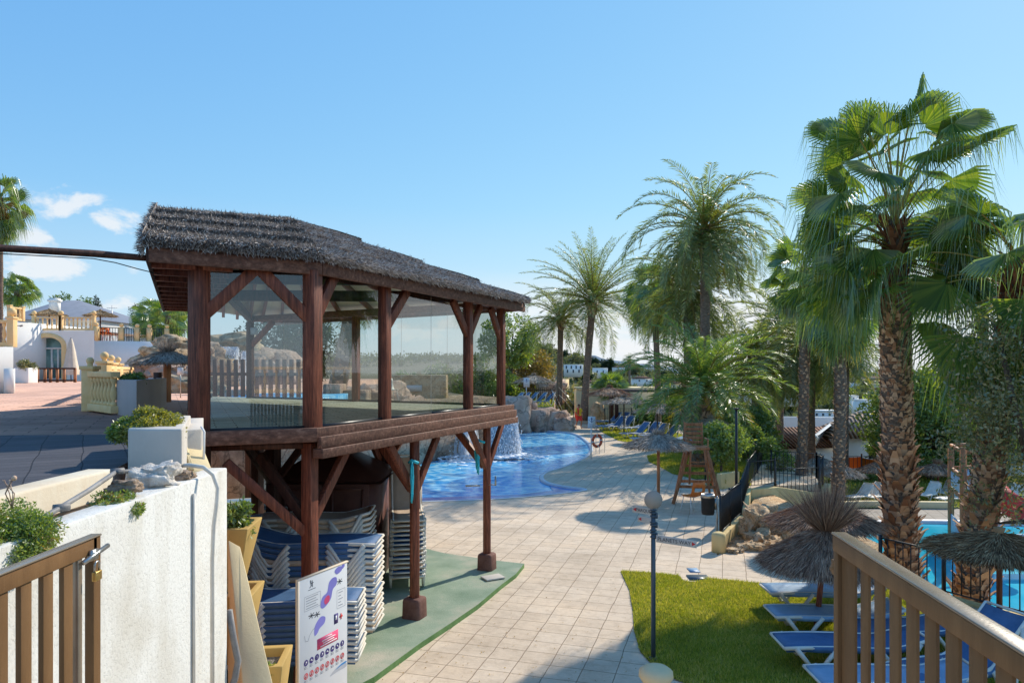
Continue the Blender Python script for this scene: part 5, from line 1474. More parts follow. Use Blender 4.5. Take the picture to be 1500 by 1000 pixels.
p = W(385, 955, 7.15); flared('ochre flared concrete pot filled with grey gravel, front one', (p.x, 7.2, .55), .46, .26, .85, .12, 'gravel', None, 1)
bush('weed', 'bright green weed growing in the front corner of the gravel pot', (p.x + .08, 6.98, 1.33), (.2, .14, .14), .02, 14, 60, 'leafbright', 9, None, 'plant')
bush('weed', 'low yellow-green weed along the front of the gravel pot', (p.x - .1, 6.93, 1.31), (.22, .1, .06), .016, 12, 50, 'leafbright', 10, None, 'plant')
p = W(338, 770, 7.9); flared('upper ochre flared pot with a leafy plant beside the wall end', (p.x - .03, 8.0, 1.85), .52, .22, .72, .1, 'soil', None, 2)
bush('leafy_plant', 'dense green plant growing in the upper ochre pot', (p.x + .02, 7.9, 2.5), (.44, .4, .34), .03, 30, 110, 'leaf', 11, None, 'plant')
o = flared('middle ochre pot stacked on the stair below the upper pot', (W(340, 850, 7.5).x - .02, 7.6, 1.2), .5, .24, .75, .1, 'soil', None, 3)
m = MB(); a = W(332, 790, 6.3); m.tube([(-2.47, 6.2, 2.2), (-2.44, 6.22, 1.95), (-2.40, 6.22, 1.75), (-2.42, 6.2, 1.6), (-2.46, 6.18, 1.5)], .03, 8)
tag(m.build('drain_pipe', M['greypipe'], None, True), 'grey bent drain pipe at the foot of the white wall end', 'pipe')

# big white planter by the gazebo corner
pw = thing('planter', 'square pale concrete planter with succulents at the gazebo corner', 'planter', (-3.05, 6.0, 3.5))
m = MB(); P0 = [(-2.90, 5.4), (-2.32, 5.46), (-2.75, 7.0), (-3.42, 6.9)]
P0 = [(-3.03, 5.6), (-2.61, 5.62), (-3.28, 7.25), (-3.78, 7.2)]
cx = sum(p[0] for p in P0) / 4; cy = sum(p[1] for p in P0) / 4
inn = [(cx + (p[0] - cx) * .68, cy + (p[1] - cy) * .68) for p in P0]; PT = CAMZ - (628 - HY) / F * 5.6
vs = [(*p, 3.40) for p in P0] + [(*p, PT) for p in P0] + [(*p, PT) for p in inn] + [(*p, PT - .06) for p in inn]
fs = []
q = MB(); q.add([(*p, PT - .05) for p in inn], [(0, 1, 2, 3)]); q.build('soil', M['soil'], pw, False, True)
q = MB(); q.prism([(-3.04, 6.45), (-2.89, 6.62), (-3.52, 8.1), (-3.72, 8.0)], 3.3, CAMZ - (629 - HY) / F * 6.5); q.build('side_block', M['planter_white'], pw, False, True, .015)
for k in range(3):
    for j in range(4): a, b_ = k * 4 + j, k * 4 + (j + 1) % 4; fs.append((a, b_, b_ + 4, a + 4))
m.add(vs, fs); m.build('box', M['planter_white'], pw, False, True, .02)
bush('succulent_bush', 'yellow-green succulent mound in the pale planter, right half', (cx + .14, cy - .38, PT - .09), (.34, .62, .24), .014, 80, 380, 'leafyellow', 21, None, 'shrub')
bush('succulent_bush', 'dark green leafy succulent in the pale planter, left half', (cx - .04, cy - .48, PT - .09), (.26, .42, .14), .018, 50, 220, 'leafbright', 22, None, 'shrub')
m = MB(); m.tube([W(298, 690, 6.55), W(299, 632, 6.55), W(295, 625, 6.6)], .011, 6); tag(m.build('tube', M['whitemetal'], None, True), 'white tube fixed at the right corner of the pale planter', 'pipe')

# mauve rendered block, balustrades
def wall_thing(name, label, poly, z0, z1, mat, cat='wall', bev=.02):
    m = MB(); m.prism(poly, z0, z1); o = m.build(name, M[mat], None, False, False, bev); return tag(o, label, cat)
a, b_, c_ = G(170, 607, PZ), G(200, 611, PZ), G(230, 598, PZ)
wall_thing('planter_block', 'large pale mauve rendered planter block beside the yellow balustrade', [(a.x, a.y), (b_.x, b_.y), (c_.x, c_.y + .4), (c_.x - .9, c_.y + 1.4), (a.x, a.y + 1.6)], PZ - .1, PZ + .62, 'pinkish_wall', 'planter')
bush('succulent_bush', 'small grey-green plant on top of the mauve planter block', ((b_.x + c_.x) / 2, b_.y + .9, PZ + .58), (.5, .4, .16), .03, 20, 80, 'leaf', 23, None, 'shrub')
m = MB(); p = G(231, 597, PZ); m.box((p.x, p.y, PZ + .34), (.12, .12, .8)); tag(m.build('bollard_post', M['wooddark']), 'dark brown square post right of the mauve planter block', 'post')
BP = {}
def baluster_mesh():
    m = MB(); m.lathe([(.055, 0), (.055, .05), (.035, .07), (.03, .10), (.052, .18), (.06, .25), (.045, .33), (.03, .42), (.036, .47), (.05, .49), (.055, .53), (.055, .58)], n=10); return m.mesh('baluster', [M['yellow']], True)
BM = baluster_mesh()
def balustrade(label, pts, z, H=.95, sp=.24, balls=True, mat='yellow', pw_=.22, thick=.16, group='yellow balustrades', posts=None, ballr=.12):
    root = thing('balustrade', label, 'balustrade', (pts[0][0], pts[0][1], z), 0, group)
    for i, p in enumerate(pts):
        if posts is None or i in posts:
            q = MB(); q.box((p[0], p[1], z + H * .48), (pw_, pw_, H * .96)); q.box((p[0], p[1], z + H * .98), (pw_ * 1.25, pw_ * 1.25, .07)); pl_ = q.build('pedestal', M[mat], root, False, True, .012)
            if balls:
                q = MB(); q.lathe([(.05, 0), (.05, .05)], (p[0], p[1], z + H + .015), 10); q.ball((p[0], p[1], z + H + .05 + ballr * .95), ballr, 14, 10); q.build('ball_finial', M[mat], pl_, True, True)
    for a, b_ in zip(pts, pts[1:]):
        a, b_ = Vector((a[0], a[1])), Vector((b_[0], b_[1])); d_ = (b_ - a); Ln = d_.length; d_.normalize()
        s0 = a + d_ * pw_ * .5; s1 = b_ - d_ * pw_ * .5
        q = MB(); q.beam((*s0, z + H - .14), (*s1, z + H - .14), thick, .10); q.build('top_rail', M[mat], root, False, True, .01)
        q = MB(); q.beam((*s0, z + .09), (*s1, z + .09), thick, .13); q.build('bottom_rail', M[mat], root, False, True, .01)
        n = max(1, int((s1 - s0).length / sp)); k = (H - .35) / .58
        for i in range(n):
            p = s0.lerp(s1, (i + .5) / n); o = link('baluster', BM, root); o.location = (p.x - pts[0][0], p.y - pts[0][1], .155); o.scale = (1, 1, k)
    return root
p0, p1 = G(132, 602, PZ), G(172, 608, PZ)
bf = [(p0.x, p0.y)]
for px, py in ((153, 590), (163, 584), (171, 579)): q = G(px, py, PZ); bf.append((q.x, q.y))
balustrade('short yellow balustrade with ball finial joining the mauve planter block', [(p0.x, p0.y), (p1.x, p1.y)], PZ, .85, .2, True, posts=[0], ballr=.07, group='yellow balustrade run by the planter')
bfar = [G(153, 592, PZ), G(163, 583, PZ), G(173, 577, PZ), G(200, 567.5, PZ)]
balustrade('yellow balustrade receding behind the first one, ball finials on its posts', [(p.x, p.y) for p in bfar], PZ, .98, .35, True, posts=[0, 1, 2], ballr=.09, group='yellow balustrade run by the planter')

# building wing at the left edge
a = G(19.5, 576, PZ); WX, WY = a.x, a.y
wg = thing('building_wing', 'white rendered terrace wing with yellow balustrade at the left edge', 'building', (WX, WY, PZ))
zt = CAMZ + (541 - 508) / F * WY
m = MB(); m.prism([(WX, WY), (WX - 12, WY - 2.0), (WX - 12, WY + 6), (WX * (WY + 6) / WY - .1, WY + 6)], PZ, zt); m.build('wall', M['white_wall'], wg, False, True)
m = MB(); m.prism([(WX + .05, WY - .06), (WX - .25, WY - .1), (WX - .45, WY + .3), (WX - .15, WY + .3)], PZ, PZ + (576 - 540) / F * WY); m.build('buttress', M['white_wall'], wg, False, True)
balustrade('yellow balustrade on top of the white wing at the left edge', [(WX - .15, WY + .15), (WX - 1.6, WY - .1), (WX - 3.2, WY - .35), (WX - 4.8, WY - .6)], zt, 1.0, .25, True, group='yellow balustrades on the white building', ballr=.14)

# arcade building at the end of the plaza
Yb = 50.0
def bp_(px, py, Y=Yb): return W(px, py, Y)
bz0 = PZ
bl = thing('terrace_building', 'long white building with arched glass doors and a roof terrace behind the plaza', 'building', (-33, Yb, PZ))
x0, x1, x2, x3 = bp_(-40, 0).x, bp_(46, 0).x, bp_(138, 0).x, bp_(262, 0).x
zT = bp_(0, 484).z; zU = bp_(0, 504).z
def arch_wall(mb, xa, xb, z0, z1, cxm, hw, zs, y, n=16):
    """wall face with an arched opening: springs at zs, half width hw"""
    arc = [(cxm - hw, z0)] + [(cxm - hw * math.cos(PI * i / n), zs + hw * .62 * math.sin(PI * i / n)) for i in range(n + 1)] + [(cxm + hw, z0)]
    poly = [(xa, z0)] + arc + [(xb, z0), (xb, z1), (xa, z1)]
    tri = tessellate_polygon([[Vector((p[0], p[1], 0)) for p in poly]])
    mb.add([(p[0], y, p[1]) for p in poly], [tuple(t) for t in tri])
    mb.add([(p[0], y, p[1]) for p in arc] + [(p[0], y + .6, p[1]) for p in arc], [(i, i + 1, i + 1 + len(arc), i + len(arc)) for i in range(len(arc) - 1)])
    return arc
m = MB(); ac = bp_(70, 0).x; hw = (bp_(97, 0).x - bp_(45, 0).x) / 2 - .25; zs = bp_(0, 507).z
arc = arch_wall(m, x1 - 1.2, x2, bz0, zT, ac, hw, zs, Yb)
m.prism([(x2, Yb), (x3, Yb + 3), (x3, Yb + 8), (x2, Yb + 8)], bz0, zU + .25)
m.prism([(x0 - 6, Yb - 4), (x1 - 1.2, Yb - .5), (x1 - 1.2, Yb + 6), (x0 - 6, Yb + 6)], bz0, bp_(0, 470).z)
m.add([(x1 - 1.2, Yb, zT), (x2, Yb, zT), (x2, Yb + 8, zT), (x1 - 1.2, Yb + 8, zT)], [(0, 1, 2, 3)])
m.add([(x1 - 2, Yb + .62, bz0), (x2, Yb + .62, bz0), (x2, Yb + .62, zT), (x1 - 2, Yb + .62, zT)], [(0, 1, 2, 3)])
m.build('wall', M['white_wall'], bl, False, True)
def arch_trim(mb, cxm, hw_, zs_, z0, y, tw=.32, n=16, dp=.08):
    ins = [(cxm - hw_, z0)] + [(cxm - hw_ * math.cos(PI * i / n), zs_ + hw_ * .62 * math.sin(PI * i / n)) for i in range(n + 1)] + [(cxm + hw_, z0)]
    ou = [(cxm - hw_ - tw, z0)] + [(cxm - (hw_ + tw) * math.cos(PI * i / n), zs_ + (hw_ * .62 + tw) * math.sin(PI * i / n)) for i in range(n + 1)] + [(cxm + hw_ + tw, z0)]
    k = len(ins); mb.add([(p[0], y, p[1]) for p in ins] + [(p[0], y, p[1]) for p in ou] + [(p[0], y + dp, p[1]) for p in ins] + [(p[0], y + dp, p[1]) for p in ou],
                         [(i, i + 1, i + 1 + k, i + k) for i in range(k - 1)] + [(i + k, i + 1 + k, i + 1 + 3 * k, i + 3 * k) for i in range(k - 1)])
m = MB(); arch_trim(m, ac, hw, zs, bz0, Yb - .08); arch_trim(m, bp_(22, 0).x, .75, bp_(0, 512).z, bz0, Yb - .9, .3, dp=.8); m.build('arch_trim', M['yellow'], bl, False, True)
m = MB(); m.box((bp_(22, 0).x, Yb - .62, bz0 + 1.2), (1.5, .03, 2.6)); m.build('niche', M['yellow_wall'], bl, False, True)
# glazing with glass leaves and white frame
m, nt, out = newmat('green_glass'); v = coords(nt, world=True)
col = ramp(nt, tex(nt, v, .9, 4), [(0.35, (0.05, 0.14, 0.13)), (0.65, (0.22, 0.38, 0.36))]); pbsdf(nt, out, col, 0.08, None, .6); M['greenglass'] = m
gzg = MB(); gzg.box((ac, Yb + .5, (bz0 + zT) / 2 - .1), (hw * 2, .04, zT - bz0 - .4)); gw_ = gzg.build('arched_door', M['greenglass'], bl, False, True)
m = MB()
for dx in (-hw + .06, -hw * .62, 0, hw * .45, hw - .06): m.box((ac + dx, Yb + .44, bz0 + 1.15), (.11, .06, 2.3))
for zz in (bz0 + .12, bz0 + 2.3): m.box((ac, Yb + .43, zz), (hw * 2, .07, .12))
m.box((ac + .1, Yb + .40, bz0 + 1.0), (.05, .05, .5))
m.build('door_frame', M['whitemetal'], gw_, False, True)
m = MB(); m.box((bp_(194, 0, 51.4).x, Yb + 1.28, bz0 + .86), (.78, .06, 1.75)); m.build('door', M['pinkish_wall'], bl, False, True)
for i, (pa_, pb_) in enumerate(((47, 86), (87, 135))):
    A, B = bp_(pa_, 484), bp_(pb_, 484)
    balustrade(['yellow roof terrace balustrade above the arched doors, left section', 'yellow roof terrace balustrade above the arched doors, right section'][i], [(A.x, Yb + .2), (B.x, Yb + .2)], zT, 1.05, .28, True, group='yellow balustrades on the white building', ballr=.16)
A, B = bp_(14, 466, 47), bp_(30, 464, 48); balustrade('small yellow balustrade of the upper terrace at the top left', [(A.x, 47), (B.x, 48.2)], bp_(0, 469, 47).z, 1.0, .3, False, group='yellow balustrades on the white building')
m = MB(); A = bp_(10, 0, 47); m.prism([(bp_(-60, 0, 47).x, 46), (bp_(47, 0, 49).x, 49), (bp_(47, 0, 49).x, 55), (bp_(-60, 0, 47).x, 55)], bz0, bp_(0, 470, 47).z); o = m.build('upper_terrace', M['white_wall']); tag(o, 'stepped white upper terrace wall rising behind the left wing', 'wall')
# black railing with yellow pillars on the lower part of the roof
rr_ = thing('terrace_railing', 'black bar railing between yellow ball-topped pillars on the white wall', 'railing', (bp_(140, 0).x, Yb + .1, zU + .25))
xs_ = [141, 178, 201, 219, 245]; ytop = lambda px: Yb + .1 + (px - 138) / 124 * 2.9
for i, px in enumerate(xs_):
    x = (px - 750) / F * ytop(px); q = MB(); q.box((x, ytop(px), zU + .75), (.3, .3, 1.0)); pl_ = q.build('pillar', M['yellow'], rr_, False, True)
    q = MB(); q.ball((x, ytop(px), zU + 1.4), .15, 12, 8); q.build('ball_finial', M['yellow'], pl_, True, True)
for pa_, pb_ in zip(xs_, xs_[1:] + [275]):
    xa, xb = (pa_ - 750) / F * ytop(pa_), (pb_ - 750) / F * ytop(pb_); q = MB(); n = int((xb - xa) / .16)
    for i in range(n):
        x = xa + .2 + (xb - xa - .4) * i / max(1, n - 1); y = ytop(pa_) + (ytop(pb_) - ytop(pa_)) * i / n; q.box((x, y, zU + .72), (.025, .025, .9))
    q.beam((xa, ytop(pa_), zU + 1.2), (xb, ytop(pb_), zU + 1.2), .05, .05); q.build('bar_panel', M['black'], rr_, False, True)
# grey hipped roof house behind
hr = thing('grey_roof_house', 'low house with grey hipped roof behind the roof terrace', 'house', (bp_(95, 0, 62).x, 62, PZ))
hx0, hx1 = bp_(36, 0, 62).x, bp_(168, 0, 62).x; hz = bp_(0, 470, 62).z; hp = bp_(80, 439, 62)
m = MB(); m.prism([(hx0, 60), (hx1, 60), (hx1, 70), (hx0, 70)], PZ, hz); m.build('wall', M['white_wall'], hr, False, True)
m = MB(); vs = [(hx0 - .3, 59.6, hz), (hx1 + .3, 59.6, hz - .1), (hx1 + .3, 70, hz - .1), (hx0 - .3, 70, hz), (hp.x - 1.5, 65, hp.z + .2), (hp.x + .3, 65, hp.z + .25)]
m.add(vs, [(0, 1, 5, 4), (1, 2, 5), (2, 3, 4, 5), (3, 0, 4)]); m.build('roof', M['slate_roof'], hr, False, True)
m = MB(); m.box((bp_(78, 0, 60).x, 60.2, bp_(0, 446, 60).z), (.7, .5, 1.1)); m.box((bp_(78, 0, 60).x, 60.2, bp_(0, 440, 60).z), (.9, .6, .18)); m.build('chimney', M['white_wall'], hr, False, True)
h2 = thing('white_house', 'small white gabled house right of the grey roof', 'house', (bp_(185, 0, 64).x, 64, PZ))
m = MB(); q = [bp_(168, 470, 64), bp_(220, 492, 64)]; m.prism([(q[0].x, 64), (q[1].x, 64), (q[1].x, 70), (q[0].x, 70)], PZ, q[1].z); m.build('wall', M['white_wall'], h2, False, True)
m = MB(); za = bp_(0, 470, 64).z; m.add([(q[0].x, 63.7, za), (q[1].x, 63.7, q[1].z), (q[1].x, 70, q[1].z), (q[0].x, 70, za), (q[0].x, 63.7, q[1].z)], [(0, 1, 2, 3), (0, 4, 1)]); m.build('roof', M['white_wall'], h2, False, True)
m = MB(); a = bp_(164, 452, 62); m.tube([(a.x, 62, a.z - 2.5), (a.x, 62, a.z + .3)], .025, 5); m.box((a.x, 62, a.z + .05), (.9, .03, .03)); m.box((a.x - .3, 62, a.z + .05), (.02, .4, .02)); m.box((a.x + .3, 62, a.z + .05), (.02, .4, .02)); tag(m.build('aerial', M['steel']), 'thin metal television aerial on the skyline', 'aerial')
# parasols on the roof terrace
for px, py, R, lb in ((72, 457, 1.05, 'tan reed parasol on the roof terrace in front of the grey roof'), (147, 458, 1.0, 'tan reed parasol at the right end of the roof terrace')):
    a = bp_(px, py, 51.5); zb_ = zT if px < 100 else zU + .25
    parasol(lb, (a.x, 51.5, zb_), a.z - .28 - zb_, a.z + .15 - zb_, R, 'wooddark', 'strawtan', px, 'reed parasols on the roof terrace', .18, 1500, tn=120, w=.012)
# red chairs
def simple_chair(name, label, loc, rz, mat, legm='whitemetal', s=1.0, group=None):
    o = thing(name, label, 'chair', loc, rz, group)
    m = MB(); vs = []; n = 8
    prof = [(-.21, .45, .21), (-.1, .435, .22), (.08, .43, .22), (.18, .46, .22), (.235, .58, .225), (.255, .70, .22), (.27, .83, .20)]
    for x, z, w in prof:
        for t in (-1, -.6, 0, .6, 1): vs.append((t * w * s, (-x) * -1 * s, (z + .02 * abs(t)) * s))
    fs = [(i * 5 + j, i * 5 + j + 1, i * 5 + j + 6, i * 5 + j + 5) for i in range(len(prof) - 1) for j in range(4) if not (i == 4 and j in (1, 2))]
    m.add(vs, fs); q = m.build('shell', M[mat], o, True); sdf = q.modifiers.new('thickness', 'SOLIDIFY'); sdf.thickness = .015 * s
    for a in (-1, 1):
        for b_ in (-1, 1):
            l = MB(); l.tube([(a * .17 * s, b_ * .14 * s, .44 * s), (a * .23 * s, b_ * .22 * s, 0)], .012 * s, 6); l.build('leg', M[legm], o, True)
    return o
for i, (px, py) in enumerate(((148, 498), (155, 500), (160, 497))):
    a = bp_(px, py, 51); simple_chair('terrace_chair', ['red chair on the roof terrace behind the railing, left one', 'red chair on the roof terrace behind the railing, middle one', 'red chair on the roof terrace behind the railing, right one'][i], (a.x, 51 + i * .3, zU + .26), i * 1.1, 'orange', 'red', 1.15, 'red chairs on the roof terrace')
# closed canvas parasol, wood fence, white planter in front of the arch
a = G(104, 554, 3.5); a = bp_(104, 554, 47)
cpz = PZ; o = thing('closed_parasol', 'closed cream canvas parasol standing beside the arched doors', 'parasol', (a.x, 47, PZ))
m = MB(); m.tube([(0, 0, 0), (0, 0, 2.9)], .03, 8); m.build('pole', M['wooddark'], o, True)
m = MB(); rgx = random.Random(4); vs = []; nn = 20
for z, r in ((2.85, .05), (2.5, .14), (1.9, .24), (1.2, .33), (.75, .42), (.45, .40)):
    for k in range(nn): aa = 2 * PI * k / nn; rr2 = r * (1 + (.22 if k % 2 else -.15)); vs.append((rr2 * math.cos(aa), rr2 * math.sin(aa), z))
m.add(vs, [(i * nn + k, i * nn + (k + 1) % nn, (i + 1) * nn + (k + 1) % nn, (i + 1) * nn + k) for i in range(5) for k in range(nn)]); m.build('canvas', M['canvas'], o, True)
wf = thing('wooden_barrier', 'low wooden slatted barrier in front of the arched doors', 'fence', (bp_(80, 0, 44).x, 44, PZ))
xa, xb = bp_(47, 0, 44).x, bp_(111, 0, 44).x
for px in (48, 55, 66, 74, 84, 94, 110):
    q = MB(); q.box((bp_(px, 0, 44).x, 44, PZ + .45), (.14, .1, .9)); q.build('post', M['chairwood'], wf, False, True)
for z in (.12, .86): q = MB(); q.box(((xa + xb) / 2, 43.93, PZ + z), (xb - xa, .05, .1)); q.build('rail', M['wooddark'], wf, False, True)
a = bp_(38, 0, 42); m = MB(); m.box((a.x, 42, PZ + .45), (.85, .85, .9)); o = m.build('planter_box', M['white_wall'], None, False, False, .02); tag(o, 'tall white planter box beside the arched doors', 'planter')
bush('round_bush', 'clipped grey-green bush in the tall white planter box', (a.x, 42, PZ + .85), (1.0, 1.0, .55), .05, 30, 120, 'leafolive', 30, None, 'shrub')
m = MB(); a = bp_(29, 477, 46); m.tube([(a.x - .25, 46, a.z), (a.x, 46, a.z), (a.x + .1, 45.9, a.z - .03)], .03, 6); m.tube([(a.x + .1, 45.9, a.z - .02), (a.x + .3, 45.8, a.z)], .06, 8); tag(m.build('spotlight', M['greypipe']), 'small grey spotlight on the white wall above the arch', 'lamp')
# trees on the skyline at the left
fan_palm('tall fan palm with drooping grey-green crown at the left edge of the sky', (W(1, 0, 46).x, 46, 3.5), W(0, 290, 46).z - 3.5, .14, .9, 1.15, 46, seed=61, nb=60, nseg=26, hang=.8, zdrop=1.6, e_lo=-1.2, skirt=14)
fan_palm('low bushy fan palm above the upper terrace, left', (W(26, 0, 52).x, 52, 5.5), W(0, 426, 52).z - 5.5, .25, .8, 1.1, 34, seed=62, nb=30, nseg=26, hang=.4, zdrop=.2, e_lo=-.4)
fan_palm('fan palm crowding behind the terrace railing, left of the gazebo', (W(222, 0, 58).x, 58, 4.5), W(0, 459, 58).z - 4.5, .2, .9, 1.2, 34, seed=63, nb=30, nseg=26, hang=.4, e_lo=-.8)
fan_palm('fan palm close beside the gazebo roof edge', (W(246, 0, 54).x, 54, 4.5), W(0, 462, 54).z - 4.5, .2, 1.0, 1.2, 34, seed=64, nb=30, nseg=26, hang=.6, e_lo=-1.0, skirt=10)
tree('pine_tree', 'round dark tree on the skyline behind the grey roof', (W(105, 0, 75).x, 75, 4), W(0, 432, 75).z - 4, 2.1, .14, 24, 120, 'leaf', 65)
def cypress(label, px, py, Y, w, z0, seed):
    h = W(0, py, Y).z - z0; o = thing('cypress', label, 'tree', (W(px, 0, Y).x, Y, z0), 0, 'cypresses on the skyline')
    cl = [((random.Random(seed + i).uniform(-.2, .2) * w, random.Random(seed - i).uniform(-.2, .2) * w, h * (.1 + .86 * i / 16)), (w * .5 * math.sin(PI * min(1, (1 - i / 17) * .75 + .08)) + .08,) * 2 + (h * .07,)) for i in range(17)]
    m = MB(); leafcloud(m, cl, .10, 110, seed); m.build('crown', M['leafdark'], o); m = MB(); m.tube([(0, 0, -.2), (0, 0, h * .9)], [.12, .02], 6); m.build('trunk', M['treebark'], o)
cypress('broader dark cypress on the skyline right of the grey roof', 135, 440, 80, 2.2, 5, 1); cypress('slender dark cypress beside the broader one', 143.5, 435, 80, 1.1, 5, 2); cypress('dark cypress behind the low palms', 200, 447, 80, 2.4, 5, 3)
# ---------------------------------------------------------------- rocks, waterfalls, upper pool
UPZ = 3.3
up_poly = [(-40, 22.0), (-9.3, 22.6), (-3.5, 34.3), (-.9, 36.6), (-.6, 39.5), (-3, 44), (-8, 60), (-40, 60)]
m = MB(); m.prism(up_poly, -1.3, 2.75); struct('upper_garden', m, M['rockgrey'])
m = MB(); m.prism([(-8.9, 23.2), (-6.6, 27), (-7.2, 33), (-9, 36), (-14, 34), (-14.5, 26)], 2.76, UPZ); struct('upper_pool_water', m, M['water'])
# cave rock with the falls
RK = [((-4.3, 37.6, .9), (5.0, 4.0, 3.6), 1, 0.1, 'rockgrey', 'big brown cave rock under the waterfall seen below the gazebo'), ((-6.9, 35.4, 1.3), (5.2, 4.2, 4.4), 2, .4, 'rockpink', 'pinkish rock at the left side of the waterfall cave'),
      ((-.9, 38.2, .5), (2.0, 2.2, 2.0), 3, .2, 'rockpink', 'pinkish rock at the right side of the waterfall'), ((-10.5, 31.5, 1.2), (4.5, 5, 4.6), 4, .7, 'rockpink', 'rock wall on the left shore of the pool')]
for c, d_, s_, rz, mt, lb in RK: rock('rock', lb, c, d_, mt, s_, rz, .28, 5)
for i, (px, py, Y, w, h, mt) in enumerate(((330, 505, 38, 5.0, 2.6, 'rock'), (362, 525, 37, 3.4, 2.0, 'rockpink'), (305, 522, 36, 3.6, 2.6, 'rockpink'), (262, 505, 33, 3.2, 2.0, 'rock'), (242, 520, 31, 2.2, 1.8, 'rock'), (285, 518, 33, 2.8, 2.6, 'rockgrey'),
      (228, 535, 28, 1.8, 1.3, 'rockpink'), (262, 545, 27, 2.4, 1.5, 'rockpink'), (282, 560, 25, 2.4, 1.2, 'rock'), (500, 578, 35, 2.4, 1.4, 'rockpink'), (525, 582, 34, 2.2, 1.2, 'rock'), (560, 585, 36, 2.6, 1.1, 'rock'), (612, 588, 37, 2.8, 1.0, 'rock'), (655, 592, 38, 2.6, 1.0, 'rockpink'), (700, 600, 38.5, 2.4, .9, 'rock'))):
    p = W(px, py + 6, Y); h *= .62; w *= .85
    nm = ['tan rock block over the small waterfall, seen through the left pane', 'pinkish ledge right of the small waterfall', 'pinkish rock under the small waterfall', 'tall tan boulder beside the left gazebo post', 'small tan boulder at the end of the white wall', 'dark boulder between the tan boulders and the post',
          'low pinkish rock behind the brown bollard post', 'pinkish rock behind the yellow succulents', 'tan rock right beside the left gazebo posts', 'pinkish rock at the foot of the palm behind the glass', 'tan rock right of the palm foot behind the glass', 'tan rock seen through the middle pane, left', 'tan rock seen through the middle pane, centre', 'pinkish rock seen through the middle pane, right', 'tan rock seen through the last pane'][i]
    rock('rock', nm, tuple(p), (w, w * .8, h), mt, 20 + i, i * .7, .30, 4)
rock('rock', 'wide tan rock mass carrying the small waterfall behind the gazebo', tuple(W(345, 552, 39)), (6.5, 3, 3.4), 'rockpink', 55, .1, .25, 4)
rock('rock', 'broad tan rock shelf under the boulders left of the gazebo', tuple(W(272, 552, 33.5)), (4.5, 2.4, 2.2), 'rock', 56, .3, .25, 4)
# water curtains
m, nt, out = newmat('falling_water')
v = coords(nt, (7, 7, .9), world=True); f = tex(nt, v, 2.2, 6, .7)
ms = N(nt, 'ShaderNodeMixShader'); tr = N(nt, 'ShaderNodeBsdfTransparent'); df = N(nt, 'ShaderNodeBsdfDiffuse'); df.inputs['Color'].default_value = (.88, .9, .93, 1)
tl = N(nt, 'ShaderNodeBsdfTranslucent'); tl.inputs['Color'].default_value = (.85, .88, .92, 1); mw = N(nt, 'ShaderNodeMixShader'); mw.inputs[0].default_value = .6
L(nt, df.outputs[0], mw.inputs[1]); L(nt, tl.outputs[0], mw.inputs[2])
L(nt, ramp(nt, f, [(0.40, (0.12,) * 3), (0.56, (1,) * 3)]), ms.inputs[0]); L(nt, tr.outputs[0], ms.inputs[1]); L(nt, mw.outputs[0], ms.inputs[2]); L(nt, ms.outputs[0], out.inputs['Surface'])
M['fall'] = m
M['foam'] = surf('white_foam', (.8, .84, .88), (.95, .97, 1), 9, .6, .4, 30, .3)
def fall(label, a, b, z0, z1, thick, n, seed, drops=900, out_=.5):
    """curtain of strands from the lip a-b down to z0, with drops"""
    r = random.Random(seed); m = MB()
    a, b = Vector(a), Vector(b); d_ = (b - a); nrm = Vector((d_.y, -d_.x)).normalized()
    if nrm.y > 0: nrm = -nrm
    for i in range(n):
        t = r.random(); p = a.lerp(b, t); w = r.uniform(.03, .12) * thick; off = r.uniform(.4, 1.2) * out_
        pts = []
        for k in range(7):
            s = k / 6; q = p + nrm * (off * s ** .7) ; pts.append(Vector((q.x + r.gauss(0, .02), q.y, z1 - (z1 - z0) * s ** 1.5)))
        for k in range(6):
            u = d_.normalized() * w * (1 + .8 * k / 6)
            A, B = pts[k], pts[k + 1]
            m.add([(A.x - u.x, A.y - u.y, A.z), (A.x + u.x, A.y + u.y, A.z), (B.x + u.x, B.y + u.y, B.z), (B.x - u.x, B.y - u.y, B.z)], [(0, 1, 2, 3)])
    o = m.build('waterfall', M['fall']); tag(o, label, 'waterfall')
    dm = MB()
    for i in range(drops):
        t = r.random(); s = r.random(); p = a.lerp(b, t) + nrm * (out_ * (.3 + s) + r.gauss(0, .18)); z = z1 - (z1 - z0) * s ** .8
        k = r.uniform(.008, .03) * thick; dm.ball((p.x + r.gauss(0, .1), p.y, z), (k, k, k * r.uniform(1, 3)), 4, 3)
    for i in range(drops // 2):
        p = a.lerp(b, r.random()) + nrm * (out_ + r.gauss(0, .45)); k = r.uniform(.02, .09) * thick; dm.ball((p.x + r.gauss(0, .3), p.y, z0 + r.uniform(0, .12)), (k * 2.2, k * 1.5, k * .5), 5, 3)
    q = dm.build('spray', M['foam'], o)
    return o
fall('strong white waterfall pouring into the pool right of the far gazebo post', (W(712, 0, 35.5).x, 35.7), (W(752, 0, 35.5).x, 36.1), 0, 2.0, 1.3, 110, 1, 1500, .9)
fall('thin veil of water over the cave rock left of the far gazebo post', (W(636, 0, 35).x, 35.2), (W(700, 0, 35).x, 35.4), 0, 2.6, .55, 70, 2, 1100, .4)
fall('small waterfall behind the left glass pane of the gazebo', (W(318, 0, 34).x, 34.4), (W(345, 0, 34).x, 34.4), 3.3, 5.4, .9, 60, 3, 500, .3)
fall('thin stream right of the small waterfall behind the glass', (W(352, 0, 34).x, 34.4), (W(360, 0, 34).x, 34.4), 3.3, 5.2, .7, 18, 4, 200, .3)
m = MB(); r = random.Random(8)
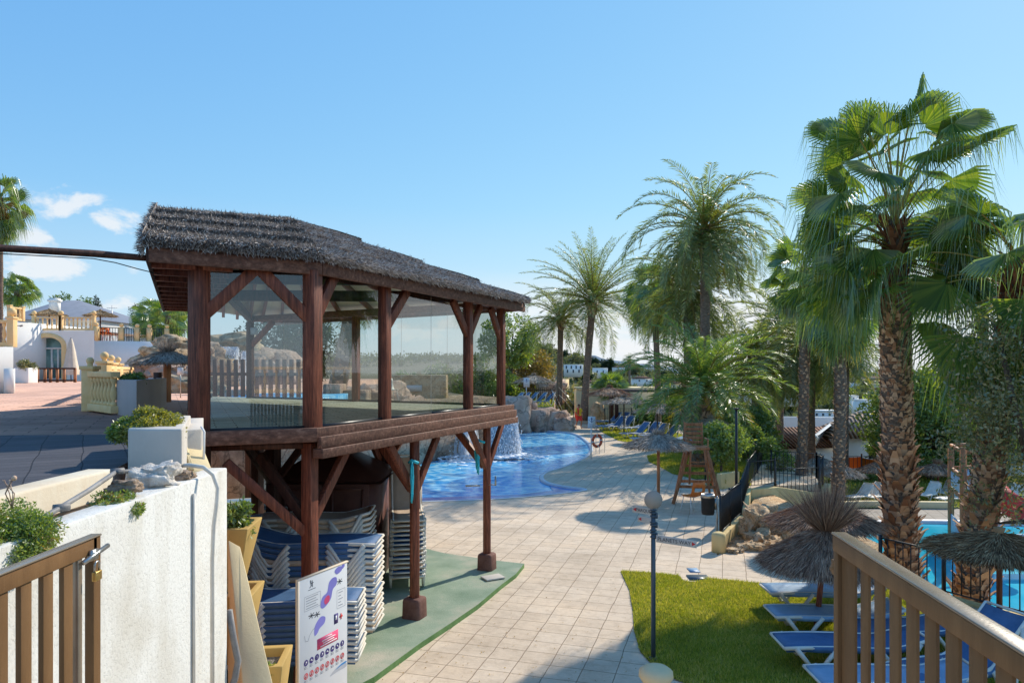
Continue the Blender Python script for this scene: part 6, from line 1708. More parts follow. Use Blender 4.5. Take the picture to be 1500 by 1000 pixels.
for i in range(420):
    t = r.random(); px = 660 + 130 * t + r.gauss(0, 6); py = 672 - 6 * t + r.gauss(0, 3.6); p = G(px, py, -.06); k = r.uniform(.03, .16); m.ball((p.x, p.y, -.065), (k * 2, k * 1.2, .02), 6, 3)
tag(m.build('foam', M['foam']), 'white foam patch spreading on the pool below the waterfall', 'foam', None, 'stuff')
# fence of stakes behind the gazebo
wf = thing('stake_fence', 'low brown stake fence along the small upper pool behind the gazebo', 'fence', (-9, 22.3, 3.3))
for i in range(13):
    px = 315 + i * 10.2; p = W(px, 0, 23 - i * .05); q = MB(); q.box((p.x, p.y, 4.02), (.13, .06, 1.2)); q.build('stake', M['wooddark'], wf, False, True)
q = MB(); a, b = W(308, 0, 23.05), W(445, 0, 22.4); q.beam((a.x, a.y, 4.15), (b.x, b.y, 4.15), .05, .1); q.build('rail', M['wooddark'], wf, False, True)
# stone seats, orange wall and white chair behind the glass
for px0, px1, py0, py1, Y, mt, lb in ((478, 503, 562, 586, 30, 'rockpink', 'stone block seat behind the second glass pane'), (506, 540, 571, 588, 30.5, 'rockgrey', 'grey stone block right of the block seat behind the glass'), (575, 655, 549, 585, 39, 'rockorange', 'low orange stone bar wall seen through the middle pane')):
    a, b = W(px0, py0, Y), W(px1, py1, Y); m = MB(); m.box(((a.x + b.x) / 2, Y, (a.z + b.z) / 2 - .2), (abs(b.x - a.x), 1.2, abs(a.z - b.z) + .4)); tag(m.build('stone_wall', M[mt], None, False, False, .06), lb, 'wall')
a, b = W(590, 564, 38.3), W(618, 573, 38.3); m = MB(); m.box(((a.x + b.x) / 2, 38.3, (a.z + b.z) / 2), (b.x - a.x, .05, a.z - b.z)); tag(m.build('sign_board', M['signwhite']), 'pale panel on the orange stone bar wall', 'sign')
p = W(572, 588, 33); simple_chair('garden_chair', 'white plastic armchair seen through the middle pane', (p.x, 33, 2.78), .6, 'whiteplastic', 'whiteplastic', 1.3)
# palm and trees behind the gazebo
date_palm('leaning palm trunk seen through the second glass pane', (W(489, 0, 31).x, 31, 2.8), 5.3, .38, 2.6, 34, (1.0, 0), 0.1, 71, e_lo=-.9, nl=30, skirt=.3, droop=1.8)
tree('broadleaf_tree', 'dark dense tree behind the left gazebo pane', (W(418, 0, 46).x, 46, 3.3), 5.4, 2.6, .12, 50, 150, 'leafdark', 72)
tree('broadleaf_tree', 'dark tree behind the second gazebo pane, lower', (W(455, 0, 48).x, 48, 3.3), 4.0, 2.2, .12, 40, 120, 'leafdark', 73)
# parasol behind the upper gazebo floor on the plaza
p = W(245, 560, 17.5); parasol('shaggy grey parasol behind the brown bollard post', (p.x, 17.5, PZ), .9, 1.25, .8, 'chairwood', 'strawgrey', 74, 'thatched parasols near the gazebo', .45, 2600, prad=.09)
p = W(345, 640, 17); parasol('grey parasol seen below the gazebo floor at the far left', (p.x, 22.5, 0), 1.9, 2.4, 1.2, 'wooddark', 'strawgrey', 75, 'thatched parasols near the gazebo', .3, 1500)
p = W(340, 510, 40); parasol('thatched parasol seen through the left pane on the upper terrace', (p.x, 40, 4.2), 1.6, 2.0, 1.1, 'wooddark', 'strawtan', 76, 'thatched parasols near the gazebo', .2, 900)
wall_thing('garden_wall', 'white garden wall seen through the left gazebo pane', [(W(345, 0, 44).x, 44), (W(392, 0, 44).x, 44), (W(392, 0, 44).x, 45), (W(345, 0, 44).x, 45)], 3.3, 5.6, 'white_wall')
o = thing('signal_plate', 'small white notice on a post behind the succulents', 'sign', (W(264, 0, 20).x, 20, 3.5)); m = MB(); m.box((0, 0, .75), (.16, .02, .2)); m.build('plate', M['signwhite'], o); m = MB(); m.tube([(0, .02, 0), (0, .02, .8)], .015, 6); m.build('pole', M['steel'], o)

# raised lawn beyond the pool, rock edge and steps
rl_poly = [(W(700, 0, 51).x, 52), (W(745, 0, 52).x, 52.4), (W(811, 0, 53).x, 53), (W(814, 0, 74).x, 74), (-14, 74), (-8, 52)]
m = MB(); m.prism(rl_poly, -.5, UZ); struct('raised_bank', m, M['rockpink'])
m = MB(); m.sheet(rl_poly, (), UZ + .006); struct('raised_lawn', m, M['grass'])
blades(rl_poly, 9000, .13, .02, UZ + .006, 5, 'grass', 'grass growing on the raised lawn beyond the pool')
for i, (px, py, Y, w, d_, h, sd_) in enumerate(((752, 612, 50, 2.6, 3, 3.3, 1), (785, 618, 51, 2.8, 2.6, 2.3, 2), (812, 620, 51.5, 2.4, 2.4, 2.0, 3), (826, 623, 50.2, 1.5, 1.5, 1.3, 4), (760, 596, 51.5, 2.0, 2.4, 1.6, 5), (736, 622, 49, 1.8, 2.0, 1.6, 6))):
    p = W(px, py, Y); rock('rock', ['pinkish rock bank beside the waterfall end of the pool', 'rounded pinkish rock under the raised lawn', 'pinkish rock below the steps', 'low rounded rock at the right end of the rock bank', 'sloping pale rock under the leftmost raised lounger', 'large rock half hidden behind the last gazebo post'][i], tuple(p), (w, d_, h), 'rockpink', 40 + sd_, i, .18, 4, 'rock bank at the far side of the pool')
m = MB()
for px, Y, w, z in ((812, 50.6, 1.3, .42), (806, 51.3, 1.7, .8), (797, 52.1, 2.4, 1.16)): m.box((W(px, 0, Y).x, Y, z / 2), (w, .9, z))
tag(m.build('stone_steps', M['rockpink']), 'pinkish stone steps climbing from the pool to the raised lawn', 'steps')
def rail_run(label, pts, posts_h, mat='whitemetal', r=.03, two=True, cat='handrail', postmat='wooddark'):
    o = thing('handrail', label, cat, tuple(pts[0])); m = MB(); P = [Vector(p) for p in pts]
    for h in ((posts_h, posts_h * .5) if two else (posts_h,)): m.tube([p + Vector((0, 0, h)) for p in P], r, 6)
    m.build('rail', M[mat], o, False, True)
    for p in P: q = MB(); q.tube([p, p + Vector((0, 0, posts_h + .05))], r * 1.4, 6); q.build('post', M[postmat], o, False, True)
    return o
rail_run('white rope handrail beside the stone steps', [G(823, 620, .1), G(816, 604, 1.0), G(808, 592, 1.6)], 1.1, 'whiteplastic', .025)
rail_run('white rope handrail running down behind the lifeguard', [G(840, 612, .2), G(828, 597, 1.2), G(818, 588, 1.9)], 1.1, 'whiteplastic', .025)
fn = thing('slat_fence', 'low wooden fence behind the blue loungers on the raised lawn', 'fence', (1, 68, UZ))
for i in range(24): a = W(744 + i * 3.0, 585, 66); q = MB(); q.box((a.x, 66, UZ + .55), (.06, .04, 1.1)); q.build('picket', M['treebark'], fn, False, True)
q = MB(); a, b = W(744, 0, 66), W(814, 0, 66); q.box(((a.x + b.x) / 2, 66.03, UZ + .9), (b.x - a.x, .04, .08)); q.build('rail', M['treebark'], fn, False, True)
# signs with life rings
def ring_mesh():
    m = MB(); n, k = 24, 10; vs = []
    for i in range(n):
        a = 2 * PI * i / n
        for j in range(k): b = 2 * PI * j / k; r = .27 + .07 * math.cos(b); vs.append((r * math.cos(a), .05 * math.sin(b), r * math.sin(a)))
    m.add(vs, [(i * k + j, i * k + (j + 1) % k, ((i + 1) % n) * k + (j + 1) % k, ((i + 1) % n) * k + j) for i in range(n) for j in range(k)], 0)
    for f in range(len(m.f)):
        m.mi[f] = 1 if (f // k) % 6 == 0 else 0
    return m
def ring_sign(base, label, lab2, sc=1.0, mark=True, off=(.28, -.05), ringz=.72, ringmat='ringred', H=2.15):
    o = thing('pool_sign', label, 'sign', base); m = MB(); m.tube([(0, 0, 0), (0, 0, H * sc)], .028, 8); m.build('pole', M['whitemetal'], o)
    m = MB(); m.box((.02, -.03, (H - .28) * sc), (.36 * sc, .02, .55 * sc)); pn = m.build('panel', M['signwhite'], o)
    if mark:
        m = MB(); z = (H - .18) * sc
        m.box((.02, -.043, z), (.03, .004, .2)); m.box((.02, -.043, z + .04), (.12, .004, .025)); m.ball((.02, -.043, z + .1), (.03, .004, .03), 8, 6)
        for s in (-1, 1): m.beam((.02, -.043, z - .1), (.02 + s * .09, -.043, z - .03), .004, .02); m.box((.02 + s * .13, -.043, z + .01), (.06, .004, .02))
        m.build('anchor_mark', M['navyink'], pn)
        m = MB()
        for k in range(3): m.box((.02, -.043, z - .2 - k * .05), (.2, .004, .012))
        m.build('small_print', M['palegreyink'], pn)
    r = ring_mesh().build('life_ring', [M[ringmat], M['whiteplastic']], None, True); r.location = (base[0] + off[0], base[1] + off[1], base[2] + ringz); r.rotation_euler = (0, 0, .6); tag(r, lab2, 'life ring')
p = G(866, 672, 0); ring_sign(tuple(p), 'white sign with a dark blue anchor on a pole at the pool corner', 'faded red life ring hanging below the anchor sign', 1.0, True, (.28, -.05), .88, H=2.05)
p = G(771, 606, 1.0); ring_sign(tuple(p), 'white sign on a pole beside the stone steps', 'pale pink life ring below the sign by the stone steps', 1.25, True, (.1, -.1), .85, 'tansling')
# metal pool ladder rails by the ring
m = MB(); p = G(874, 664, 0)
for dx in (0, .45): m.tube([(p.x + dx, p.y + .3, 0), (p.x + dx, p.y + .3, .75), (p.x + dx - .1, p.y + .1, .9), (p.x + dx - .3, p.y - .15, .8), (p.x + dx - .35, p.y - .3, .0)], .02, 6)
tag(m.build('pool_ladder', M['whitemetal']), 'white curved pool ladder rail behind the red life ring', 'ladder')
m = MB(); p = G(801, 628, 0); m.box((p.x, p.y, .12), (.5, .3, .25)); tag(m.build('pool_cleaner', M['rubber'], None, False, False, .04), 'small dark box at the far pool edge below the rocks', 'box')

# ---------------------------------------------------------------- the lifeguard walking
def person(label, base, rz):
    o = thing('person', label, 'person', base, rz)
    J = {'pel': (0, 0, .93), 'ab': (0, .0, 1.06), 'ch': (0, -.01, 1.26), 'sh': (0, -.01, 1.42), 'nk': (0, -.02, 1.50), 'hd0': (0, -.03, 1.57), 'hd1': (0, -.03, 1.66), 'hd2': (0, -.02, 1.74),
         'hl': (.09, 0, .90), 'kl': (.12, -.20, .50), 'al': (.12, -.08, .10), 'fl': (.13, -.24, .04), 'hr': (-.09, 0, .90), 'kr': (-.10, .08, .50), 'ar': (-.11, .30, .14), 'fr': (-.12, .20, .03),
         'sl': (.17, 0, 1.40), 'el': (.24, .10, 1.14), 'wl': (.25, -.06, .92), 'pl': (.25, -.10, .85), 'sr': (-.17, 0, 1.40), 'er': (-.25, -.03, 1.13), 'wr': (-.22, -.24, 1.02), 'pr': (-.21, -.30, .99)}
    Rd = {'pel': (.15, .11), 'ab': (.135, .10), 'ch': (.16, .11), 'sh': (.12, .09), 'nk': (.055, .055), 'hd0': (.07, .085), 'hd1': (.08, .10), 'hd2': (.062, .08), 'hl': (.095, .095), 'kl': (.058, .06), 'al': (.037, .04), 'fl': (.035, .03), 'hr': (.095, .095), 'kr': (.058, .06), 'ar': (.037, .04), 'fr': (.035, .03),
          'sl': (.06, .06), 'el': (.042, .042), 'wl': (.028, .03), 'pl': (.03, .022), 'sr': (.06, .06), 'er': (.042, .042), 'wr': (.028, .03), 'pr': (.03, .022)}
    E = [('pel', 'ab'), ('ab', 'ch'), ('ch', 'sh'), ('sh', 'nk'), ('nk', 'hd0'), ('hd0', 'hd1'), ('hd1', 'hd2'), ('pel', 'hl'), ('hl', 'kl'), ('kl', 'al'), ('al', 'fl'), ('pel', 'hr'), ('hr', 'kr'), ('kr', 'ar'), ('ar', 'fr'),
         ('sh', 'sl'), ('sl', 'el'), ('el', 'wl'), ('wl', 'pl'), ('sh', 'sr'), ('sr', 'er'), ('er', 'wr'), ('wr', 'pr')]
    J = dict(J); 
    for hd, w in (('l', 'pl'), ('r', 'pr')):
        bx = Vector(J[w])
        for i in range(5):
            s = 1 if hd == 'l' else -1
            if i == 0: t = bx + Vector((-s * .02, -.035, .01)); 
            else: t = bx + Vector(((i - 2.5) * .016, -.035 - (.02 if i in (2, 3) else .012), -.055))
            J[f'f{hd}{i}'] = tuple(t); Rd[f'f{hd}{i}'] = (.009, .009); E.append((w, f'f{hd}{i}'))
    names = list(J); me = bpy.data.meshes.new('body'); me.from_pydata([J[n] for n in names], [(names.index(a), names.index(b)) for a, b in E], [])
    b = link('body', me, o); sk = b.modifiers.new('skin', 'SKIN')
    me.skin_vertices.update() if hasattr(me.skin_vertices, 'update') else None
    if not me.skin_vertices: 
        bpy.context.view_layer.objects.active = b
    lay = me.skin_vertices[0].data if me.skin_vertices else None
    if lay:
        for i, n in enumerate(names): lay[i].radius = Rd[n]; lay[i].use_root = (n == 'pel')
    sb = b.modifiers.new('smooth', 'SUBSURF'); sb.levels = sb.render_levels = 2
    me.materials.append(M['skin'])
    def shell(name, mat, rings, closed=True):
        m = MB(); vs = []; n = 12
        for c, rx, ry in rings:
            for k in range(n): a = 2 * PI * k / n; vs.append((c[0] + rx * math.cos(a), c[1] + ry * math.sin(a), c[2]))
        m.add(vs, [(i * n + k, i * n + (k + 1) % n, (i + 1) * n + (k + 1) % n, (i + 1) * n + k) for i in range(len(rings) - 1) for k in range(n)])
        return m.build(name, M[mat], o, True)
    shell('shirt', 'yellowcloth', [((0, -.01, 1.46), .09, .08), ((0, -.01, 1.42), .19, .115), ((0, -.01, 1.3), .195, .135), ((0, 0, 1.1), .175, .13), ((0, 0, .93), .185, .14)])
    for s, e, k in ((1, 'el', 'sl'), (-1, 'er', 'sr')):
        m = MB(); a, c = Vector(J[k]), Vector(J[e]); m.tube([a - Vector((s * .03, 0, -.01)), a, a.lerp(c, .75)], [.08, .082, .075], 10, False); m.build('sleeve', M['yellowcloth'], o, True)
    m = MB(); m.tube([(-.10, .12, 1.45), (-.13, .15, 1.2), (-.12, .16, .85), (-.1, .15, .72)], [.07, .10, .11, .09], 8); m.tube([(-.1, .1, 1.45), (-.12, -.1, 1.46), (-.12, -.15, 1.3), (-.13, -.16, 1.0)], [.06, .06, .07, .06], 8); 
    tw = m.build('towel', M['red'], None, True); tw.location = base; tw.rotation_euler = (0, 0, rz); tag(tw, 'red towel slung over the shoulder of the walking lifeguard', 'towel')
    for s, h, k in ((1, 'hl', 'kl'), (-1, 'hr', 'kr')):
        m = MB(); a, c = Vector(J[h]), Vector(J[k]); m.tube([a + Vector((0, 0, .06)), a, a.lerp(c, .85)], [.115, .115, .095], 10, False); m.build('shorts_leg', M['red'], o, True)
    m = MB()
    m.ball((0, -.01, 1.715), (.085, .105, .075), 14, 10); m.ball((0, .03, 1.67), (.08, .08, .09), 12, 8); m.build('hair', M['hair'], o, True)
    m = MB(); m.ball((.03, -.125, 1.665), .010, 6, 5); m.ball((-.03, -.125, 1.665), .010, 6, 5); m.build('eye', M['hair'], o)
    m = MB(); m.tube([(0, -.12, 1.67), (0, -.145, 1.64), (0, -.125, 1.63)], [.008, .015, .01], 6); m.ball((.085, -.02, 1.655), (.012, .02, .03), 6, 5); m.ball((-.085, -.02, 1.655), (.012, .02, .03), 6, 5); m.build('nose_and_ears', M['skin'], o, True)
    m = MB(); m.tube([(-.02, -.127, 1.605), (.02, -.127, 1.605)], .006, 5); m.build('mouth', M['red'], o)
    for a in ('fl', 'fr'):
        m = MB(); c = J[a]; m.ball((c[0], c[1] + .03, c[2]), (.05, .13, .035), 10, 6); m.build('sandal', M['rubber'], o, True)
    return o, b
PERSON, PBODY = person('person in a yellow shirt and red shorts walking by the far pool edge', tuple(G(848, 627, 0)), .35)
# ---------------------------------------------------------------- middle and right side
# lifeguard high chair
def seg(m, a, b, w=.07, h=.07): m.beam(a, b, w, h)
lc = thing('lifeguard_chair', 'tall orange-brown timber lifeguard chair with ladder rungs', 'chair', tuple(G(1022, 737, 0)), -.08)
HS = 1.72
legs = [((-.80, -.15, 0), (-.27, .10, HS)), ((.72, -.30, 0), (.30, .05, HS)), ((-.52, 1.25, 0), (-.27, .62, HS + .05)), ((.84, 1.15, 0), (.32, .62, HS + .05))]
for a, b in legs: m = MB(); seg(m, a, b, .085, .085); m.build('leg', M['chairwood'], lc, False, False, .008)
# front ladder
lad = [((-.27, -.05, .62), (-.22, .02, HS)), ((.40, -.10, .0), (.22, .02, HS))]
for a, b in lad: m = MB(); seg(m, a, b, .06, .08); m.build('ladder_rail', M['chairwood'], lc, False, False, .006)
for z in (.95, 1.33): 
    m = MB(); seg(m, (-.27, -.04, z), (.30, -.04, z), .11, .035); m.build('rung', M['chairwood'], lc, False, False, .004)
def legp(i, z): a, b = Vector(legs[i][0]), Vector(legs[i][1]); return a.lerp(b, z / b.z)
for z, i, j in ((.55, 0, 1), (.55, 2, 3), (.50, 0, 2), (.50, 1, 3), (1.05, 0, 2), (1.05, 1, 3), (1.1, 2, 3), (.98, 0, 1)):
    m = MB(); seg(m, tuple(legp(i, z)), tuple(legp(j, z)), .03, .09); m.build('cross_bar', M['chairwood'], lc, False, False, .004)
m = MB(); m.box((0.01, .34, HS + .04), (.74, .70, .09)); m.build('seat', M['chairwood'], lc, False, False, .008)
for k in range(5): m = MB(); m.box((-.02, .66 + .01 * k, HS + .18 + k * .145), (.56, .03, .105)); m.build('back_slat', M['chairwood'], lc, False, False, .004)
for s in (-1, 1): 
    m = MB(); seg(m, (-.02 + s * .29, .66, HS), (-.02 + s * .28, .71, HS + .84), .05, .06); m.build('back_post', M['chairwood'], lc, False, False, .004)
    m = MB(); seg(m, (s * .33, .0, HS + .33), (s * .33, .66, HS + .33), .07, .03); seg(m, (s * .33, .04, HS), (s * .33, .04, HS + .33), .04, .04); m.build('arm', M['chairwood'], lc, False, False, .004)
p = G(1014, 750, 0); simple_chair('plastic_chair', 'orange plastic chair with white legs below the lifeguard chair', tuple(p), PI + .45, 'orange', 'whitemetal', 1.12)
# bin
p = G(1037, 782, 0); tb = thing('litter_bin', 'black round litter bin with a steel rim hung on the fence post', 'bin', (p.x, p.y, 0))
m = MB(); m.lathe([(.15, .52), (.165, .56), (.175, .98), (.175, 1.0), (.16, 1.0)], n=20); m.build('drum', M['rubber'], tb, True)
m = MB(); m.lathe([(.178, .96), (.18, 1.04), (.165, 1.05), (.16, .96)], n=20); m.build('rim', M['steel'], tb, True)
m = MB(); m.box((.19, 0, .8), (.06, .1, .3)); m.tube([(.24, 0, 0), (.24, 0, 1.0)], .02, 6); m.build('bracket', M['steel'], tb)
# signpost
sp = thing('signpost', 'slate blue signpost with a beige disc and pointed direction boards', 'signpost', tuple(G(957, 964, 0)))
m = MB(); m.tube([(0, 0, 0), (0, 0, 2.22)], .034, 14); m.lathe([(.075, 0), (.075, .012), (.04, .03)], n=14); m.build('pole', M['slate_metal'], sp, True)
m = MB()
for z in (2.16, 2.20, 2.11, 2.02, 1.98, 1.90, 1.86, 1.80): m.lathe([(.045, z), (.052, z + .006), (.052, z + .016), (.045, z + .022)], n=14)
for z in (2.13, 1.99, 1.83): m.box((.045, -.01, z), (.03, .05, .08))
m.build('clamp', M['slate_metal'], sp)
m = MB(); n = 40; vs = [(0, -.006, 2.36)] + [(.135 * math.cos(2 * PI * k / n), -.006, 2.36 + .135 * math.sin(2 * PI * k / n)) for k in range(n)] + [(.135 * math.cos(2 * PI * k / n), .006, 2.36 + .135 * math.sin(2 * PI * k / n)) for k in range(n)]
m.add(vs, [(0, 1 + (k + 1) % n, 1 + k) for k in range(n)] + [(1 + k, 1 + (k + 1) % n, 1 + n + (k + 1) % n, 1 + n + k) for k in range(n)] + [tuple(1 + n + k for k in range(n))]); m.build('disc', M['disc'], sp)
DG = bpy.context.evaluated_depsgraph_get
def text(s, size, mat, parent, loc, rot, align='CENTER', name='lettering', sx=1.0):
    cu = bpy.data.curves.new(name, 'FONT'); cu.body = s; cu.size = size; cu.align_x = align; cu.align_y = 'CENTER'; cu.extrude = .0006
    t = bpy.data.objects.new(name, cu); C.objects.link(t); bpy.context.view_layer.update()
    me = bpy.data.meshes.new_from_object(t.evaluated_get(DG())); bpy.data.objects.remove(t)
    me.transform(Matrix.Diagonal((sx, 1, 1, 1))); me.materials.clear(); me.materials.append(M[mat])
    o = link(name, me, parent); o.location = loc; o.rotation_euler = rot; return o
def arrow_sign(z, rz, Ln, h, side, txt, tsz, a0=.04):
    m = MB(); x0, x1 = (a0, a0 + Ln) if side > 0 else (-a0 - Ln, -a0)
    m.box(((x0 + x1) / 2, 0, 0), (Ln, .012, h)); pn = m.build('direction_board', M['signwhite2'], sp, False, False, .002); pn.location = (0, -.03, z); pn.rotation_euler = (0, 0, rz)
    m = MB(); xt = x1 - .012 if side > 0 else x0 + .012; s = side
    m.add([(xt, -.009, 0), (xt - s * .055, -.009, h * .28), (xt - s * .055, -.009, -h * .28)], [(0, 1, 2) if s < 0 else (0, 2, 1)]); m.build('arrow', M['redink'], pn)
    if txt: text(txt, tsz, 'ink', pn, ((x0 + x1) / 2 - side * .03, -.0085, -.002), (PI / 2, 0, 0))
M['signwhite2'] = surf('sun_faded_sign_white', (0.50, 0.47, 0.43), (0.60, 0.57, 0.53), 6, 0.5, 0.05, 30, 0.3)
arrow_sign(1.80, -.62, .62, .105, 1, 'PLANETS WAY', .078)
arrow_sign(2.185, -.75, .33, .10, -1, 'PARQUE', .07)
arrow_sign(2.05, -.78, .24, .09, -1, '', .06)
m = MB(); a = G(957, 985, 0); p = Vector((1.42, 7.0)); m.lathe([(.12, 0), (.12, 1.2), (.15, 1.25), (.17, 1.28), (.165, 1.33), (.12, 1.365), (.03, 1.38)], (p.x, p.y, 0), 20); tag(m.build('bollard', M['cream_wall'], None, True), 'domed cream pillar top at the bottom edge of the picture', 'pillar')

# pool map board
bd = thing('map_board', 'white pool map board with purple pools and rows of round icons beside the stacked loungers', 'board', (-2.41, 8.0, 0), math.atan2(1.0, .46))
BW, B0, B1 = .86, .28, 1.92
m = MB(); m.box((BW / 2, .0, (B0 + B1) / 2), (BW, .03, B1 - B0)); pn = m.build('panel', M['signwhite'], bd, False, False, .003)
m = MB(); m.box((-.012, 0, (B0 + B1) / 2), (.022, .036, B1 - B0 + .01)); m.box((BW / 2, 0, B1 + .008), (BW + .04, .036, .016)); m.build('edge_trim', M['boardedge'], bd)
for x in (.08, BW - .08): m = MB(); m.box((x, .035, B0 / 2 + .3), (.05, .04, B0 + .6)); m.build('leg', M['chairwood'], bd)
VS = .78
def bxz(u, v): return (u * BW, -.0165, B1 - v * VS)          # u across 0..1, v metres down from the top
def blob(pts, mat, name, dy=0.0):
    l = smooth_loop([(p[0] * BW, p[1] * VS) for p in pts], 5); tri = tessellate_polygon([[Vector((p[0], p[1], 0)) for p in l]])
    m = MB(); m.add([(p[0], -.0165 - dy, B1 - p[1]) for p in l], [tuple(t) for t in tri]); return m.build(name, M[mat], pn)
def shp(u, v, outline, mat, name='pool_shape', dy=0.0): return blob([(u + a, v + b) for a, b in outline], mat, name, dy)
blob([(.42, .50), (.46, .38), (.56, .33), (.60, .20), (.68, .15), (.76, .17), (.76, .27), (.68, .33), (.64, .45), (.56, .52), (.47, .55)], 'violetink', 'pool_shape')
blob([(.50, .43), (.56, .385), (.61, .41), (.60, .48), (.53, .51), (.50, .48)], 'pinkink', 'plan_island', .001)
blob([(.72, .06), (.79, .015), (.88, .03), (.87, .09), (.77, .12)], 'violetink', 'pool_shape'); blob([(.88, -.01 + .02), (.93, .00 + .005), (.94, .04), (.89, .07)], 'violetink', 'pool_shape')
blob([(.30, .78), (.36, .70), (.44, .66), (.52, .70), (.50, .78), (.40, .83), (.36, .88), (.30, .90)], 'violetink', 'pool_shape')
def line(p, q, w, mat, name, m=None):
    m = m or MB(); a, b = Vector(bxz(*p)), Vector(bxz(*q)); d_ = (b - a).normalized(); s = Vector((-d_.z, 0, d_.x)) * w / 2
    m.add([tuple(a - s), tuple(b - s), tuple(b + s), tuple(a + s)], [(0, 1, 2, 3)]); return m
m = MB()
for (u, v) in ((.83, .25), (.24, .58), (.35, .60)):
    for k in range(6): a = k * PI / 3 + .3; line((u, v), (u + .055 * math.cos(a) / BW, v + .045 * math.sin(a)), .010, 'ink', 'x', m)
m.build('tree_marks', M['ink'], pn)
m = MB(); pr = None
for (u, v) in ((.10, .83), (.12, .92), (.17, .93), (.20, .86), (.26, .80), (.32, .78)):
    if pr: line(pr, (u, v), .006, 'ink', 'x', m)
    pr = (u, v)
for box_ in ((.10, .27, .42, .48), (.77, .38, .95, .66)):
    u0, v0, u1, v1 = box_
    for a, b in (((u0, v0), (u1, v0)), ((u1, v0), (u1, v1)), ((u1, v1), (u0, v1)), ((u0, v1), (u0, v0))): line(a, b, .004, 'ink', 'x', m)
    for k in range(5): vv = v0 + (v1 - v0) * (k + .8) / 5.6; line((u0 + .03, vv), (u1 - .05 - .04 * (k % 2), vv), .008, 'ink', 'x', m)
m.build('legend_lines', M['greyink'], pn)
m = MB()
line((.215, .05), (.235, .14), .012, 'ink', 'x', m); line((.235, .14), (.20, .16), .01, 'ink', 'x', m); line((.25, .06), (.26, .16), .012, 'ink', 'x', m); line((.22, .10), (.28, .10), .008, 'ink', 'x', m); line((.17, .19), (.32, .19), .006, 'ink', 'x', m); m.build('logo', M['ink'], pn)
m = MB(); m.box(((.34 + .76) / 2 * BW + .02, -.0165, B1 - .825), (.44 * BW, .002, .125)); bn = m.build('pink_banner', M['pinkink'], pn)
for k, w in enumerate((.12, .24, .20, .30)): m = MB(); m.box((.565 * BW + .02, -.0185, B1 - .785 - k * .027), (w, .002, .011)); m.build('banner_text', M['signwhite'], bn)
def icon(u, v, mat, r=.036):
    m = MB(); n = 18; c = Vector((u * BW, -.0172, B1 - v * VS))
    o_ = [(c.x + r * math.cos(2 * PI * k / n), c.y, c.z + r * math.sin(2 * PI * k / n)) for k in range(n)]; i_ = [(c.x + r * .72 * math.cos(2 * PI * k / n), c.y, c.z + r * .72 * math.sin(2 * PI * k / n)) for k in range(n)]
    if mat == 'navyink': m.add(o_, [tuple(range(n))])
    else:
        m.add(o_ + i_, [(k, (k + 1) % n, n + (k + 1) % n, n + k) for k in range(n)]); m.box((c.x, c.y, c.z), (.012, .001, r)); m.beam((c.x - r * .6, c.y, c.z - r * .6), (c.x + r * .6, c.y, c.z + r * .6), .001, .008)
    ic = m.build('icon', M[mat], pn)
    if mat == 'navyink': m = MB(); a = random.Random(int(u * 100)).uniform(0, 3); m.beam((c.x - .018 * math.cos(a), c.y - .0012, c.z - .018 * math.sin(a)), (c.x + .018 * math.cos(a), c.y - .0012, c.z + .018 * math.sin(a)), .001, .009); m.ball((c.x, c.y - .001, c.z + .008), (.007, .0006, .007), 6, 4); m.build('pictogram', M['signwhite'], ic)
for k in range(8): icon(.13 + k * .108, 1.235, 'navyink'); icon(.13 + k * .108, 1.43, 'redink')
m = MB()
for k in range(8):
    for j in range(2): m.box(((.13 + k * .108) * BW, -.0165, B1 - 1.012 - j * .016), (.06, .001, .007)); m.box(((.13 + k * .108) * BW, -.0165, B1 - 1.166 - j * .016), (.06, .001, .007))
m.build('caption_text', M['greyink'], pn)
m = MB(); m.box((.75 * BW, -.0165, B1 - .625), (.085 * BW, .001, .12)); q = m.build('phone_icon', M['navyink'], pn); m = MB(); m.box((.75 * BW, -.018, B1 - .615), (.035 * BW, .001, .05)); m.build('handset', M['signwhite'], q)
m = MB(); m.box((.86 * BW, -.0165, B1 - .625), (.07 * BW, .001, .022)); m.box((.86 * BW, -.0167, B1 - .625), (.025 * BW, .001, .07)); m.build('red_cross', M['redink'], pn)
blob([(.62, 1.64), (.72, 1.58), (.85, 1.56), (.97, 1.575), (.97, 1.635), (.80, 1.635)], 'palegreyink', 'photo_corner'); blob([(.74, 1.59), (.85, 1.55), (.97, 1.545), (.97, 1.57), (.85, 1.575)], 'blueink', 'photo_corner_sky', .001)

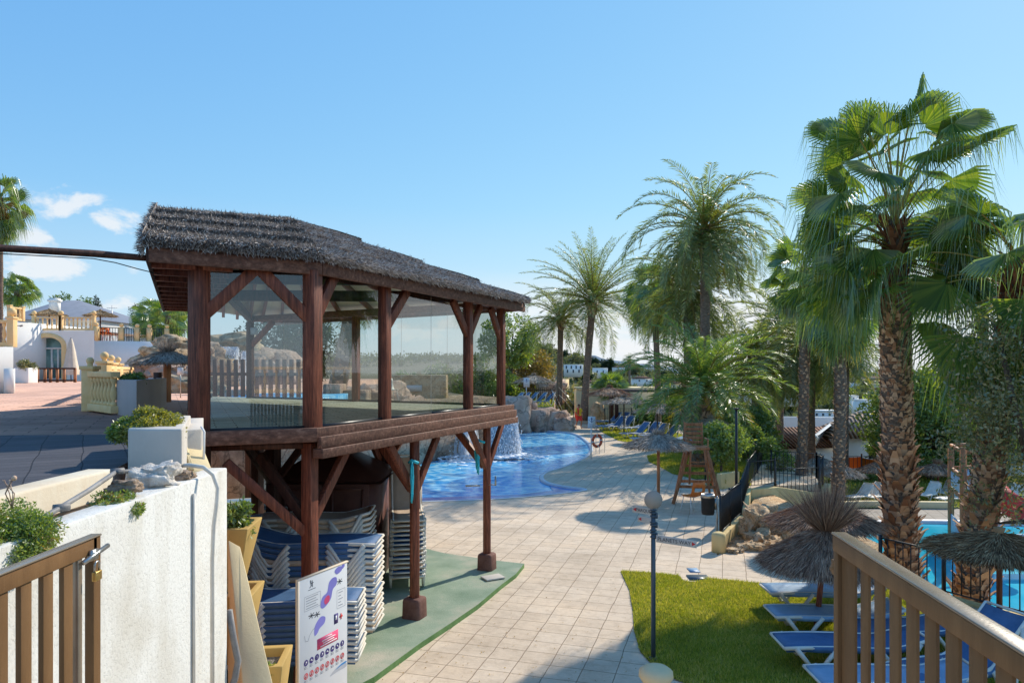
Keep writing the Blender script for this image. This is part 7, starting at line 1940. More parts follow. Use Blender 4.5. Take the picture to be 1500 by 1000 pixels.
# ---------------------------------------------------------------- fences and retaining walls
def bar_fence(label, pts, z, H=.98, mat='black', sp=.15, group='black bar fences', zs=None, toplight=False):
    o = thing('bar_fence', label, 'fence', (pts[0][0], pts[0][1], z if zs is None else zs[0]), 0, group)
    for i, p in enumerate(pts):
        zz = z if zs is None else zs[i]; q = MB(); q.box((p[0], p[1], zz + H / 2 + .01), (.055, .055, H + .06)); q.build('post', M[mat], o, False, True)
    for i, (a, b) in enumerate(zip(pts, pts[1:])):
        za, zb = (z, z) if zs is None else (zs[i], zs[i + 1]); a3, b3 = Vector((a[0], a[1], za)), Vector((b[0], b[1], zb)); n = max(2, int((b3 - a3).length / sp)); q = MB()
        for k in range(1, n): c = a3.lerp(b3, k / n); q.box((c.x, c.y, c.z + .06 + (H - .1) / 2), (.016, .016, H - .1))
        q.build('bar_panel', M[mat], o, False, True)
        q = MB(); q.beam(tuple(a3 + Vector((0, 0, H - .02))), tuple(b3 + Vector((0, 0, H - .02))), .04, .025); q.build('top_rail', M[mat], o, False, True)
        q = MB(); q.beam(tuple(a3 + Vector((0, 0, .07))), tuple(b3 + Vector((0, 0, .07))), .035, .02); q.build('bottom_rail', M[mat], o, False, True)
    return o
bar_fence('black bar fence on the low yellow wall beside the litter bin', [(5.36, 18.25), (5.95, 19.4), (6.68, 20.75)], .05, .98, sp=.09)
bar_fence('black bar fence rising beyond the lamp post towards the trees', [(6.72, 20.85), (8.5, 25.6), (10.2, 29.5), (11.8, 33.3)], .03, 1.0, sp=.34)
bar_fence('black bar fence over the rocks, left panel facing the camera', [(8.52, 25.65), (9.72, 26.25)], .03, .95)
bar_fence('black bar fence over the rocks, right panel facing the camera', [(9.76, 26.3), (11.5, 26.55)], -.30, .95)
bar_fence('black bar fence behind the ramp, with the round plant', [(10.55, 28.9), (12.05, 28.1)], .05, .95)
bar_fence('short black bar fence at the right end of the ramp', [(11.5, 26.6), (11.95, 27.3), (12.05, 28.1)], -.1, 1.05)
lf = bar_fence('long black bar fence between the near lawn and the lower pool', [(7.55, 14.55), (8.15, 13.4), (8.87, 12.15), (9.5, 10.6), (10.2, 9.0)], .06, .82, sp=.16)
def coping(name, label, pts, z0, z1, w, mat, dz=0.0, zs=None):
    o = thing(name, label, 'wall', (pts[0][0], pts[0][1], z0))
    m = MB(); n = len(pts)
    for i in range(n - 1):
        a, b = Vector(pts[i]), Vector(pts[i + 1]); d_ = (b - a).normalized(); s = Vector((-d_.y, d_.x)) * w / 2
        za, zb = (z1, z1) if zs is None else (zs[i], zs[i + 1])
        vs = [(*(a - s), z0), (*(b - s), z0), (*(b + s), z0), (*(a + s), z0), (*(a - s), za), (*(b - s), zb), (*(b + s), zb), (*(a + s), za)]
        m.add(vs, [(3, 2, 1, 0), (4, 5, 6, 7), (0, 1, 5, 4), (1, 2, 6, 5), (2, 3, 7, 6), (3, 0, 4, 7)])
    m.build('wall', M[mat], o, False, True, .015); return o
w1 = coping('retaining_wall', 'yellow retaining wall curving below the black fence', [(4.88, 16.9), (5.36, 18.25), (6.68, 20.75), (8.52, 25.6)], -1.05, .05, .22, 'yellow_wall')
q = MB(); q.lathe([(.17, -.05), (.17, .38), (.15, .44), (.08, .47)], (4.88, 16.75, 0), 14); q.build('end_pillar', M['yellow_wall'], w1, True, True)
coping('retaining_wall', 'yellow retaining wall above the pale rocks, facing the camera', [(8.5, 25.45), (9.7, 26.05), (11.5, 26.4), (12.1, 27.2)], -1.05, .02, .24, 'yellow_wall', zs=[.02, .0, -.30, -.05])
coping('retaining_wall', 'yellow kerb wall of the near lawn under the long fence', [(6.9, 16.2), (7.55, 14.55), (8.87, 12.15), (10.2, 9.0)], -1.06, .05, .2, 'yellow_wall')
coping('retaining_wall', 'low yellow wall under the shrubs behind the lifeguard chair', [tuple(G(1053, 716, 0).xy), tuple(G(1078, 712, 0).xy), (8.3, 26.2)], -.2, .55, .2, 'yellow_wall')
coping('boundary_wall', 'sunlit yellow wall at the back of the lower terrace', [(12.1, 27.3), (13.6, 27.6), (17, 27.4)], LOW, LOW + .25, .25, 'cream_wall')
# rocks under the wall
RR = [(1106, 768, 19.0, 1.1, 1.2, 1.3), (1112, 760, 20.0, 1.0, 1.0, 1.1), (1125, 775, 19.2, 1.1, .9, 1.0), (1110, 792, 18.3, .9, .8, .8), (1122, 796, 18.2, 1.0, .8, .6), (1140, 787, 18.8, .8, .8, .8), (1092, 800, 17.7, .4, .4, .4), (1150, 762, 21.5, 1.5, 1.0, .7), (1185, 758, 22.0, 1.7, 1.0, .8), (1114, 778, 18.9, .8, .7, .9)]
RL_ = ['upright orange rock against the curved wall', 'blocky orange rock beside the upright one', 'orange rock in the middle of the rock bank', 'small tan rock at the foot of the bank, left', 'flat tan rock at the foot of the bank, right', 'tan rock partly under the dark parasol', 'little pink rock touching the wall pillar', 'grey-tan rock under the yellow wall, centre', 'wide tan rock under the yellow wall, right', 'small orange rock wedged between the larger ones']
for i, (px, py, Y, w, d_, h) in enumerate(RR):
    p = W(px + 4, py + 2, Y); rock('rock', RL_[i], tuple(p), (w * .72, d_ * .8, h * .72), 'rockorange', 60 + i, i * 1.1, .42, 4, 'orange rocks below the yellow wall', fr=1.7)
for i in range(14):
    r = random.Random(i); p = G(1070 + i * 6 + r.uniform(-3, 3), 806 - i * .6 + r.uniform(-3, 4), 0); rock('rock', 'small loose orange stone at the edge of the paved path', (p.x, p.y, .03), (r.uniform(.15, .4),) * 2 + (r.uniform(.1, .25),), 'rockorange', 80 + i, i, .4, 3, 'loose stones along the path')
m = MB(); m.prism([(5.0, 17.3), (6.9, 16.5), (9.6, 18.5), (9.5, 25.9), (8.6, 25.2), (6.6, 20.5)], -1.05, -.25); struct('rock_bank_ground', m, M['rockorange'])
# manhole, drain
p = G(1023, 846, 0); m = MB(); m.box((p.x + .0, p.y, .012), (.42, .35, .016)); tag(m.build('drain_cover', M['slate_metal'], None), 'grey ribbed drain cover at the edge of the lawn', 'drain cover')
p = G(1016, 835, 0); m = MB(); m.box((p.x, p.y, .006), (.22, .32, .008)); tag(m.build('tile', M['palesling'], None), 'pale blue replacement tile in the paving', 'tile')

# lamp pole
lp_ = thing('lamp_pole', 'thin black lamp pole standing behind the fence corner', 'lamp post', (6.62, 20.95, 0)); m = MB(); m.tube([(0, 0, 0), (0, 0, 3.15)], [.045, .038], 8); m.build('pole', M['black'], lp_, True); m = MB(); m.box((0, 0, 3.14), (.12, .12, .05)); m.build('cap', M['black'], lp_)
p = G(1033, 706, 0); m = MB(); m.tube([(p.x, p.y, 0), (p.x, p.y, 1.1)], .03, 6); tag(m.build('black_post', M['black']), 'thin black post between the legs of the lifeguard chair', 'post')

# parasols
parasol('grey thatched parasol on the paving beside the lifeguard chair', (4.62, 22.4, 0), 1.83, 2.28, 1.02, 'chairwood', 'strawgrey', 81, 'thatched parasols by the big pool', .30, 3400, tn=300, prad=.05)
p = G(1042, 690, 0); parasol('grey thatched parasol partly hidden behind the lifeguard chair', (p.x, p.y, 0), 1.75, 2.25, 1.1, 'chairwood', 'strawgrey', 82, 'thatched parasols by the big pool', .3, 2000, tn=200)
p = G(963, 652, 0); parasol('grey parasol on a straight pole in front of the dark hedge', (W(963, 0, 42).x, 42, 0), 1.75, 2.35, 1.3, 'treebark', 'strawgrey', 83, 'thatched parasols by the far row', .4, 1800, w=.012)
parasol('dark parasol with a wide flat cap left of the hedge', (W(893, 0, 52).x, 52, 0), 2.4, 3.0, 1.5, 'treebark', 'straw', 84, 'thatched parasols by the far row', .3, 1500, w=.014, prad=.06)
parasol('grey parasol right of the dark flat one', (W(914, 0, 48).x, 48, 0), 2.0, 2.45, 1.35, 'treebark', 'strawgrey', 85, 'thatched parasols by the far row', .3, 1500, w=.014)
parasol('pale thatched parasol behind the raised lawn at the left', (W(782, 0, 64).x, 64, UZ), 1.6, 2.3, 1.7, 'treebark', 'strawgrey', 86, 'thatched parasols by the far row', .3, 1300, w=.018)
# near right ones
parasol('brown broom parasol with a wild tuft, nearest the pale blue loungers', (5.03, 11.75, 0), 1.02, 1.66, 1.0, 'wood', 'straw', 87, 'brown broom parasols by the near lawn', .95, 9500, tn=1500, w=.0042, flare=1.25, lean=(.22, .1))
parasol('dark brown broom parasol behind the tufted one', (W(1208, 0, 16.2).x, 16.2, -.4), 1.15, 1.68, 1.14, 'wood', 'straw', 88, 'brown broom parasols by the near lawn', .4, 7500, tn=400, w=.005)
parasol('brown heather parasol at the right edge in front of the lower pool', (W(1464, 0, 11.6).x, 11.6, 0), 1.28, 1.62, .98, 'wood', 'heather', 89, 'brown broom parasols by the near lawn', .12, 9000, tn=200, w=.0055) if 'heather' in M else None
# ---------------------------------------------------------------- lower terrace furniture, playground, restaurant
for i, (px, Y, R, bz, lb) in enumerate(((1231, 30, 1.25, 1.7, 'grey parasol on the lower lawn right of the slim palm'), (1288, 31, 1.2, 1.75, 'dark parasol beside the thick palm trunk on the lower lawn'), (1374, 30.5, 1.35, 1.75, 'dark parasol in the tree shade on the lower lawn'), (1200, 33, 1.2, 1.65, 'small grey parasol behind the ramp fence on the lower lawn'))):
    parasol(lb, (W(px, 0, Y).x, Y, LOW), bz * .5, bz * .5 + .45, R * .7, 'wood', 'strawgrey' if i in (0, 3) else 'straw', 90 + i, 'thatched parasols on the lower lawn', .3, 1900, w=.009)
# playground tower in the lower pool
pg = thing('play_tower', 'timber play tower with pale blue slatted panels in the lower pool', 'playground tower', (14.2, 22, LOW))
PX = [(W(1393, 0, 22.5).x, 22.5), (W(1411, 0, 20.5).x, 20.5), (W(1432, 0, 22.8).x, 22.8), (W(1450, 0, 20.8).x, 20.8)]
M['paleblue'] = surf('pale_blue_paint', (0.36, 0.52, 0.66), (0.46, 0.62, 0.76), 5, .6, .1, 30)
for i, (x, y) in enumerate(PX): m = MB(); zt_ = CAMZ - (655 - HY) / F * y; m.box((x, y, (LOW - .4 + zt_) / 2), (.13, .13, zt_ - LOW + .4)); m.build('post', M['chairwood'], pg, False, True)
def lvl(z, i, j, w=.07, h=.1, mat='chairwood', nm='beam'): m = MB(); m.beam((*PX[i], z), (*PX[j], z), w, h); m.build(nm, M[mat], pg, False, True)
zA, zB, zC = [CAMZ - (py - HY) / F * 21.5 for py in (657, 692, 722)]
for i, j in ((0, 1), (0, 2), (1, 3), (2, 3)):
    for z in (zA, zB, zC): lvl(z, i, j)
m = MB(); m.add([(*PX[0], zC), (*PX[1], zC), (*PX[3], zC), (*PX[2], zC)], [(0, 1, 2, 3)]); m.build('platform', M['chairwood'], pg, False, True)
def slats(i, j, z0, z1):
    a, b = Vector(PX[i]), Vector(PX[j]); n = int((b - a).length / .14); m = MB()
    for k in range(n): c = a.lerp(b, (k + .5) / n); m.box((c.x, c.y, (z0 + z1) / 2), (.09, .03, z1 - z0), rz=math.atan2(b.y - a.y, b.x - a.x))
    m.build('slat_panel', M['paleblue'], pg, False, True)
for i, j in ((0, 1), (0, 2), (1, 3)): slats(i, j, zC + .08, zB - .05)
slats(0, 1, LOW + .15, LOW + .8); 
m = MB(); x = W(1482, 0, 19).x; m.box((x, 19, LOW + .55), (1.7, .05, .8)); m.build('slat_panel', M['paleblue'], pg, False, True)
m = MB(); a = W(1440, 690, 21); b = W(1490, 745, 19); m.tube([a, a.lerp(b, .5) + Vector((0, 0, -.2)), b], .32, 12); m.build('slide', M['red'], pg, True, True)
ns = thing('no_diving_sign', 'white notice with a red crossed circle beside the lower pool', 'sign', (W(1473, 0, 13.5).x, 14.6, LOW))
m = MB(); m.box((0, 0, .42), (.34, .03, .36)); pn2 = m.build('panel', M['signwhite'], ns); m = MB(); m.tube([(0, .03, 0), (0, .03, .5)], .02, 6); m.build('pole', M['steel'], ns)
m = MB(); n = 20; m.add([(.11 * math.cos(2 * PI * k / n), -.017, .42 + .11 * math.sin(2 * PI * k / n)) for k in range(n)] + [(.09 * math.cos(2 * PI * k / n), -.017, .42 + .09 * math.sin(2 * PI * k / n)) for k in range(n)], [(k, (k + 1) % n, n + (k + 1) % n, n + k) for k in range(n)]); m.beam((-.07, -.018, .49), (.07, -.018, .35), .002, .02); m.build('prohibition_mark', M['redink'], pn2)
# orange canvas screens
oc = thing('canvas_screen', 'bright orange canvas screens in front of the white tiled roof house', 'screen', (W(1250, 0, 36).x, 36, LOW))
for i, (p0_, p1_, y0_, y1_, Y) in enumerate(((1200, 1224, 672, 688, 36), (1228, 1262, 667, 684, 36.5), (1262, 1298, 670, 692, 35.5), (1284, 1302, 688, 704, 34))):
    m = MB(); n = 8; vs = []
    for k in range(n + 1):
        t = k / n
        for py in (y0_ + 2 * math.sin(PI * t) + 1.5 * t, y1_ + 2 * math.sin(PI * t)): q = W(p0_ + (p1_ - p0_) * t, py, Y + .3 * math.sin(t * 5)); vs.append(tuple(q))
    m.add(vs, [(2 * k, 2 * k + 2, 2 * k + 3, 2 * k + 1) for k in range(n)]); m.build('canvas', M['orangecloth'], oc, False, True)
    for px in (p0_, p1_): q = MB(); a = W(px, y0_, Y); q.tube([(a.x, a.y, LOW - .4), (a.x, a.y, a.z + .1)], .04, 6); q.build('post', M['wooddark'], oc, False, True)
bar_fence('thin brown bar fence in front of the orange canvas', [(W(1238, 0, 34.5).x, 34.5), (W(1262, 0, 34.5).x, 34.5), (W(1290, 0, 34.5).x, 34.5)], LOW, 1.15, 'wooddark', .18, 'thin brown fence by the canvas')

def roofmat(name, a, b, c, rz=0.0):
    m, nt, out = newmat(name); v = coords(nt, (1, 1, 1), rz, world=False)
    wv = N(nt, 'ShaderNodeTexWave'); wv.wave_type = 'BANDS'; wv.bands_direction = 'X'; wv.inputs['Scale'].default_value = 1.25; wv.inputs['Distortion'].default_value = .5; wv.inputs['Detail'].default_value = 1; L(nt, v, wv.inputs['Vector'])
    w2_ = N(nt, 'ShaderNodeTexWave'); w2_.wave_type = 'BANDS'; w2_.bands_direction = 'Y'; w2_.wave_profile = 'SAW'; w2_.inputs['Scale'].default_value = .9; L(nt, v, w2_.inputs['Vector'])
    col = ramp(nt, tex(nt, v, 4, 6, .7), [(.3, a), (.5, b), (.7, c)]); col = mixc(nt, 1.0, col, ramp(nt, wv.outputs['Fac'], [(0.1, (.4,) * 3), (0.6, (1.1,) * 3)]), 'MULTIPLY')
    h = N(nt, 'ShaderNodeMath', operation='ADD'); L(nt, wv.outputs['Fac'], h.inputs[0]); L(nt, w2_.outputs['Fac'], h.inputs[1])
    pbsdf(nt, out, col, .9, bump(nt, h.outputs[0], 1.0, .12), .15); return m
M['tiles'] = roofmat('pale_clay_tiles', (0.33, 0.21, 0.15), (0.50, 0.36, 0.27), (0.66, 0.54, 0.43)); M['tilesred'] = roofmat('red_clay_tiles', (0.25, 0.12, 0.075), (0.40, 0.21, 0.14), (0.52, 0.34, 0.25))
M['window'] = surf('dark_window', (0.02, 0.025, 0.03), (0.05, 0.06, 0.07), 2, .15, 0, 10, .6)
def house(name, label, c, w, d_, h, roof='hip', rh=.8, wall='white_wall', rmat='tiles', rz=0.0, wins=((-.25, .5), (.25, .5)), group=None, ww=.12, arch=False, ov=.25, cat='house', chim=False, yface=-1):
    o = thing(name, label, cat, c, rz, group)
    m = MB(); m.box((0, 0, h / 2 - .8), (w, d_, h + 1.6)); m.build('wall', M[wall], o)
    if roof == 'flat':
        m = MB(); m.box((0, 0, h + .06), (w + .1, d_ + .1, .18)); m.build('parapet', M[wall], o)
    else:
        x, y = w / 2 + ov, d_ / 2 + ov; rx = max(0, x - y) if roof == 'hip' else x
        vs = [(-x, -y, h), (x, -y, h), (x, y, h), (-x, y, h), (-rx, 0, h + rh), (rx, 0, h + rh)]
        r_ = MB(); r_.add(vs, [(0, 1, 5, 4), (1, 2, 5), (2, 3, 4, 5), (3, 0, 4), (3, 2, 1, 0)]); rf = r_.build('roof', M[rmat], o)
        if chim: m = MB(); m.box((w * .2, 0, h + rh), (.5, .5, 1.0)); m.build('chimney', M[wall], rf)
    for u, v in wins:
        m = MB(); 
        wd_ = w * ww; hh = h * .34; m.box((u * w, -d_ / 2 - .02, v * h), (wd_, .06, hh))
        if arch: m.tube([(u * w, -d_ / 2 - .05, v * h + hh / 2), (u * w, -d_ / 2 + .02, v * h + hh / 2)], wd_ / 2, 14)
        f = m.build('window', M['window'], o)
        m = MB(); m.box((u * w, -d_ / 2 - .06, v * h - hh / 2 - .04), (wd_ * 1.2, .12, .08)); m.build('sill', M[wall], f)
    return o
# tiled restaurant house on the right
p = W(1257, 686, 45); hz_ = CAMZ - (665 - HY) / F * 45
house('restaurant', 'white house with pale clay tiled hipped roof and arched windows behind the orange canvas', (W(1262, 0, 46).x, 46.5, -2.3), 4.4, 4.4, 2.3, 'hip', 1.55, rz=-.12, wins=((-.38, .62), (.02, .62), (.4, .62)), arch=True, ww=.09, ov=.3)
o = house('tiled_house', 'long low house with brown clay tiles left of the slim palm', (W(1178, 0, 47).x, 47, -2.6), 6.2, 5, 2.0, 'gable', 1.1, rmat='tilesred', rz=.15, wins=())
wall_thing('parapet_wall', 'white parapet wall running behind the slim palm trunks', [(W(1140, 0, 52).x, 52), (W(1232, 0, 52).x, 51), (W(1232, 0, 52).x, 51.3), (W(1140, 0, 52).x, 52.3)], -4, CAMZ - (610 - HY) / F * 52, 'white_wall')
m = MB(); a, b = W(1232, 607, 51), W(1192, 637, 44); m.add([tuple(a), tuple(b), (b.x, b.y, -3), (a.x, a.y, -3), (a.x + .3, a.y, a.z), (b.x + .3, b.y, b.z)], [(0, 1, 2, 3), (0, 4, 5, 1)]); tag(m.build('gable_wall', M['white_wall']), 'sloping white gable parapet beside the tiled roof', 'wall')
m = MB(); a = W(1191, 641, 43.5); m.tube([(a.x, a.y, a.z - 2), (a.x, a.y, a.z - .2)], .12, 10); m.ball((a.x, a.y, a.z), (.30, .3, .26), 14, 10); tag(m.build('roof_vent', M['white_wall'], None, True), 'white round roof vent on a stem', 'vent')
house('tiled_house', 'tiled house with an orange-brown roof seen at the right edge behind the play tower', (W(1480, 0, 38).x, 38, -1.6), 5.5, 5, 2.4, 'hip', 1.1, rmat='tiles', wins=((.0, .6),))
# pool bar building, pergola, ochre wall in the middle distance
house('pool_bar', 'low cream pool bar with a flat terracotta edge behind the palms', (W(908, 0, 62).x, 62, 0), 7.5, 5, 2.6, 'flat', 0, 'cream_wall', wins=((.2, .5),), ww=.08)
m = MB(); p = W(935, 0, 56); pgx = thing('reed_shelter', 'flat grey reed shelter on dark posts right of the grey parasol', 'shelter', (p.x, 56, 0)); m.box((0, 0, 2.65), (4.6, 3.2, .16)); m.build('roof', M['thatchbase'], pgx)
for a in (-1, 1):
    for b in (-1, 1): m = MB(); m.box((a * 1.9, b * 1.3, 1.3), (.26, .26, 2.6)); m.build('post', M['wooddark'], pgx)
bar_fence('black bar fence in front of the cream pool bar', [(W(886, 0, 55).x, 55), (W(905, 0, 55).x, 55), (W(925, 0, 55).x, 55)], 0, 1.3, 'black', .2, 'far black fences')
bar_fence('black bar fence beside the two palm trunks at the far terrace', [(W(826, 0, 63).x, 63), (W(845, 0, 63).x, 63), (W(856, 0, 63).x, 63)], 1.2, 1.4, 'black', .2, 'far black fences')
p = W(875, 612, 56); rock('rock', 'orange boulder at the foot of the right palm trunk', (W(874, 0, 57).x, 57, .5), (1.3, 1.3, 2.2), 'rockorange', 101, 0, .3)
p = W(799, 575, 68); rock('rock', 'pink rocky mound behind the blue loungers on the raised lawn', (p.x + .5, 68, UZ + .6), (3.0, 2, 2.2), 'rockpink', 102, 0, .3)

# ---------------------------------------------------------------- palms
date_palm('slim date palm left of the tall pair, leaning slightly', (W(819, 0, 60).x, 60, 1.3), W(0, 468, 60).z - 1.3, .26, 5.2, 56, (.15, 0), 0, 101, e_lo=-.6, nl=54, droop=1.3, head=1.4, nb=60, leaf=.66, vee=.35)
date_palm('upright date palm with spiky crown, second of the pair by the far terrace', (W(855, 0, 57).x, 57, .2), W(0, 441, 57).z - .2, .30, 6.2, 76, (.75, 0), -.1, 102, e_lo=-.25, e_hi=1.5, nl=58, droop=.8, head=1.9, nb=90, leaf=.66, skirt=.12, vee=.35)
date_palm('tallest date palm with orange fruit cluster, in the middle of the group', (W(1029, 0, 37).x, 37, 0), W(0, 338, 37).z, .27, 5.2, 74, (.15, 0), .1, 103, e_lo=-.75, nl=72, droop=1.55, head=1.5, nb=160, skirt=.25, dead=6, fruit=True, vee=.4)
date_palm('thick headed date palm left behind the tallest one', (W(1011, 0, 40).x, 40, 0), W(0, 428, 40).z, .36, 5.0, 66, (-.05, 0), 0, 104, e_lo=-.8, nl=64, droop=1.5, head=1.5, nb=160, skirt=.3, dead=6, vee=.4)
date_palm('short stout date palm with bright green fronds behind the lifeguard chair', (W(1029, 0, 31.5).x, 31.5, 0), W(0, 574, 31.5).z, .46, 4.3, 64, (0, 0), 0, 105, 'datelow', e_lo=-.12, e_hi=1.45, nl=72, droop=1.25, head=1.15, nb=220, yellow=4, leaf=.58, bootlen=.30)
date_palm('date palm with a yellow frond, right of the short stout one', (W(1107, 0, 40).x, 40, -.1), W(0, 518, 40).z, .22, 4.5, 56, (-.05, 0), 0, 106, e_lo=-.9, nl=60, droop=1.5, nb=70, yellow=2, skirt=.25)
date_palm('slim date palm between the tallest palm and the slender fan palm', (W(1142, 0, 45).x, 45, -.8), W(0, 470, 45).z + .8, .22, 4.3, 56, (.1, 0), 0, 117, e_lo=-.8, droop=1.3, nb=260)
date_palm('dark date palm behind the slim trunk, right group', (W(1187, 0, 38).x, 38, -.6), W(0, 505, 38).z + .6, .24, 4.9, 70, (.05, 0), 0, 107, e_lo=-1.0, nl=60, droop=1.45, nb=90, skirt=.25, dead=10, yellow=2)
date_palm('date palm half hidden behind the slim right palm', (W(1236, 0, 35).x, 35, -1), W(0, 500, 35).z + 1, .2, 2.6, 36, (.1, 0), 0, 108, e_lo=-1.0, nl=36, droop=1.5, nb=40, skirt=.2)
fan_palm('slender fan palm standing left of the dark date palm trunk', (W(1172, 0, 29).x, 29, -.9), W(0, 396, 29).z + .9, .205, 1.05, 1.1, 44, (.18, 0), .15, seed=111, e_lo=-1.0, nb=420, nseg=28, hang=.35, zdrop=.6, skirt=3, yellow=3)
fan_palm('slim fan palm with yellowing fronds left of the thick trunk', (W(1227, 0, 28).x, 28, -1.05), W(0, 452, 28).z + 1.05, .23, 1.05, 1.2, 40, (.1, 0), .1, seed=112, e_lo=-.85, nb=420, nseg=28, hang=.35, zdrop=.5, yellow=8)
fan_palm('fan palm on a thin bare trunk left of the thick date palm', (W(964, 0, 47).x, 47, 0), W(0, 422, 47).z, .20, 1.1, 1.45, 46, (-.3, 0), .15, seed=113, e_lo=-1.15, nb=120, nseg=24, hang=.75, zdrop=1.2, skirt=6)
fan_palm('short bright green fan palm in front of the cream pool bar', (W(895, 0, 60).x, 60, 0), W(0, 568, 60).z, .3, .9, 1.1, 44, seed=114, e_lo=-.3, e_hi=1.4, nb=30, nseg=26, hang=.25, zdrop=.2)
fan_palm('thick trunked fan palm towering at the right of the photo', (W(1322, 0, 16.2).x + .03, 16.2, LOW), 8.75, .33, 1.35, 1.08, 82, (-.2, 0), -.12, seed=120, e_lo=-.4, e_hi=1.5, nb=2000, nseg=44, hang=.8, zdrop=1.1, taper=.42, yellow=0, bigboots=True, tuft=5, skirt=0, up=.85)
fan_palm('second thick fan palm cut by the right edge, trunk leaning right', (W(1412, 0, 14.0).x, 14.0, LOW), 7.6, .27, 1.5, 1.2, 44, (1.25, .2), .0, seed=121, e_lo=-1.0, e_hi=1.1, nb=1100, nseg=44, hang=.8, zdrop=1.5, taper=.3, bigboots=True)
# distant lone palm
date_palm('tiny lone palm on the skyline above the valley', (W(922, 0, 230).x, 230, terr(W(922, 0, 230).x, 230) - 1), W(0, 526, 230).z - terr(W(922, 0, 230).x, 230) + 1, .35, 3.2, 30, nl=16, seed=122, nb=4, leaf=.9, name='date_palm', group='distant palms')

# ---------------------------------------------------------------- shrubs and trees, middle distance
bush('hedge', 'dark trimmed hedge behind the blue loungers', (W(980, 0, 53).x, 53, 0), (4.6, 1.8, 2.0), .11, 90, 170, 'leaf', 131, None, 'hedge', 0, True)
bush('hedge', 'tall leafy hedge right of the stout date palm', (W(1075, 0, 36).x, 36, 0), (3.4, 2.4, 2.3), .09, 90, 190, 'leaf', 132, None, 'hedge', 0, True)
bush('shrub', 'bright green bamboo-like shrub behind the lamp pole', (W(1098, 0, 37).x, 37, 0), (3.4, 2.0, 2.7), .10, 60, 150, 'leafbright', 133, None, 'shrub')
bush('shrub', 'light green feathery shrub left of the ramp fence', (W(1122, 0, 33).x, 33, -.6), (2.6, 1.8, 1.7), .07, 60, 170, 'leafbright', 134, None, 'shrub')
tree('small_tree', 'small round tree on a thin stem behind the lifeguard chair', (W(1062, 0, 27).x, 27.5, 0), 2.15, .95, .07, 44, 170, 'leafbright', 135, zs=.75, trunkh=.5, rad=.05)
tree('small_tree', 'small round tree with glossy leaves beside the black fence', (W(1095, 0, 29.5).x, 29.5, 0), 1.9, .9, .07, 40, 150, 'leaf', 136, zs=.7, trunkh=.4, rad=.04)
for i, px in enumerate((1062, 1072, 1080)): bush('shrub', ['low green shrub on the yellow kerb wall, left', 'low green shrub on the yellow kerb wall, middle', 'low green shrub on the yellow kerb wall, right'][i], (W(px, 0, 25).x, 25.9 + i * .2, 0), (.7, .6, .55), .05, 14, 90, 'leafyellow', 140 + i, None, 'shrub')
bush('shrub', 'round purple-grey shrub behind the ramp fence', (W(1148, 0, 30).x, 30.5, -.5), (1.3, 1.2, 1.0), .06, 30, 120, 'leafolive', 144, None, 'shrub')
tree('autumn_tree', 'rusty leaved tree beside the last gazebo post', (W(768, 0, 76).x, 76, 1.5), 5.0, 3.2, .16, 70, 150, 'leafautumn', 145, zs=.8)
tree('broadleaf_tree', 'light green tree overtopping the rusty tree, touching the last gazebo post', (W(748, 0, 70).x, 70, 1.5), 8.2, 2.6, .16, 50, 140, 'leafbright', 146, zs=1.0)
bush('shrub', 'yellow flowering shrub behind the raised lawn', (W(792, 0, 72).x, 72, UZ), (1.8, 1.5, 1.5), .12, 30, 90, 'leafyellow', 147, None, 'shrub')
bush('shrub', 'bright green shrub behind the leftmost blue lounger', (W(750, 0, 66).x, 66, UZ), (2.2, 1.6, 1.7), .12, 36, 100, 'leafbright', 148, None, 'shrub')
tree('olive_tree', 'dark olive tree reaching in from the right edge', (W(1500, 0, 12.2).x + .95, 13.0, -.9), 6.8, (1.75, 1.4, 2.5), .045, 90, 150, 'leafolive', 150, trunkh=.35, rad=.14, cat='tree', size=(.13, .26), hollow=.2)
tree('broadleaf_tree', 'dense green tree right of the thick palm trunk', (W(1372, 0, 34).x, 34.5, LOW), 5.1, (2.6, 2.2, 2.5), .10, 110, 210, 'leaf', 152, trunkh=.3)
tree('broadleaf_tree', 'yellowish green tree just right of the thick trunk', (W(1352, 0, 38).x, 38, LOW - .5), 5.8, (1.6, 1.6, 2.6), .10, 60, 170, 'leafyellow', 153, trunkh=.3)
tree('broadleaf_tree', 'dark green tree behind the play tower', (W(1432, 0, 36).x, 36, LOW), 4.3, (2.6, 2.2, 2.1), .10, 80, 190, 'leafolive', 154, trunkh=.3)
tree('broadleaf_tree', 'pale green tree left of the thick trunk above the tiled roof', (W(1283, 0, 42).x + .4, 41, -1.8), 3.6, (1.1, 1.1, 1.7), .09, 40, 130, 'leafbright', 155, trunkh=.3)
bush('hedge', 'low shrubs along the orange canvas fence', (W(1262, 0, 34).x, 34, LOW), (3.4, .8, .32), .05, 50, 90, 'leafbright', 156, None, 'hedge', 0, True)

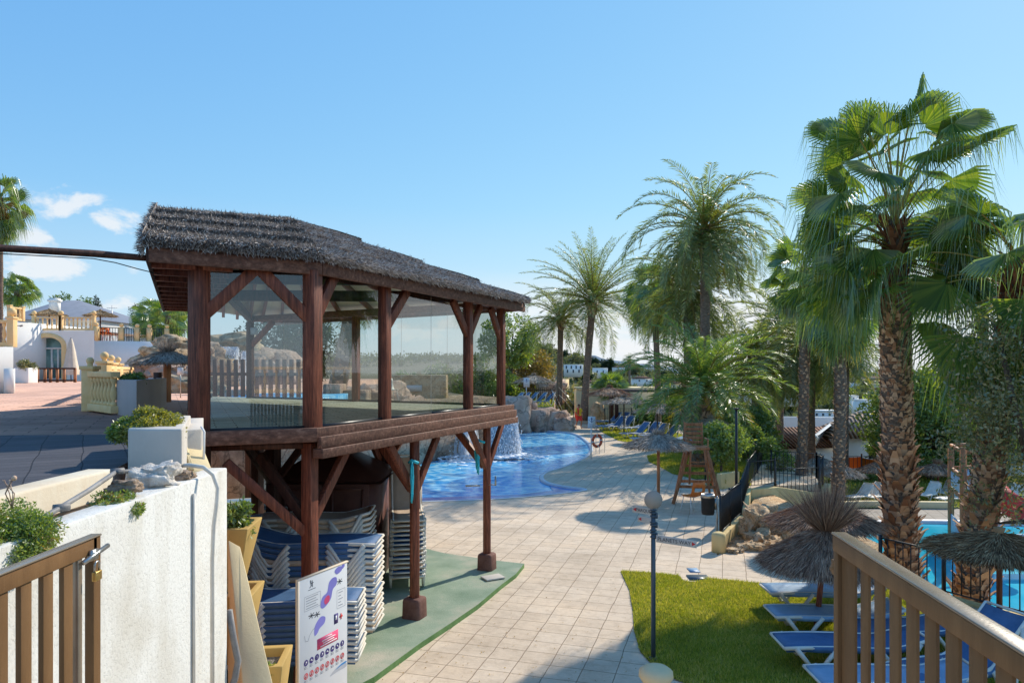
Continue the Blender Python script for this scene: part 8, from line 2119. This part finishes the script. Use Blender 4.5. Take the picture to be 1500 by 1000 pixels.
# ---------------------------------------------------------------- the valley town
protoT = []
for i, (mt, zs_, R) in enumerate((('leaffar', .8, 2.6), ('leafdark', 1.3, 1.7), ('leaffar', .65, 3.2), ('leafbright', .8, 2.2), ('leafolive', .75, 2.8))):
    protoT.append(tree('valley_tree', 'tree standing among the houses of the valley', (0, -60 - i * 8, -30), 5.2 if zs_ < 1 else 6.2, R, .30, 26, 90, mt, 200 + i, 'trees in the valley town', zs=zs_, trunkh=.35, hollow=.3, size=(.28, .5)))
r = random.Random(12); firstT = set(); spots = []
for k in range(230):
    px = r.uniform(770, 1500); Y = 66 + (r.random() ** 1.4) * 520
    if 1110 < px < 1310 and Y < 150: Y += 110
    x = (px - 750) / F * Y; spots.append((x, Y, r.uniform(.8, 1.5)))
for k in range(56):   # wooded rise on the left
    px = r.uniform(765, 935); Y = r.uniform(470, 600); x = (px - 750) / F * Y; spots.append((x, Y, r.uniform(1.4, 2.4)))
for x, Y, s in spots:
    i = r.randrange(5) if Y < 460 else r.choice((0, 1, 2, 4))
    z = terr(x, Y) - .3
    if i not in firstT:
        firstT.add(i); o = protoT[i]; o.location = (x, Y, z); o.rotation_euler = (0, 0, r.uniform(0, 6)); o.scale = (s, s, s)
    else: dup(protoT[i], (x, Y, z), r.uniform(0, 6), None, None, s)
for i in range(5):
    if i not in firstT: protoT[i].location = (40 + i * 5, 90, terr(40, 90))
HS_ = [  # px, py of the base, distance, width px, height px, roof, wall, roof colour, label
    (840, 547, 330, 28, 13, 'flat', 'white_wall', 'tiles', 'long white two-storey villa between the two palm trunks', ((-.36, .72), (-.1, .72), (.15, .72), (.38, .72), (-.3, .28), (.0, .28), (.3, .28))),
    (804, 561, 150, 24, 12, 'hip', 'cream_wall', 'slate_roof', 'low grey roofed shed left of the first palm trunk', ((.2, .5),)),
    (879, 549, 300, 22, 10, 'flat', 'white_wall', 'tiles', 'pale villa right of the second palm trunk', ((-.2, .5), (.2, .5))),
    (906, 541, 420, 18, 5, 'hip', 'white_wall', 'tilesred', 'small red roofed villa on the ridge', ((0, .5),)),
    (905, 570, 170, 26, 13, 'hip', 'cream_wall', 'tiles', 'cream house with clay tiles behind the bright fan palm', ((-.2, .5), (.2, .5))),
    (940, 560, 220, 28, 9, 'hip', 'white_wall', 'tilesred', 'red roofed house left of the stout palm', ((-.2, .5), (.2, .5))),
    (1076, 579, 190, 30, 12, 'flat', 'white_wall', 'tiles', 'white stepped house seen between the palms, left', ((-.3, .6), (.1, .6))),
    (1093, 583, 160, 24, 9, 'flat', 'white_wall', 'tiles', 'white house with a long terrace between the palms', ((-.3, .5), (0, .5), (.3, .5))),
    (1060, 566, 240, 30, 9, 'hip', 'cream_wall', 'tiles', 'cream tiled house above the white stepped house', ((-.2, .5),)),
    (1125, 570, 230, 26, 11, 'hip', 'cream_wall', 'tiles', 'tall cream house with a tiled roof near the yellow frond', ((-.2, .5), (.2, .5))),
    (1150, 585, 170, 34, 11, 'hip', 'white_wall', 'tiles', 'wide house with pink flowers in front between the palms', ((-.3, .5), (.0, .5), (.3, .5))),
    (1205, 612, 90, 40, 10, 'flat', 'white_wall', 'slate_roof', 'white bus-like low building with blue windows behind the slim palms', ((-.35, .6), (-.12, .6), (.12, .6), (.35, .6))),
    (1241, 595, 150, 26, 15, 'flat', 'white_wall', 'tiles', 'white two-storey villa just left of the thick trunk', ((-.25, .7), (.2, .7), (-.25, .3), (.2, .3))),
    (1262, 597, 130, 22, 11, 'flat', 'white_wall', 'tiles', 'white low villa touching the thick trunk', ((0, .5),)),
    (1275, 614, 95, 28, 10, 'flat', 'pinkish_wall', 'tiles', 'grey flat house beside the thick trunk', ((0, .5),)),
    (1258, 563, 330, 30, 6, 'hip', 'cream_wall', 'tiles', 'pale tiled house on the horizon line', ((0, .5),)),
    (1290, 575, 210, 30, 8, 'hip', 'cream_wall', 'tilesred', 'brown roofed house half behind the thick trunk', ((0, .5),)),
    (1405, 603, 110, 30, 11, 'hip', 'white_wall', 'tiles', 'white house between the green tree and the olive, upper', ((0, .5),)),
    (1440, 582, 160, 26, 9, 'hip', 'white_wall', 'tilesred', 'red roofed house seen through the olive leaves', ((0, .5),)),
    (1420, 640, 62, 40, 12, 'hip', 'white_wall', 'tiles', 'tiled house roof behind the play tower', ((0, .5),)),
    (985, 568, 200, 24, 10, 'hip', 'cream_wall', 'tilesred', 'brown roofed house behind the stout palm fronds', ((0, .5),)),
    (960, 588, 120, 30, 12, 'hip', 'cream_wall', 'tilesred', 'terracotta house low behind the stout palm, left', ((-.2, .5), (.2, .5))),
    (1000, 596, 105, 26, 12, 'hip', 'pinkish_wall', 'tilesred', 'pinkish house right behind the stout palm trunk', ((0, .5),)),
    (1215, 572, 250, 24, 8, 'flat', 'white_wall', 'tiles', 'small white cube house between slim palm trunks', ((0, .5),)),
    (866, 566, 180, 22, 9, 'hip', 'cream_wall', 'tilesred', 'reddish roofed house behind the second palm trunk', ((0, .5),))]
for px, py, Y, wp, hp_, rt, wm_, rm_, lb, wins in HS_:
    p = W(px, py, Y); w = wp / F * Y; h = hp_ / F * Y
    rh = 0 if rt == 'flat' else h * .35; zt_ = terr(p.x, Y)
    house('villa', lb, (p.x, Y, p.z), w, w * .6, h - rh, rt, rh, wm_, rm_, r.uniform(-.25, .25), wins, None, .07, ov=.3)
    k = MB(); k.box((0, 0, (zt_ - p.z) / 2 - .5), (w * 1.3, w * .9, abs(zt_ - p.z) + 1.0)) if p.z > zt_ + .8 else None
for k in range(46):
    Y = r.uniform(230, 560); px = r.uniform(790, 1500); x = (px - 750) / F * Y; w = r.uniform(7, 13)
    house('villa', 'small pale villa scattered on the far side of the valley', (x, Y, terr(x, Y) + .2), w, w * .7, r.uniform(2.8, 5), r.choice(('hip', 'flat', 'hip')), 1.5, r.choice(('white_wall', 'cream_wall')), r.choice(('tiles', 'tilesred')), r.uniform(-.5, .5), ((-.22, .55), (.22, .55)), 'villas on the far side of the valley', .12)
# far woods that read as one mass along the skyline and the shore
for i, (px, Y, h, R) in enumerate(((590, 64, 2.6, 1.6), (655, 62, 3.4, 2.0), (684, 66, 2.8, 1.8), (708, 63, 3.6, 1.9), (728, 67, 3.0, 1.7))):
    tree('small_tree', ['dark tree behind the middle pane, leftmost', 'dark tree behind the right part of the middle pane', 'low dark tree behind the fourth gazebo post', 'dark round tree seen through the last pane, left', 'dark round tree seen through the last pane, right'][i], (W(px, 0, Y).x, Y, 1.4 if Y > 60 else 0), h, R, .12, 34, 120, 'leaf', 400 + i, trunkh=.3)
m = MB(); cl = []
for k in range(420):
    px = r.uniform(250, 760); Y = r.uniform(430, 640); x = (px - 750) / F * Y; R = r.uniform(2.5, 5); cl.append(((x, Y, terr(x, Y) + R * .4), (R * 1.5, R, R * .8)))
for k in range(420):
    px = r.uniform(760, 1560); Y = r.uniform(560, 680); x = (px - 750) / F * Y; R = r.uniform(2.5, 5.5); cl.append(((x, Y, terr(x, Y) + R * .5), (R * 1.4, R, R * .8)))
for k in range(260):
    px = r.uniform(755, 940); Y = r.uniform(480, 620); x = (px - 750) / F * Y; R = r.uniform(2.5, 4.5); cl.append(((x, Y, terr(x, Y) + R * .6), (R * 1.3, R, R)))
for k in range(800):
    px = r.uniform(770, 1560); Y = r.uniform(100, 600); x = (px - 750) / F * Y; R = r.uniform(.8, 2.2) * (1 + Y / 400); cl.append(((x, Y, terr(x, Y) + R * .3), (R * 1.5, R, R * .6)))
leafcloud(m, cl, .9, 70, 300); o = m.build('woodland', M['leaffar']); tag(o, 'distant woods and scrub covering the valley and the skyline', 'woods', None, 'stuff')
# ---------------------------------------------------------------- closing steps
for k, p in PROTO.items():
    if k not in USED:
        for ch in list(p.children): bpy.data.objects.remove(ch)
        bpy.data.objects.remove(p)

m = MB(); r = random.Random(31)
for i in range(520):
    px = r.uniform(560, 1040); py = r.uniform(700, 1000); p = G(px, py, 0)
    if in_poly(np.array([p.x]), np.array([p.y]), pool)[0] or in_poly(np.array([p.x]), np.array([p.y]), slab)[0]: continue
    a = r.uniform(0, 6.3); k = r.uniform(.012, .035); u = Vector((math.cos(a), math.sin(a), r.uniform(-.1, .3))) * k; w = Vector((-math.sin(a), math.cos(a), .1)) * k * .4; b = Vector((p.x, p.y, .012))
    m.add([tuple(b), tuple(b + u * .5 + w), tuple(b + u), tuple(b + u * .5 - w)], [(0, 1, 2, 3)])
tag(m.build('leaf_litter', M['deadleaf']), 'dry leaf litter scattered over the paving', 'leaves', None, 'stuff')
